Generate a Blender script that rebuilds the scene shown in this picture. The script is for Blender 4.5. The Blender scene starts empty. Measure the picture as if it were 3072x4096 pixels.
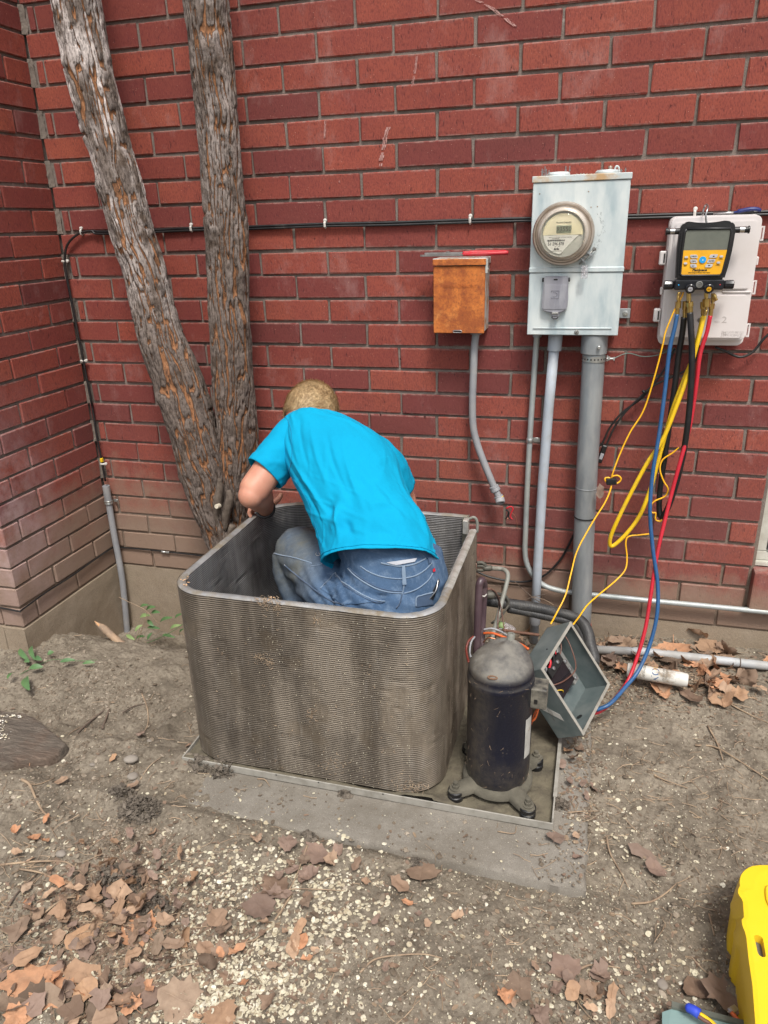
import bpy, bmesh, math, random
import numpy as np
from math import sin, cos, pi, radians
from mathutils import Vector, Matrix, Euler, noise as mnoise
from mathutils.bvhtree import BVHTree

rng = random.Random(7)
nrng = np.random.RandomState(11)
scene = bpy.context.scene
COL = scene.collection

# ------------------------------------------------------------------ camera
CR = np.array([[0.96220099, 0.27090687, -0.02790552],      # image right
               [0.0735202, -0.35704709, -0.93118857],      # image down
               [-0.26222897, 0.89393895, -0.36346819]])    # forward
CC = np.array([2.00421237, -2.5622891, 1.38519767])
CF = 2967.37
cam_data = bpy.data.cameras.new('camera')
cam = bpy.data.objects.new('camera', cam_data)
COL.objects.link(cam)
M = Matrix.Identity(4)
for i in range(3):
    M[i][0] = CR[0][i]; M[i][1] = -CR[1][i]; M[i][2] = -CR[2][i]; M[i][3] = CC[i]
cam.matrix_world = M
cam_data.sensor_fit = 'AUTO'
cam_data.sensor_width = 36.0
cam_data.lens = CF / 4096 * 36.0
cam_data.clip_start = 0.05
cam_data.clip_end = 300
scene.camera = cam

# ------------------------------------------------------------------ light
SUN_EL, SUN_AZ = radians(60), radians(156)   # azimuth measured from +y (into the wall) clockwise: from the front right
world = bpy.data.worlds.new('World'); scene.world = world
world.use_nodes = True
nt = world.node_tree; nt.nodes.clear()
sky = nt.nodes.new('ShaderNodeTexSky'); sky.sky_type = 'NISHITA'; sky.sun_disc = False
sky.sun_elevation = SUN_EL; sky.sun_rotation = SUN_AZ
sky.dust_density = 4.0; sky.air_density = 1.0; sky.ozone_density = 0.6
hs = nt.nodes.new('ShaderNodeHueSaturation'); hs.inputs['Saturation'].default_value = 0.32
bg = nt.nodes.new('ShaderNodeBackground'); bg.inputs['Strength'].default_value = 0.085
wo = nt.nodes.new('ShaderNodeOutputWorld')
nt.links.new(sky.outputs[0], hs.inputs['Color']); nt.links.new(hs.outputs[0], bg.inputs[0]); nt.links.new(bg.outputs[0], wo.inputs[0])
sun_d = bpy.data.lights.new('sun', 'SUN'); sun_d.energy = 1.5; sun_d.angle = radians(13); sun_d.color = (1.0, 0.95, 0.88)
sun = bpy.data.objects.new('sun', sun_d); COL.objects.link(sun)
sdir = Vector((sin(SUN_AZ) * cos(SUN_EL), cos(SUN_AZ) * cos(SUN_EL), sin(SUN_EL)))
sun.rotation_euler = sdir.to_track_quat('Z', 'Y').to_euler()
sun.location = (3, -4, 6)
vs = scene.view_settings
vs.view_transform = 'Standard'; vs.look = 'None'; vs.gamma = 1.0; vs.use_curve_mapping = False
vs.exposure = 1.12
scene.cycles.max_bounces = 6

# ------------------------------------------------------------------ helpers
def ray(px, py):
    d = np.array([(px - 1536) / CF, (py - 2048) / CF, 1.0])
    return CR.T @ d

def P(px, py, Y=None, Z=None, X=None):
    """world point seen at photograph pixel (3072 wide) on a vertical / horizontal plane"""
    d = ray(px, py)
    if Y is not None: t = (Y - CC[1]) / d[1]
    elif Z is not None: t = (Z - CC[2]) / d[2]
    else: t = (X - CC[0]) / d[0]
    return Vector(CC + t * d)

def PD(px, py, D):
    d = ray(px, py); d = d / np.linalg.norm(d)
    return Vector(CC + D * d)

def tag(o, label=None, cat=None, group=None, kind=None):
    if label: o['label'] = label
    if cat: o['category'] = cat
    if group: o['group'] = group
    if kind: o['kind'] = kind
    return o

def thing(name, label, cat, loc=(0, 0, 0), group=None):
    o = bpy.data.objects.new(name, None); COL.objects.link(o)
    o.location = loc; o.empty_display_size = 0.05
    return tag(o, label, cat, group)

def wloc(o):
    v = Vector(o.location)
    while o.parent is not None:
        o = o.parent; v = v + Vector(o.location)
    return v

def mk(name, verts, faces, m, parent=None, smooth=False, angle=None, uv=None, keep_origin=False):
    V = np.asarray([tuple(v) for v in verts], dtype=float) if not isinstance(verts, np.ndarray) else verts
    c = np.zeros(3) if keep_origin else V.mean(0) if len(V) else np.zeros(3)
    me = bpy.data.meshes.new(name)
    if isinstance(faces, np.ndarray):
        n, k = faces.shape
        me.vertices.add(len(V)); me.vertices.foreach_set('co', (V - c).ravel())
        me.loops.add(n * k); me.loops.foreach_set('vertex_index', faces.ravel().astype(np.int32))
        me.polygons.add(n); me.polygons.foreach_set('loop_start', np.arange(0, n * k, k, dtype=np.int32))
        me.polygons.foreach_set('loop_total', np.full(n, k, dtype=np.int32))
        me.update(calc_edges=True); me.validate()
    else:
        me.from_pydata([tuple(v) for v in (V - c)], [], [tuple(f) for f in faces]); me.update()
    if smooth:
        me.polygons.foreach_set('use_smooth', [True] * len(me.polygons))
        if angle is not None:
            try: me.set_sharp_from_angle(angle=radians(angle))
            except Exception: pass
    if m is not None: me.materials.append(m)
    o = bpy.data.objects.new(name, me); COL.objects.link(o)
    o.location = c
    if parent is not None:
        o.parent = parent; o.location = Vector(c) - wloc(parent)
    return o

def from_bm(name, bm, m, parent=None, smooth=False, angle=None):
    bm.normal_update()
    bm.verts.ensure_lookup_table()
    V = np.array([v.co[:] for v in bm.verts]); F = [[v.index for v in f.verts] for f in bm.faces]
    bm.verts.index_update()
    F = [[v.index for v in f.verts] for f in bm.faces]
    bm.free()
    return mk(name, V, F, m, parent, smooth, angle)

class MB:
    """collects geometry for one object"""
    def __init__(s): s.v = []; s.f = []
    def add(s, v, f):
        n = len(s.v); s.v.extend([tuple(p) for p in v]); s.f.extend([[i + n for i in q] for q in f]); return s
    def box(s, a, b, bev=0.0, mat=None):
        a = Vector(a); b = Vector(b)
        bm = bmesh.new(); bmesh.ops.create_cube(bm, size=1)
        c = (a + b) / 2; d = b - a
        for v in bm.verts: v.co = Vector((v.co.x * d.x, v.co.y * d.y, v.co.z * d.z)) + c
        if bev > 0:
            bmesh.ops.bevel(bm, geom=bm.edges[:], offset=bev, segments=2 if bev > .003 else 1, affect='EDGES', profile=0.6)
        if mat is not None: bm.transform(mat)
        bm.verts.index_update()
        s.add([v.co.copy() for v in bm.verts], [[v.index for v in f.verts] for f in bm.faces]); bm.free(); return s
    def tube(s, pts, r, seg=10, cap=True, flat=1.0, twist=None):
        pts = [Vector(p) for p in pts]; n = len(pts)
        rr = r if hasattr(r, '__len__') else [r] * n
        t0 = (pts[1] - pts[0]).normalized()
        nrm = t0.orthogonal().normalized()
        V = []; 
        for i in range(n):
            if i == 0: t = pts[1] - pts[0]
            elif i == n - 1: t = pts[-1] - pts[-2]
            else: t = pts[i + 1] - pts[i - 1]
            t.normalize()
            nrm = (nrm - t * nrm.dot(t)); nrm = nrm.normalized() if nrm.length > 1e-9 else t.orthogonal().normalized()
            b = t.cross(nrm)
            for k in range(seg):
                a = 2 * pi * k / seg
                V.append(pts[i] + (nrm * cos(a) + b * sin(a) * flat) * rr[i])
        F = []
        for i in range(n - 1):
            for k in range(seg):
                k2 = (k + 1) % seg
                F.append([i * seg + k, i * seg + k2, (i + 1) * seg + k2, (i + 1) * seg + k])
        if cap:
            F.append(list(range(seg))[::-1]); F.append([(n - 1) * seg + k for k in range(seg)])
        return s.add(V, F)
    def lathe(s, prof, origin, axis=(0, 0, 1), seg=24, cap0=True, cap1=True, aspect=1.0):
        q = Vector((0, 0, 1)).rotation_difference(Vector(axis).normalized()).to_matrix()
        o = Vector(origin); V = []; n = len(prof)
        for r, z in prof:
            for k in range(seg):
                a = 2 * pi * k / seg
                V.append(o + q @ Vector((r * cos(a), r * aspect * sin(a), z)))
        F = []
        for i in range(n - 1):
            for k in range(seg):
                k2 = (k + 1) % seg
                F.append([i * seg + k, i * seg + k2, (i + 1) * seg + k2, (i + 1) * seg + k])
        if cap0: F.append(list(range(seg))[::-1])
        if cap1: F.append([(n - 1) * seg + k for k in range(seg)])
        return s.add(V, F)
    def prism(s, poly, ext):
        """poly: list of 3D points, ext: extrusion vector"""
        ext = Vector(ext); n = len(poly); poly = [Vector(p) for p in poly]
        V = poly + [p + ext for p in poly]
        F = [list(range(n))[::-1], [n + i for i in range(n)]]
        for i in range(n):
            j = (i + 1) % n; F.append([i, j, n + j, n + i])
        return s.add(V, F)
    def ball(s, c, r, sub=1, sc=(1, 1, 1)):
        bm = bmesh.new(); bmesh.ops.create_icosphere(bm, subdivisions=sub, radius=1)
        bm.verts.index_update()
        c = Vector(c)
        s.add([c + Vector((v.co.x * r * sc[0], v.co.y * r * sc[1], v.co.z * r * sc[2])) for v in bm.verts], [[v.index for v in f.verts] for f in bm.faces]); bm.free(); return s
    def build(s, name, m, parent=None, smooth=False, angle=None, bevel=0):
        if not s.v: return None
        bm = bmesh.new()
        vs_ = [bm.verts.new(v) for v in s.v]
        for f in s.f:
            try: bm.faces.new([vs_[i] for i in f])
            except ValueError: pass
        bmesh.ops.recalc_face_normals(bm, faces=bm.faces[:])
        if bevel > 0:
            bmesh.ops.bevel(bm, geom=[e for e in bm.edges if len(e.link_faces) == 2 and e.calc_face_angle(0) > .6], offset=bevel, segments=2, affect='EDGES')
        return from_bm(name, bm, m, parent, smooth, angle)

def spline(pts, n=8):
    """Catmull-Rom through points"""
    p = [Vector(q) for q in pts]
    if len(p) < 3: return p
    p = [p[0] * 2 - p[1]] + p + [p[-1] * 2 - p[-2]]
    out = []
    for i in range(1, len(p) - 2):
        for k in range(n):
            t = k / n; t2 = t * t; t3 = t2 * t
            out.append(0.5 * ((2 * p[i]) + (p[i + 1] - p[i - 1]) * t + (2 * p[i - 1] - 5 * p[i] + 4 * p[i + 1] - p[i + 2]) * t2 + (3 * p[i] - p[i - 1] - 3 * p[i + 1] + p[i + 2]) * t3))
    out.append(p[-2]); return out

def rrect(x0, z0, x1, z1, r, n=5, y=0.0):
    out = []
    for cx, cz, a0 in ((x1 - r, z1 - r, 0), (x0 + r, z1 - r, 90), (x0 + r, z0 + r, 180), (x1 - r, z0 + r, 270)):
        for k in range(n + 1):
            a = radians(a0 + 90 * k / n); out.append(Vector((cx + r * cos(a), y, cz + r * sin(a))))
    return out

def tube(name, pts, r, m, parent=None, seg=10, n=8, smooth=True, flat=1.0):
    return MB().tube(spline(pts, n) if n else pts, r, seg, flat=flat).build(name, m, parent, smooth, 40)

def text_mesh(name, body, size, loc, m, parent=None, mat3=None, ext=0.0004, shear=0.0, sx=1.0, align='CENTER', offset=0.0, res=2):
    """flat print: x to the right, letters face -y unless mat3 is given"""
    cu = bpy.data.curves.new(name, 'FONT'); cu.body = body; cu.size = size; cu.extrude = ext; cu.align_x = align; cu.align_y = 'CENTER'
    cu.shear = shear; cu.offset = offset; cu.resolution_u = res
    t = bpy.data.objects.new(name, cu); COL.objects.link(t)
    dg = bpy.context.evaluated_depsgraph_get(); me = bpy.data.meshes.new_from_object(t.evaluated_get(dg))
    bpy.data.objects.remove(t, do_unlink=True)
    m3 = mat3 or Matrix(((1, 0, 0), (0, 0, -1), (0, 1, 0)))
    V = [Vector(loc) + m3 @ Vector((v.co.x * sx, v.co.y, v.co.z)) for v in me.vertices]
    F = [list(p.vertices) for p in me.polygons]
    bpy.data.meshes.remove(me); bpy.data.curves.remove(cu)
    if not V: return None
    return mk(name, V, F, m, parent)

# value noise in numpy --------------------------------------------------
_tab = nrng.rand(256, 256)
def vnoise(x, y, seed=0):
    x = np.asarray(x, float) + seed * 17.31; y = np.asarray(y, float) + seed * 9.77
    xi = np.floor(x).astype(int); yi = np.floor(y).astype(int); fx = x - xi; fy = y - yi
    fx = fx * fx * (3 - 2 * fx); fy = fy * fy * (3 - 2 * fy)
    a = _tab[xi % 256, yi % 256]; b = _tab[(xi + 1) % 256, yi % 256]; c = _tab[xi % 256, (yi + 1) % 256]; d = _tab[(xi + 1) % 256, (yi + 1) % 256]
    return (a * (1 - fx) + b * fx) * (1 - fy) + (c * (1 - fx) + d * fx) * fy
def fbm(x, y, oct=4, seed=0, gain=.5):
    s = 0; a = 1; t = 0
    for o in range(oct):
        s = s + a * vnoise(np.asarray(x) * 2 ** o, np.asarray(y) * 2 ** o, seed + o); t += a; a *= gain
    return s / t

# ------------------------------------------------------------------ materials
class NT:
    def __init__(s, name):
        s.m = bpy.data.materials.new(name); s.m.use_nodes = True; s.t = s.m.node_tree; s.t.nodes.clear()
        s.out = s.n('ShaderNodeOutputMaterial'); s.b = s.n('ShaderNodeBsdfPrincipled'); s.l(s.b.outputs[0], s.out.inputs[0])
    def n(s, t, **k):
        nd = s.t.nodes.new(t)
        for a, v in k.items(): setattr(nd, a, v)
        return nd
    def l(s, a, b): s.t.links.new(a, b)
    def inp(s, nd, k, v):
        if hasattr(v, 'is_linked') or isinstance(v, bpy.types.NodeSocket): s.l(v, nd.inputs[k])
        else: nd.inputs[k].default_value = v
    def coord(s, kind='Object', scale=(1, 1, 1)):
        if kind == 'World':
            o = s.n('ShaderNodeNewGeometry').outputs['Position']
        else: o = s.n('ShaderNodeTexCoord').outputs[kind]
        mp = s.n('ShaderNodeMapping'); mp.inputs['Scale'].default_value = scale; s.l(o, mp.inputs[0]); return mp.outputs[0]
    def noise(s, co, scale, detail=4, rough=.55, dist=0, ntype=None):
        nd = s.n('ShaderNodeTexNoise'); s.l(co, nd.inputs['Vector']); nd.inputs['Scale'].default_value = scale
        nd.inputs['Detail'].default_value = detail; nd.inputs['Roughness'].default_value = rough; nd.inputs['Distortion'].default_value = dist
        return nd.outputs[0]
    def voro(s, co, scale, feature='F1', out='Distance', rnd=1.0):
        nd = s.n('ShaderNodeTexVoronoi', feature=feature); s.l(co, nd.inputs['Vector']); nd.inputs['Scale'].default_value = scale
        nd.inputs['Randomness'].default_value = rnd
        return nd.outputs[out]
    def ramp(s, f, stops, interp='LINEAR'):
        nd = s.n('ShaderNodeValToRGB'); cr = nd.color_ramp; cr.interpolation = interp
        while len(cr.elements) < len(stops): cr.elements.new(0.5)
        for e, (p, c) in zip(cr.elements, stops):
            e.position = p; e.color = (c, c, c, 1) if not hasattr(c, '__len__') else (*c, 1)
        s.inp(nd, 0, f); return nd.outputs[0]
    def mix(s, f, a, b, blend='MIX'):
        nd = s.n('ShaderNodeMix', data_type='RGBA', blend_type=blend)
        s.inp(nd, 'Factor', f)
        for k, v in ((6, a), (7, b)):
            if isinstance(v, bpy.types.NodeSocket): s.l(v, nd.inputs[k])
            else: nd.inputs[k].default_value = (*v, 1) if len(v) == 3 else v
        return nd.outputs[2]
    def math(s, op, a, b=0.5, c=None, clamp=False):
        nd = s.n('ShaderNodeMath', operation=op, use_clamp=clamp); s.inp(nd, 0, a); s.inp(nd, 1, b)
        if c is not None: s.inp(nd, 2, c)
        return nd.outputs[0]
    def bump(s, h, strength=.5, dist=.002, prev=None):
        nd = s.n('ShaderNodeBump'); nd.inputs['Strength'].default_value = strength; nd.inputs['Distance'].default_value = dist
        s.l(h, nd.inputs['Height'])
        if prev is not None: s.l(prev, nd.inputs['Normal'])
        return nd.outputs[0]
    def done(s, color, rough=.6, metal=0.0, normal=None, spec=None):
        if isinstance(color, bpy.types.NodeSocket): s.l(color, s.b.inputs['Base Color'])
        else: s.b.inputs['Base Color'].default_value = (*color, 1)
        s.inp(s.b, 'Roughness', rough); s.inp(s.b, 'Metallic', metal)
        if normal is not None: s.l(normal, s.b.inputs['Normal'])
        if spec is not None: s.b.inputs['Specular IOR Level'].default_value = spec
        return s.m

def simple(name, c, c2=None, scale=12, rough=.5, metal=0, dirt=None, dirtc=(.22, .18, .13), dscale=6, dlo=.5, dhi=.7, bump=.15, bdist=.001, bscale=120, spec=None, stretch=(1, 1, 1)):
    t = NT(name); co = t.coord('World', stretch)
    c2 = c2 or tuple(x * .8 for x in c)
    col = t.mix(t.ramp(t.noise(co, scale, 5), [(.35, 0), (.65, 1)]), c, c2)
    ro = rough
    if dirt:
        f = t.ramp(t.noise(co, dscale, 8, .65), [(dlo, 0), (dhi, dirt)])
        col = t.mix(f, col, dirtc)
        ro = t.math('ADD', t.math('MULTIPLY', f, .9 - rough), rough)
    nrm = t.bump(t.noise(co, bscale, 4), bump, bdist) if bump else None
    return t.done(col, ro, metal, nrm, spec)
# ---- brick
def brick_material(name, per_object=True):
    t = NT(name); co = t.coord('World')
    rnd = t.n('ShaderNodeObjectInfo').outputs['Random'] if per_object else t.n('ShaderNodeAttribute', attribute_name='bv').outputs['Fac']
    base = t.ramp(rnd, [(0, (.135, .036, .031)), (.18, (.185, .044, .035)), (.4, (.245, .056, .036)), (.62, (.315, .075, .045)), (.82, (.205, .048, .036)), (1.0, (.34, .088, .050))])
    big = t.noise(co, 7, 6, .6)
    base = t.mix(t.ramp(big, [(.3, 0), (.7, .5)]), base, (.19, .035, .035))
    fine = t.noise(t.coord('World', (1, 1, .35)), 330, 3, .6)
    base = t.mix(t.ramp(fine, [(.35, .55), (.55, 0)]), base, (.11, .022, .022))
    # vertical drag marks and pits
    pit = t.ramp(t.noise(t.coord('World', (1, 1, .22)), 210, 2, .5), [(.62, 0), (.70, 1)])
    mask = t.ramp(t.noise(co, 28, 3), [(.42, 0), (.6, 1)])
    pit = t.math('MULTIPLY', pit, mask)
    base = t.mix(t.math('MULTIPLY', pit, .8), base, (.06, .015, .015))
    # pale grit
    v = t.voro(co, 120); grit = t.math('MULTIPLY', t.ramp(v, [(.07, 1), (.13, 0)]), t.ramp(t.noise(co, 45, 2), [(.5, 0), (.6, 1)]))
    base = t.mix(t.math('MULTIPLY', grit, .7), base, (.62, .36, .28))
    # lime bloom
    lime = t.math('MULTIPLY', t.ramp(t.noise(t.coord('World', (1, 1, .6)), 5, 7, .7), [(.56, 0), (.75, .38)]), 1.0)
    base = t.mix(lime, base, (.42, .28, .26))
    pw = t.n('ShaderNodeSeparateXYZ'); t.l(t.n('ShaderNodeNewGeometry').outputs['Position'], pw.inputs[0])     # lime bloom on the return wall
    lw_ = t.math('MULTIPLY', t.ramp(t.math('MULTIPLY', pw.outputs[1], -1.0), [(.22, 0), (.52, 1)]), t.ramp(pw.outputs[2], [(.08, .3), (.35, 1), (.62, .6), (.95, 0)]))
    gen = t.n('ShaderNodeSeparateXYZ'); t.l(t.n('ShaderNodeTexCoord').outputs['Generated'], gen.inputs[0])
    if per_object:      # mortar film left along the bed edges
        e = t.math('MULTIPLY', t.math('ABSOLUTE', t.math('SUBTRACT', gen.outputs[2], .5)), 2)
        e = t.math('MULTIPLY', t.ramp(e, [(.80, 0), (.97, 1)]), t.ramp(t.noise(co, 40, 5, .7), [(.42, 0), (.62, .8)]))
        base = t.mix(e, base, (.27, .175, .15))
    # splashed soil that thins out with height
    pos = t.n('ShaderNodeSeparateXYZ'); t.l(t.n('ShaderNodeNewGeometry').outputs['Position'], pos.inputs[0])
    x = pos.outputs[0]; z = pos.outputs[2]
    hgt = t.math('ADD', t.math('MULTIPLY', t.ramp(t.math('MULTIPLY', x, 1 / 2.6), [(0, 1), (.30, .82), (.5, .3), (1, .26)]), .40), .10)   # top of the soiled band
    q = t.math('DIVIDE', z, hgt)
    q = t.math('ADD', q, t.math('MULTIPLY', t.math('SUBTRACT', t.noise(co, 9, 6, .65), .5), 1.1))
    soil = t.ramp(q, [(.30, .88), (.62, .62), (1.15, 0)])
    base = t.mix(soil, base, (.26, .19, .135))
    far = t.ramp(t.math('DIVIDE', z, 1.0), [(0.2, .22), (.95, 0)])
    base = t.mix(t.math('MULTIPLY', far, t.ramp(t.noise(co, 14, 6, .7), [(.3, .4), (.7, 1)])), base, (.24, .17, .15))
    base = t.mix(t.math('MULTIPLY', lw_, t.ramp(t.noise(co, 8, 7, .7), [(.36, 0), (.60, .75)])), base, (.46, .33, .33))
    h = t.math('SUBTRACT', fine, t.math('MULTIPLY', pit, 1.3))
    nrm = t.bump(h, .55, .0012, t.bump(t.noise(co, 60, 5), .35, .003))
    return t.done(base, .82, 0, nrm, .35)
M_brick = brick_material('brick_clay'); M_brick_s = brick_material('brick_clay_joined', False)

def mortar_material():
    t = NT('mortar'); co = t.coord('World')
    c = t.mix(t.ramp(t.noise(co, 18, 6), [(.3, 0), (.7, 1)]), (.27, .228, .202), (.175, .145, .125))
    c = t.mix(t.ramp(t.noise(co, 300, 3), [(.3, .6), (.6, 0)]), c, (.11, .09, .075))
    c = t.mix(t.ramp(t.noise(co, 34, 4), [(.66, 0), (.76, .6)]), c, (.42, .38, .34))
    c = t.mix(t.ramp(t.noise(co, 12, 6, .7), [(.46, 0), (.70, .75)]), c, (.13, .11, .095))
    pos = t.n('ShaderNodeSeparateXYZ'); t.l(t.n('ShaderNodeNewGeometry').outputs['Position'], pos.inputs[0])
    c = t.mix(t.ramp(pos.outputs[2], [(.1, .75), (.5, 0)]), c, (.19, .135, .095))
    return t.done(c, .95, 0, t.bump(t.noise(co, 260, 4), .7, .002, t.bump(t.noise(co, 40, 4), .5, .004)), .2)
M_mortar = mortar_material()
M_cornermortar = simple('corner_mortar', (.19, .16, .135), (.13, .105, .088), 30, .95, bump=.8, bdist=.003, bscale=120)

def concrete(name, c1, c2, dust=(.22, .17, .12)):
    t = NT(name); co = t.coord('World')
    c = t.mix(t.ramp(t.noise(co, 9, 8, .65), [(.32, 0), (.68, 1)]), c1, c2)
    c = t.mix(t.ramp(t.noise(co, 3.2, 8, .7), [(.45, 0), (.62, .85)]), c, dust)
    c = t.mix(t.ramp(t.noise(co, 400, 2), [(.35, .4), (.5, 0)]), c, (.1, .08, .06))
    c = t.mix(t.ramp(t.voro(co, 150), [(.10, .5), (.2, 0)]), c, (.42, .37, .30))
    return t.done(c, .93, 0, t.bump(t.noise(co, 240, 5), .5, .002, t.bump(t.noise(co, 22, 5), .5, .006)), .2)
M_foot = concrete('footing_concrete', (.33, .27, .205), (.25, .195, .14), (.27, .215, .155))
M_pad = concrete('pad_concrete', (.195, .178, .152), (.25, .23, .20), (.15, .132, .108))

def dirt_material():
    t = NT('dirt'); co = t.coord('World')
    c = t.mix(t.ramp(t.noise(co, 3.0, 7, .62), [(.35, 0), (.66, 1)]), (.225, .192, .148), (.130, .108, .082))
    c = t.mix(t.ramp(t.noise(co, 14, 6, .7), [(.40, 0), (.68, .55)]), c, (.31, .27, .212))
    c = t.mix(t.ramp(t.noise(co, 7.5, 7, .7), [(.50, 0), (.66, .8)]), c, (.09, .074, .057))
    c = t.mix(t.ramp(t.noise(co, 95, 4, .65), [(.36, .65), (.54, 0)]), c, (.095, .078, .061))
    c = t.mix(t.ramp(t.voro(co, 130), [(.08, .45), (.2, 0)]), c, (.34, .29, .23))
    c = t.mix(t.math('MULTIPLY', t.ramp(t.voro(co, 210), [(.10, .7), (.18, 0)]), t.ramp(t.noise(co, 11, 3), [(.52, 0), (.64, 1)])), c, (.5, .44, .32))
    h = t.math('ADD', t.noise(co, 110, 6, .7), t.math('MULTIPLY', t.voro(co, 75), -.6))
    return t.done(c, .97, 0, t.bump(h, .65, .0045, t.bump(t.noise(co, 24, 5, .6), .5, .012)), .15)
M_dirt = dirt_material()

# ---- metals / plastics
M_galv = simple('galvanised_meter_steel', (.36, .45, .48), (.55, .61, .62), 16, .5, .25, dirt=.75, dirtc=(.70, .73, .71), dscale=14, dlo=.42, dhi=.66, bump=.12, bscale=60, stretch=(1, 1, .3))
M_galv_dark = simple('weathered_zinc_conduit', (.25, .27, .285), (.34, .36, .37), 22, .45, .4, dirt=.5, dirtc=(.42, .42, .40), dscale=30, bump=.1, stretch=(1, 1, .3))
M_emt = simple('bright_conduit_zinc', (.42, .45, .46), (.34, .37, .36), 20, .5, .35, dirt=.5, dirtc=(.40, .38, .30), dscale=8, dlo=.45, dhi=.75, bump=.05)
M_pvc = simple('light_grey_pvc', (.43, .475, .53), (.38, .42, .47), 8, .42, 0, dirt=.35, dirtc=(.30, .28, .24), dscale=20, bump=.05)
M_pvc_g = simple('mid_grey_pvc', (.23, .235, .25), (.29, .295, .31), 12, .55, 0, dirt=.45, dirtc=(.34, .32, .29), dscale=16, bump=.1)
M_pvc_ground = simple('dusty_ground_pvc', (.40, .42, .44), (.33, .34, .34), 10, .5, 0, dirt=.6, dirtc=(.27, .23, .18), dscale=9, dlo=.42, bump=.1)
M_zinc_clip = simple('zinc_fitting', (.55, .56, .55), (.42, .43, .41), 60, .35, .8, bump=.1)
M_brass = simple('brass', (.62, .44, .16), (.46, .31, .10), 60, .28, .95, bump=.08)
M_steel = simple('steel', (.5, .5, .5), (.35, .35, .35), 40, .3, .9, bump=.05)
M_copper = simple('bare_copper', (.62, .28, .16), (.45, .2, .12), 60, .35, .9, bump=.05)
M_beige = simple('beige_enclosure_plastic', (.62, .575, .555), (.67, .63, .62), 5, .42, 0, dirt=.22, dirtc=(.42, .36, .30), dscale=7, dlo=.55, dhi=.85, bump=.06, bscale=400)
M_black = simple('black_rubber', (.007, .007, .008), (.011, .011, .012), 20, .42, 0, dirt=.22, dirtc=(.05, .045, .04), dscale=25, dlo=.5, dhi=.8, bump=.08)
M_black_g = simple('black_gloss_plastic', (.010, .010, .012), (.015, .015, .018), 20, .18, 0, bump=.03)
M_blacktape = simple('black_cable_jacket', (.009, .009, .010), (.015, .015, .016), 30, .4, 0, dirt=.3, dirtc=(.07, .06, .05), dscale=18, bump=.1)
M_lineset = simple('dusty_black_ribbed_sleeve', (.03, .03, .031), (.05, .05, .05), 40, .45, 0, dirt=.5, dirtc=(.12, .11, .095), dscale=30, bump=.2)
M_blue = simple('blue_hose_rubber', (.016, .080, .205), (.022, .095, .24), 20, .4, 0, dirt=.2, dirtc=(.15, .16, .18), dscale=30, bump=.06)
M_red = simple('red_hose_rubber', (.52, .018, .035), (.44, .014, .03), 20, .4, 0, dirt=.15, dirtc=(.3, .12, .1), dscale=30, bump=.06)
M_yellow = simple('yellow_hose_rubber', (.80, .52, .012), (.72, .45, .01), 20, .4, 0, dirt=.3, dirtc=(.4, .3, .08), dscale=40, bump=.06)
M_cord = simple('orange_yellow_cord', (.86, .46, .012), (.8, .4, .01), 20, .4, 0, bump=.04)
M_redgrip = simple('red_grip', (.50, .022, .035), (.42, .02, .03), 40, .45, 0, dirt=.3, dirtc=(.25, .10, .09), dscale=30, bump=.1)
M_bluegrip = simple('blue_grip', (.012, .02, .11), (.015, .026, .15), 40, .4)
M_white_clip = simple('white_clip_plastic', (.62, .60, .56), (.5, .48, .44), 60, .5)
M_gray_cover = simple('grey_breaker_plastic', (.225, .225, .26), (.31, .31, .335), 14, .5, 0, dirt=.5, dirtc=(.45, .46, .48), dscale=30, bump=.15, stretch=(1, 1, .15))
M_orange_panel = simple('yellow_orange_panel', (.82, .42, .010), (.74, .36, .009), 30, .45, 0, dirt=.25, dirtc=(.45, .24, .03), dscale=40, bump=.05)
M_lcd = simple('grey_lcd', (.125, .135, .115), (.145, .155, .13), 40, .22, 0, bump=0)
M_lcd2 = simple('meter_lcd', (.33, .36, .27), (.36, .39, .3), 40, .3, 0, bump=0)
M_btn = simple('grey_button', (.50, .50, .52), (.45, .45, .47), 40, .5)
M_btnblue = simple('blue_button', (.012, .33, .72), (.012, .3, .66), 40, .4)
M_ink = simple('black_ink', (.012, .012, .012), None, 10, .5, bump=0)
M_inkgrey = simple('faded_ink', (.14, .13, .11), None, 10, .6, bump=0)
M_dial = simple('cream_dial', (.70, .64, .44), (.74, .68, .5), 20, .5, bump=0)
M_dialwhite = simple('white_dial_label', (.72, .71, .66), (.76, .75, .7), 20, .5, bump=0)
M_dialgrey = simple('grey_dial_plate', (.44, .44, .40), (.48, .48, .43), 20, .5, bump=0)
M_bronze = simple('tarnished_ring', (.36, .285, .22), (.50, .43, .37), 14, .34, .7, dirt=.4, dirtc=(.62, .6, .55), dscale=18, bump=.1)
M_sealgap = simple('dark_ring_gap', (.05, .045, .045), (.12, .10, .09), 30, .5, .3)
M_clear = None
def glass_material(name, col, alpha_rough=.06, trans=.9):
    t = NT(name); m = t.done(col, alpha_rough, 0, None)
    t.b.inputs['Transmission Weight'].default_value = trans; t.b.inputs['IOR'].default_value = 1.2
    return m
M_glass = glass_material('meter_glass', (.97, .95, .88), .03, 1.0)
M_clearpl = glass_material('clear_plastic_seal', (.85, .82, .84), .15, .85)
M_window = simple('dark_window_screen', (.02, .022, .028), (.035, .035, .04), 60, .3, 0, dirt=.4, dirtc=(.07, .06, .07), dscale=40)
M_frame = simple('old_white_window_paint', (.54, .53, .47), (.46, .45, .39), 20, .6, 0, dirt=.6, dirtc=(.28, .24, .18), dscale=12, dlo=.45, dhi=.75, bump=.2)

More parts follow.
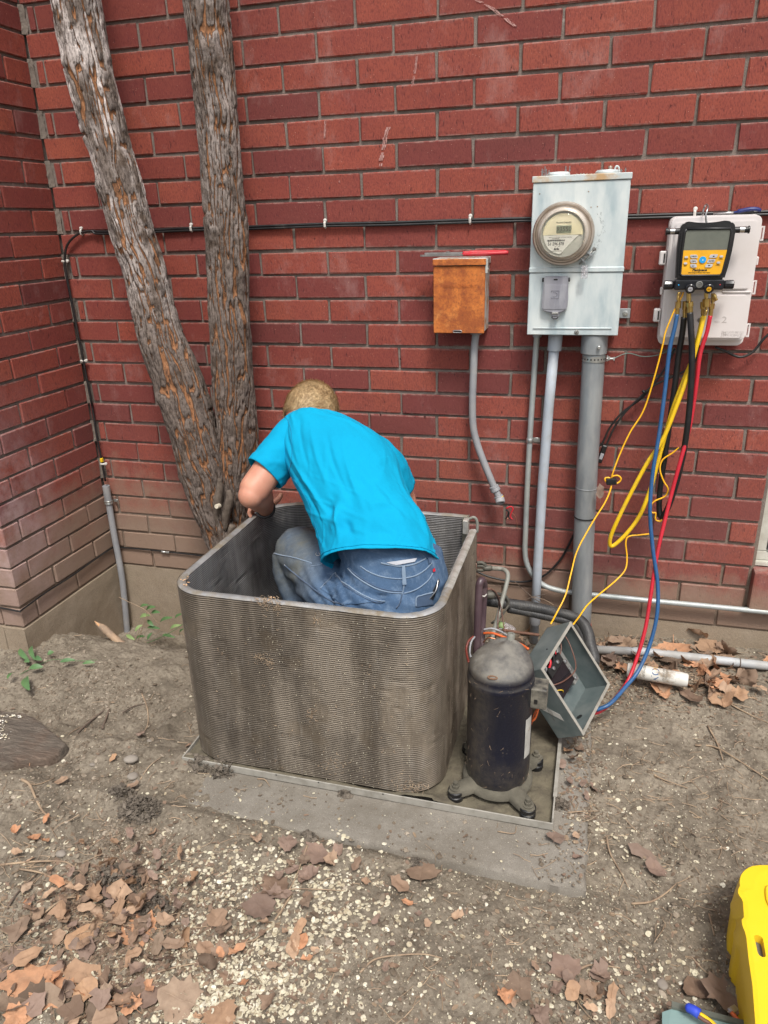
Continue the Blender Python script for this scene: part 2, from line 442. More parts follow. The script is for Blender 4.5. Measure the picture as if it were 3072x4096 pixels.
def rust_material():
    t = NT('rusted_orange_paint'); co = t.coord('World', (1, 1, .30))
    c = t.mix(t.ramp(t.noise(co, 26, 6, .65), [(.34, 0), (.64, 1)]), (.64, .205, .038), (.43, .118, .022))
    c2 = t.coord('World')
    c = t.mix(t.ramp(t.noise(c2, 16, 7, .7), [(.56, 0), (.78, .75)]), c, (.66, .31, .095))
    c = t.mix(t.ramp(t.noise(c2, 11, 8, .75), [(.44, .85), (.56, 0)]), c, (.27, .065, .016))
    c = t.mix(t.ramp(t.noise(c2, 120, 4, .6), [(.35, .5), (.5, 0)]), c, (.16, .045, .014))
    return t.done(c, .78, 0, t.bump(t.noise(c2, 180, 5), .3, .001))
M_rust = rust_material()
M_rust_edge = simple('rusty_grey_steel', (.42, .44, .42), (.50, .52, .5), 20, .55, .2, dirt=.9, dirtc=(.34, .17, .07), dscale=24, dlo=.46, dhi=.62)
M_rust_top = simple('rust_stained_zinc', (.46, .52, .52), (.55, .6, .6), 20, .5, .2, dirt=.85, dirtc=(.50, .30, .12), dscale=9, dlo=.5, dhi=.62)

# ---- air conditioner
def coil_material(name, c1, c2, dirt, amt, metal=.25):
    t = NT(name); co = t.coord('World')
    strk = t.coord('World', (1, 1, .12))
    c = t.mix(t.ramp(t.noise(strk, 10, 6, .65), [(.42, 0), (.58, 1)]), c1, c2)
    c = t.mix(t.ramp(t.noise(t.coord('World', (1, 1, .45)), 6, 8, .68), [(.42, 0), (.66, amt)]), c, dirt)
    c = t.mix(t.ramp(t.noise(strk, 70, 3, .6), [(.56, 0), (.75, .35)]), c, (.34, .31, .27))
    c = t.mix(t.math('MULTIPLY', t.ramp(t.voro(co, 85), [(.10, .9), (.2, 0)]), t.ramp(t.noise(co, 5, 5), [(.48, 0), (.6, 1)])), c, (.36, .32, .25))
    c = t.mix(t.ramp(t.noise(co, 30, 6, .7), [(.66, 0), (.72, .8)]), c, (.075, .06, .04))
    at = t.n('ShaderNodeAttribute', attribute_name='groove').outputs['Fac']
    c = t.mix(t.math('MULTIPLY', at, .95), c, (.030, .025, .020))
    fins = t.noise(t.coord('World', (1, 1, .02)), 600, 2)
    return t.done(c, .62, metal, t.bump(fins, .25, .001))
M_coil = coil_material('dirty_condenser_fins', (.275, .230, .178), (.135, .108, .078), (.062, .046, .031), .9)
M_coil_in = coil_material('inner_condenser_fins', (.33, .33, .335), (.18, .18, .185), (.09, .082, .074), .6, .3)
M_rim = simple('coil_rim_fins', (.38, .385, .39), (.25, .25, .25), 18, .42, .4, dirt=.9, dirtc=(.22, .18, .125), dscale=12, dlo=.44, dhi=.62, bump=.4, bscale=200)
M_rim_bright = simple('bright_cut_aluminium', (.60, .59, .55), (.44, .43, .39), 30, .35, .5, dirt=.6, dirtc=(.32, .27, .2), dscale=30, dlo=.5, bump=.4, bscale=260)
M_pan = simple('green_grey_pan_paint', (.17, .185, .16), (.22, .225, .19), 16, .6, .1, dirt=.9, dirtc=(.19, .165, .115), dscale=8, dlo=.38, dhi=.6, bump=.3, bscale=150)
M_pan_in = simple('silt_in_pan', (.145, .125, .085), (.095, .082, .057), 14, .9, 0, dirt=.8, dirtc=(.075, .062, .045), dscale=22, dlo=.48, dhi=.62, bump=.8, bdist=.004, bscale=90)
M_silt = simple('grey_silt', (.125, .113, .086), (.075, .068, .051), 20, .95, 0, bump=.6, bdist=.002, bscale=160)
def compressor_material():
    t = NT('dusty_black_compressor'); co = t.coord('World')
    geo = t.n('ShaderNodeNewGeometry'); nz = t.n('ShaderNodeSeparateXYZ'); t.l(geo.outputs['Normal'], nz.inputs[0])
    ps = t.n('ShaderNodeSeparateXYZ'); t.l(geo.outputs['Position'], ps.inputs[0])
    c = t.mix(t.noise(co, 8, 3), (.0045, .006, .016), (.008, .010, .021))
    top = t.ramp(nz.outputs[2], [(.12, 0), (.55, 1)])
    f = t.math('MULTIPLY', top, t.ramp(t.noise(co, 22, 7, .65), [(.30, .25), (.62, 1)]))
    c = t.mix(f, c, (.185, .175, .152))
    # dust film on the left half of the shell (faces the coil) and near the base
    lft = t.ramp(t.math('ADD', t.math('MULTIPLY', nz.outputs[0], -1), t.math('MULTIPLY', t.noise(co, 11, 5), .8)), [(.35, 0), (1.05, .62)])
    low = t.ramp(t.math('ADD', ps.outputs[2], t.math('MULTIPLY', t.noise(co, 14, 5), .14)), [(-.0, .6), (.13, 0)])
    c = t.mix(t.math('MULTIPLY', t.math('MAXIMUM', lft, low), t.ramp(t.noise(co, 60, 5, .7), [(.34, .2), (.6, 1)])), c, (.09, .075, .056))
    c = t.mix(t.math('MULTIPLY', t.ramp(t.noise(co, 190, 3), [(.62, 0), (.72, .7)]), t.ramp(t.noise(co, 9, 3), [(.45, 0), (.65, 1)])), c, (.16, .125, .085))
    return t.done(c, t.math('ADD', t.math('MULTIPLY', f, .5), .33), 0, t.bump(t.noise(co, 150, 5), .4, .0015))
M_comp = compressor_material()
M_purple = simple('plum_insulated_pipe', (.062, .038, .046), (.085, .052, .06), 14, .36, 0, dirt=.35, dirtc=(.14, .12, .11), dscale=14, bump=.1)
M_pipe = simple('dusty_pale_pipe', (.245, .25, .225), (.19, .19, .165), 16, .6, .1, dirt=.5, dirtc=(.17, .145, .11), dscale=20, bump=.2)
M_pipe_dk = simple('dark_copper_fitting', (.12, .115, .10), (.085, .08, .065), 16, .6, .3, dirt=.4, dirtc=(.17, .15, .11), dscale=20, bump=.2)
M_cbox = simple('blue_grey_control_box', (.115, .145, .145), (.16, .19, .19), 20, .5, .25, dirt=.5, dirtc=(.23, .24, .22), dscale=10, dlo=.5, dhi=.75, bump=.12)
M_cboxedge = simple('dusty_box_lip', (.34, .32, .28), (.27, .26, .23), 30, .7, .1, dirt=.5, dirtc=(.2, .17, .13), dscale=30, bump=.4)
M_label = simple('dusty_white_label', (.46, .45, .42), (.36, .355, .33), 30, .7, 0, bump=0)
M_orangewire = simple('orange_wire', (.62, .13, .035), (.55, .11, .03), 20, .45)
M_redwire = simple('red_wire', (.58, .015, .03), (.5, .012, .025), 20, .4)
M_brownwire = simple('brown_wire', (.16, .075, .055), (.12, .055, .04), 20, .5)
M_greenwire = simple('green_ground_wire', (.10, .14, .12), (.13, .17, .15), 20, .45)
M_dullmetal = simple('dull_contactor_metal', (.3, .3, .28), (.2, .2, .19), 40, .5, .5)

# ---- yellow case etc.
M_case = simple('yellow_case_plastic', (.78, .53, .020), (.75, .49, .016), 5, .42, 0, dirt=.4, dirtc=(.62, .46, .06), dscale=60, dlo=.6, dhi=.8, bump=.12, bscale=500)
M_aqua = simple('aqua_grey_panel', (.20, .31, .30), (.25, .36, .35), 10, .5, .2, dirt=.8, dirtc=(.05, .07, .07), dscale=30, dlo=.63, dhi=.68)
M_bluesplice = simple('blue_splice', (.02, .05, .52), (.03, .07, .45), 60, .6)

# ---- organics
def ramp_object(name, stops, vein=True, rough=.75):
    t = NT(name); co = t.coord('World')
    r = t.n('ShaderNodeObjectInfo').outputs['Random']
    c = t.ramp(r, stops)
    c = t.mix(t.ramp(t.noise(co, 60, 5, .6), [(.35, .3), (.6, 0)]), c, (.13, .08, .055))
    c = t.mix(t.ramp(t.noise(co, 25, 4, .6), [(.55, 0), (.75, .45)]), c, (.36, .24, .165))
    return t.done(c, rough, 0, t.bump(t.noise(co, 140, 4), .4, .0015), .25)
M_leaf = ramp_object('dry_leaf', [(0, (.12, .082, .060)), (.18, (.26, .170, .115)), (.36, (.40, .245, .145)), (.5, (.18, .128, .094)), (.64, (.46, .31, .205)), (.8, (.26, .185, .135)), (.9, (.10, .072, .052)), (1, (.36, .265, .19))])
M_leaf_grey = ramp_object('grey_brown_leaf', [(0, (.20, .145, .115)), (.5, (.245, .17, .135)), (1, (.17, .12, .095))])
M_leaf_or = ramp_object('orange_leaf', [(0, (.44, .215, .115)), (1, (.48, .26, .15))])
M_vein = simple('leaf_vein', (.25, .15, .09), None, 30, .8)
def attr_ramp(name, stops, rough=.85, bump=True):
    t = NT(name); co = t.coord('World')
    c = t.ramp(t.n('ShaderNodeAttribute', attribute_name='bv').outputs['Fac'], stops)
    c = t.mix(t.ramp(t.noise(co, 170, 3), [(.35, .35), (.55, 0)]), c, (.14, .10, .06))
    return t.done(c, rough, 0, t.bump(t.noise(co, 200, 3), .3, .001) if bump else None, .2)
M_seed = attr_ramp('pale_seed_disc', [(0, (.48, .43, .31)), (.4, (.60, .56, .43)), (.7, (.38, .32, .22)), (1, (.68, .65, .54))])
M_shard = attr_ramp('leaf_shard', [(0, (.17, .12, .09)), (.3, (.22, .15, .11)), (.6, (.13, .095, .07)), (.8, (.30, .22, .15)), (1, (.10, .078, .06))])
M_crumb = attr_ramp('soil_crumb', [(0, (.10, .079, .060)), (.5, (.175, .142, .108)), (.85, (.25, .21, .163)), (1, (.36, .31, .25))])
M_stone = simple('river_stone', (.255, .225, .19), (.19, .165, .14), 14, .8, bump=.3)
M_twig = simple('dry_twig', (.36, .265, .175), (.22, .155, .105), 30, .8, bump=.4)
M_twig_dk = simple('dark_twig', (.14, .10, .075), (.09, .065, .05), 30, .85, bump=.4)
M_wood = None
def wood_material():
    t = NT('weathered_wood'); co = t.coord('World', (.18, 1, 1))
    c = t.mix(t.ramp(t.noise(co, 55, 7, .7, 1.2), [(.35, 0), (.65, 1)]), (.10, .08, .064), (.23, .19, .15))
    c2 = t.coord('World')
    c = t.mix(t.ramp(t.noise(c2, 6, 6, .6), [(.48, 0), (.6, .6)]), c, (.15, .095, .066))
    return t.done(c, .9, 0, t.bump(t.noise(co, 90, 7, .75, 1.2), 1.0, .016))
M_wood = wood_material()
M_stick = simple('broken_stick', (.36, .25, .165), (.22, .16, .115), 24, .85, bump=.8, bdist=.003, bscale=60)
M_stickend = simple('split_stick_end', (.55, .30, .14), (.62, .42, .26), 40, .8, bump=.6)
M_weed = simple('green_weed_leaf', (.055, .125, .045), (.09, .17, .06), 14, .55, bump=.2)
M_weed_lt = simple('pale_green_leaf', (.17, .27, .10), (.22, .30, .12), 14, .6, bump=.2)

def bark_material():
    t = NT('tree_bark'); co = t.coord('World')
    h = t.n('ShaderNodeAttribute', attribute_name='bark').outputs['Fac']
    tone = t.n('ShaderNodeAttribute', attribute_name='pale').outputs['Fac']
    hh = t.math('ADD', h, t.math('MULTIPLY', t.math('SUBTRACT', t.noise(co, 55, 5, .65), .5), .35))
    ridge = t.mix(t.ramp(t.noise(co, 30, 5, .6), [(.3, 0), (.7, 1)]), (.060, .042, .033), (.15, .112, .088))
    ridge = t.mix(t.math('MULTIPLY', tone, t.ramp(t.noise(co, 16, 5), [(.34, 0), (.48, 1)]), None, True), ridge, (.60, .53, .50))
    c = t.ramp(hh, [(.0, (.25, .115, .055)), (.20, (.34, .165, .08)), (.37, (.22, .105, .055)), (.47, (.045, .030, .023)), (.62, (.1, .08, .06))])
    f = t.ramp(hh, [(.45, 0), (.62, 1)])
    c = t.mix(f, c, ridge)
    c = t.mix(t.ramp(t.noise(t.coord('World', (1, 1, .3)), 170, 5, .7), [(.38, .7), (.52, 0)]), c, (.028, .019, .014))
    return t.done(c, .9, 0, t.bump(t.noise(co, 130, 6, .7), .8, .004), .2)
M_bark = bark_material()

# ---- person
def cloth_material(name, c1, c2, weave=900, rough=.85, dirt=None, sheen=.3):
    t = NT(name); co = t.coord('World')
    c = t.mix(t.ramp(t.noise(co, 7, 5), [(.35, 0), (.65, 1)]), c1, c2)
    if dirt:
        c = t.mix(t.ramp(t.noise(co, 8, 7, .65), [(.46, 0), (.68, dirt[1])]), c, dirt[0])
    w = t.noise(t.coord('World', (1, 1, 1)), weave, 2)
    c = t.mix(t.ramp(w, [(.3, .25), (.6, 0)]), c, tuple(x * .6 for x in c2))
    m = t.done(c, rough, 0, t.bump(w, .25, .0006, t.bump(t.noise(co, 22, 4), .25, .006)), .2)
    t.b.inputs['Sheen Weight'].default_value = sheen
    return m
M_shirt = cloth_material('turquoise_cotton', (.0, .31, .52), (.0, .285, .49), 700, .9, None, 0)
M_shirt_dk = cloth_material('turquoise_seam', (.0, .20, .36), (.0, .18, .32), 700, .9, None, .1)
def denim_material():
    t = NT('faded_denim'); co = t.coord('World')
    c = t.mix(t.ramp(t.noise(co, 6, 6, .6), [(.35, 0), (.65, 1)]), (.046, .092, .175), (.085, .148, .25))
    c = t.mix(t.ramp(t.noise(t.coord('World', (1, 2.5, 1)), 34, 6, .65), [(.48, 0), (.72, .5)]), c, (.24, .33, .45))
    at = t.n('ShaderNodeAttribute', attribute_name='soil').outputs['Fac']
    f = t.math('MULTIPLY', at, t.ramp(t.noise(co, 12, 6, .65), [(.25, .35), (.6, 1)]))
    c = t.mix(f, c, (.155, .158, .135))
    w = t.noise(co, 650, 2)
    c = t.mix(t.ramp(w, [(.35, .45), (.6, 0)]), c, (.035, .06, .11))
    return t.done(c, .88, 0, t.bump(w, .35, .0008, t.bump(t.noise(co, 38, 5), .35, .005)), .2)
M_denim = denim_material()
M_denim_dk = cloth_material('dark_denim_seam', (.06, .10, .175), (.045, .075, .13), 700, .9)
M_stitch = cloth_material('pale_denim_seam', (.22, .29, .38), (.15, .21, .30), 600, .9)
M_undershirt = cloth_material('white_undershirt', (.46, .48, .53), (.40, .42, .47), 800, .9)
def skin_material():
    t = NT('skin'); co = t.coord('World')
    c = t.mix(t.ramp(t.noise(co, 16, 5), [(.35, 0), (.65, 1)]), (.53, .262, .178), (.46, .205, .138))
    m = t.done(c, .5, 0, t.bump(t.noise(co, 260, 4), .15, .0008), .4)
    t.b.inputs['Subsurface Weight'].default_value = .12; t.b.inputs['Subsurface Radius'].default_value = (.01, .004, .002)
    t.b.inputs['Subsurface Scale'].default_value = .6
    return m
M_skin = skin_material()
M_nail = simple('finger_nail', (.62, .36, .29), None, 40, .35)
def hair_material():
    t = NT('short_blond_hair'); co = t.coord('World', (1, 1, 1))
    c = t.mix(t.ramp(t.noise(co, 34, 6, .6), [(.35, 0), (.65, 1)]), (.56, .41, .225), (.37, .245, .125))
    c = t.mix(t.ramp(t.noise(co, 420, 3), [(.38, .35), (.58, 0)]), c, (.16, .10, .05))
    return t.done(c, .55, 0, None, .4)
M_hair = hair_material()
M_band = simple('watch_strap', (.02, .02, .022), None, 40, .5)
M_band_m = simple('bracelet_metal', (.52, .50, .46), (.3, .3, .28), 60, .3, .8)
M_knifeclip = simple('black_tool', (.012, .013, .016), (.02, .02, .024), 40, .35)
# ================================================================== ground
def sstep(a, b, v):
    t = np.clip((np.asarray(v, float) - a) / (b - a), 0, 1); return t * t * (3 - 2 * t)
PAD = (0.90, -1.165, 2.07, -0.16, -0.112)        # x0, y0, x1, y1, top
def gz(x, y):
    x = np.asarray(x, float); y = np.asarray(y, float)
    z = np.full(np.broadcast(x, y).shape, -.128)
    z = z + .062 * sstep(1.9, 2.25, x) * sstep(-.62, -.12, y)
    pit = .20 * sstep(-.46, -.06, y) * (1 - sstep(.95, 1.7, x)) * (1 - .0 * x)
    z = z - pit
    z = z + .035 * np.exp(-(((x - .38) / .26) ** 2 + ((y + .60) / .16) ** 2))
    z = z + .030 * np.exp(-(((x - .02) / .22) ** 2 + ((y + .62) / .2) ** 2))
    z = z + .024 * (1 - sstep(1.0, 1.5, x)) * (1 - sstep(-.99, -.9, y)) * sstep(-1.5, -1.15, y)
    z = z + .016 * sstep(-1.15, -1.2, y) * (1 - sstep(1.55, 1.95, x))
    z = z - .014 * sstep(1.55, 1.75, x) * (1 - sstep(2.15, 2.35, x)) * sstep(-1.32, -1.2, y) * (1 - sstep(-.8, -.7, y))
    near = (np.abs(x) < 6) & (np.abs(y) < 6)
    n = (fbm(x * 3.1, y * 3.1, 3, 3) - .5) * .036 + (fbm(x * 17, y * 17, 4, 5) - .5) * .026 + np.clip(fbm(x * 30, y * 30, 3, 19) - .58, 0, 1) * .05 + (np.abs(fbm(x * 52, y * 52, 3, 8) - .5)) * -.012
    inpad = sstep(PAD[0] - .02, PAD[0] + .12, x) * (1 - sstep(PAD[2] - .05, PAD[2] + .02, x)) * sstep(PAD[1] - .04, PAD[1] + .03, y) * (1 - sstep(PAD[3] - .03, PAD[3] + .03, y))
    z = z + np.where(near, n * (1 - .9 * inpad) - .008 * inpad, 0)
    # beneath the pan and the coil the ground stays under the pad
    under = (x > .97) & (x < 2.0) & (y > -1.0) & (y < -.22)
    z = np.where(under, np.minimum(z, PAD[4] - .01), z)
    return z
def gzs(x, y): return float(gz(np.array([x]), np.array([y]))[0])

fx = np.arange(-.55, 3.0, .0075); fy = np.arange(-2.05, .06, .0075)
cx = np.concatenate([[-60, -30, -15, -8, -5, -3, -2, -1.4, -1.0, -.75], fx, [3.1, 3.3, 3.7, 4.3, 5.5, 8, 15, 30, 60]])
cy = np.concatenate([[-70, -35, -18, -10, -6, -4.5, -3.4, -2.8, -2.4, -2.2], fy, [.2, .6, 2.0, 10, 50]])
gx, gy = np.meshgrid(cx, cy); gzv = gz(gx, gy)
nx_, ny_ = len(cx), len(cy)
idx = np.arange(nx_ * ny_).reshape(ny_, nx_)
gf = np.stack([idx[:-1, :-1].ravel(), idx[:-1, 1:].ravel(), idx[1:, 1:].ravel(), idx[1:, :-1].ravel()], 1)
ground = mk('ground', np.stack([gx.ravel(), gy.ravel(), gzv.ravel()], 1), gf, M_dirt, None, True, keep_origin=True)
tag(ground, kind='structure')

# ================================================================== brick walls
BL, CH = .2543, .0813
brick_cache = {}
def brick_mesh(L, axis, mat, H=CH - .0098, D=.088):
    key = (round(L, 3), axis, mat.name, rng.randrange(5))
    if key in brick_cache: return brick_cache[key]
    r = random.Random(hash(key[0]) % 1000 + key[3])
    bm = bmesh.new(); bmesh.ops.create_cube(bm, size=1)
    for v in bm.verts: v.co = Vector((v.co.x * L, v.co.y * D, v.co.z * H))
    bmesh.ops.bevel(bm, geom=bm.edges[:], offset=.0028, segments=1, affect='EDGES')
    for v in bm.verts: v.co += Vector((r.uniform(-1, 1) * .0017, r.uniform(-1, 1) * .0011, r.uniform(-1, 1) * .0015))
    if axis == 'y': bm.transform(Matrix.Rotation(pi / 2, 4, 'Z'))
    me = bpy.data.meshes.new('brick'); bm.to_mesh(me); bm.free(); me.materials.append(mat)
    brick_cache[key] = me; return me
stuff_v, stuff_f, stuff_b = [], [], []
def add_brick(parent, a, b, row, plane, vis, target):
    """plane 'main': a..b along x, front y=0; 'side': along y, front x=0; 'front': along x, front y=-.587"""
    L = b - a - .0098; c = (a + b) / 2; z = (row + .5) * CH
    j = rng.uniform(-.0022, .0022); D = .088
    if plane == 'main': loc = Vector((c, D / 2 + j, z)); ax = 'x'
    elif plane == 'side': loc = Vector((-D / 2 + j, c, z)); ax = 'y'
    else: loc = Vector((c, -.587 + D / 2 + j, z)); ax = 'x'
    if plane != 'main' and row >= 0 and False: pass
    if vis:
        me = brick_mesh(L, ax, M_brick)
        o = bpy.data.objects.new('brick', me); COL.objects.link(o); o.parent = parent
        o.location = loc - Vector(parent.location)
        o.rotation_euler = (rng.uniform(-.012, .012), rng.uniform(-.0045, .0045), rng.uniform(-.005, .005)); o.location.z += rng.uniform(-.0012, .0012)
    else:
        me = brick_mesh(L, ax, M_brick_s); n = len(target[0])
        target[0].extend([tuple(v.co + loc) for v in me.vertices]); target[1].extend([[i + n for i in p.vertices] for p in me.polygons])
        bv = rng.random(); target[2].extend([bv] * len(me.vertices))

wall = thing('brick_wall', 'long red brick back wall carrying the meters, pipes and cables', 'wall', (1.3, 0, 0))
wall2 = thing('brick_wall', 'short red brick return wall at the left edge, soil stained at its foot', 'wall', (0, -.3, 0))
def project(p):
    v = CR @ (np.array(p) - CC); return 1536 + CF * v[0] / v[2], 2048 + CF * v[1] / v[2]
def in_view(p, m=130):
    u, v = project(p); return -m < u < 3072 + m and -m < v < 4096 + m
WX0, WX1, WZ0, WZ1 = 2.566, 3.25, .243, .9726
tm = ([], [], []); ts = ([], [], [])
for row in range(0, 36):
    odd = row % 2 == 1
    js = [0.022, .0558] if odd else [-.001]
    x = .0558 if odd else .1917 - BL
    k = 1
    while x < 4.3:
        x += BL; xx = x + rng.uniform(-.0035, .0035)
        if xx > .08: js.append(xx)
    for a, b in zip(js[:-1], js[1:]):
        z0, z1 = row * CH, (row + 1) * CH
        segs = [(a, b)]
        if z1 > WZ0 + .02 and z0 < WZ1:
            if a < WX0 < b: segs = [(a, WX0 + .005)]
            elif a < WX1 < b: segs = [(WX1 - .005, b)]
            elif a >= WX0 and b <= WX1: segs = []
        if z1 > .11 and z0 < .2:      # room for the sill course
            segs = [q for s0, s1 in segs for q in ((s0, min(s1, WX0 - .002)), (max(s0, WX1 + .002), s1)) if q[1] - q[0] > .03]
        for s0, s1 in segs:
            if s1 - s0 < .02: continue
            vis = any(in_view((q, 0, w_)) for q in (s0 + .02, s1 - .02) for w_ in (z0 + .01, z1 - .01)) and row < 27
            add_brick(wall, s0, s1, row, 'main', vis, tm)
for row in range(0, 36):
    odd = row % 2 == 1
    ys = [0.001, -.1264, -.380, -.592] if odd else [0.001, -.2585, -.5125 + .012, -.592]
    for a, b in zip(ys[1:], ys[:-1]):
        z0, z1 = row * CH, (row + 1) * CH
        vis = any(in_view((0, q, w_), 60) for q in (a, b) for w_ in (z0, z1)) and row < 28
        if b - a > .2 or a > -.55 or not odd or True:
            add_brick(wall2, a + (.0 if a > -.58 else .0), b, row, 'side', vis, ts)
    xs = [-.089] if odd else [-.089, -.245]
    xs = [-.092, -.346 if not odd else -.2185]
    while xs[-1] > -1.6: xs.append(xs[-1] - BL)
    for b, a in zip(xs[:-1], xs[1:]):
        vis = in_view((b - .01, -.587, row * CH + .01), 20)
        add_brick(wall2, a, b, row, 'front', vis, ts)
def joined(name, t, parent, m):
    if not t[0]: return
    V = np.array(t[0]); o = mk(name, V, t[1], m, parent)
    at = o.data.attributes.new('bv', 'FLOAT', 'POINT'); at.data.foreach_set('value', t[2]); tag(o, kind='stuff'); return o
joined('bricks_beyond_frame', tm, wall, M_brick_s); joined('bricks_beyond_frame', ts, wall2, M_brick_s)
H = 36 * CH
mb = MB(); mo = .0075
mb.box((0.0, mo, -.004), (WX0 + .012, .09, H)); mb.box((WX1 - .012, mo, -.004), (4.4, .09, H))
mb.box((WX0 + .012, mo + .0005, -.004), (WX1 - .012, .09, .0815)); mb.box((WX0 + .012, mo + .0005, WZ1), (WX1 - .012, .09, H))
mb.build('mortar', M_mortar, wall)
mb = MB().box((-.09, -.587 + mo, -.004), (-mo, .088, H)); mb.box((-1.75, -.587 + mo + .0006, -.004), (-.0905, -.50, H)); mb.build('mortar', M_mortar, wall2)
# thick mortar smeared into the corner on alternate courses
mb = MB()
for row in range(0, 28):
    if row % 2:
        z = row * CH; n = 7
        for side in (0,):
            P0 = [(-.002, -.006 - .004 * rng.random(), z - .004 + (CH + .008) * i / n) for i in range(n + 1)]
            P1 = [(.013 + .007 * rng.random(), .002, z - .004 + (CH + .008) * i / n) for i in range(n + 1)]
            P2 = [(.006, .001 - .002 * rng.random(), z - .004 + (CH + .008) * i / n) for i in range(n + 1)]
            mb.add(P0 + P2 + P1, [[i, i + 1, n + 2 + i, n + 1 + i] for i in range(n)] + [[n + 1 + i, n + 2 + i, 2 * n + 3 + i, 2 * n + 2 + i] for i in range(n)])
mb.build('corner_mortar', M_cornermortar, wall)

# concrete footings with a rough top ledge
def rough_slab(name, a, b, parent, m, res=.03, amp=.004, face='y'):
    """vertical rough face"""
    a = Vector(a); b = Vector(b); mb = MB().box(a, b); mb.build(name, m, parent)
    if face == 'y': n1 = max(2, int((b.x - a.x) / res)); n2 = max(2, int((b.z - a.z) / res)); 
    else: n1 = max(2, int((b.y - a.y) / res)); n2 = max(2, int((b.z - a.z) / res))
    V = []
    for j in range(n2 + 1):
        for i in range(n1 + 1):
            u, w = i / n1, j / n2
            z = a.z + (b.z - a.z) * w
            d = amp * (1.6 * float(fbm(u * 9 + a.x * 7, z * 30, 3, 4)) + .1)
            if j == n2: d *= .3; z += .0
            if face == 'y': x = a.x + (b.x - a.x) * u; V.append((x, a.y - d, z))
            else: y = a.y + (b.y - a.y) * u; V.append((b.x + d, y, z))
    F = [[j * (n1 + 1) + i, j * (n1 + 1) + i + 1, (j + 1) * (n1 + 1) + i + 1, (j + 1) * (n1 + 1) + i] for j in range(n2) for i in range(n1)]
    return mk(name + '_face', V, F, m, parent, True)
rough_slab('footing', (0, .002, -.6), (4.4, .09, -.0045), wall, M_foot)
rough_slab('footing', (-.09, -.5935, -.6), (.0035, -.001, -.0045), wall2, M_foot, face='x')
rough_slab('footing', (-1.75, -.5935, -.6), (-.0905, -.51, -.0045), wall2, M_foot)

# pale scuffs and drips on the bricks
M_paint = simple('white_scuff', (.50, .30, .27), (.36, .18, .16), 60, .8, bump=.1)
def scuff(pts, w, name='paint_scuff'):
    pts = [P(x, y, Y=-.0022) for x, y in pts]; V = []; n = len(pts) * 4
    sp = spline(pts, 5); mb = MB()
    for i in range(len(sp) - 1):
        if rng.random() < .12: continue
        for k in range(3):
            t = Vector((1, 0, 0)); o = t * (k - 1) * w * .7 + t * rng.uniform(-.3, .3) * w
            ww = w * rng.uniform(.1, .35)
            a, b = sp[i] + o, sp[i + 1] + o
            mb.add([a - t * ww, a + t * ww, b + t * ww * .8, b - t * ww * .8], [[0, 1, 2, 3]])
    mb.build(name, M_paint, wall)
scuff([(1668, 225), (1662, 270), (1655, 310), (1649, 345)], .0035)
scuff([(1301, 478), (1300, 510), (1298, 552)], .003)
scuff([(1552, 508), (1540, 560), (1530, 610), (1521, 665)], .007)
scuff([(1358, 722), (1358, 730)], .0025)
scuff([(1905, 0), (1960, 28), (2010, 65), (2060, 105)], .006)
# small drilled holes
mb = MB()
for x, y in ((1522, 1658), (1700, 1665), (1602, 1436)):
    c = P(x, y, Y=-.002); mb.lathe([(.0035, 0), (.0015, .0005)], c, (0, -1, 0), 8)
mb.build('drill_hole', simple('dark_hole', (.05, .012, .012), None, 10, .9, bump=0), wall)
# mud nest / leaf scraps caught on the wall
# ---- window at the right edge
win = thing('basement_window', 'white painted basement window with dark screen at the right edge, above brick sill', 'window', (2.9, .05, .3))
fr = MB(); y0, y1 = .030, .085
fr.box((WX0 + .004, y0, WZ0 + .052), (WX0 + .044, y1, WZ1)); fr.box((WX1 - .044, y0, WZ0 + .052), (WX1 - .004, y1, WZ1))
fr.box((WX0 + .004, y0 - .001, WZ0 + .018), (WX1 - .004, y1, WZ0 + .051)); fr.box((WX0 + .044, y0 + .001, WZ1 - .04), (WX1 - .044, y1, WZ1))
fr.box((WX0 + .007, .012, WZ0 + .002), (WX1 - .007, y1, WZ0 + .017))
fr.build('frame', M_frame, win, bevel=.002)
mb = MB(); mb.tube([(WX0 + .05, .028, WZ1 - .05), (WX0 + .05, .028, WZ0 + .058), (WX1 - .05, .028, WZ0 + .058)], .004, 6); mb.build('screen_bead', M_galv_dark, win, True)
MB().box((WX0 + .044, .045, WZ0 + .05), (WX1 - .044, .05, WZ1 - .04)).build('screen', M_window, win)
for i in range(6):
    c0 = WX0 + .006 + i * .1125
    b_ = MB().box((c0, -.035, .092), (c0 + .1, .075, WZ0 - .002), .006); b_.build('sill_brick', M_brick, win)
mb = MB().box((WX0 + .004, -.004, .082), (WX1 - .004, .07, .0915))
for i in range(6): mb.box((WX0 + .1065 + i * .1125, -.024, .092), (WX0 + .118 + i * .1125 - .001, .07, .236)); mb.build('sill_mortar', M_mortar, win)

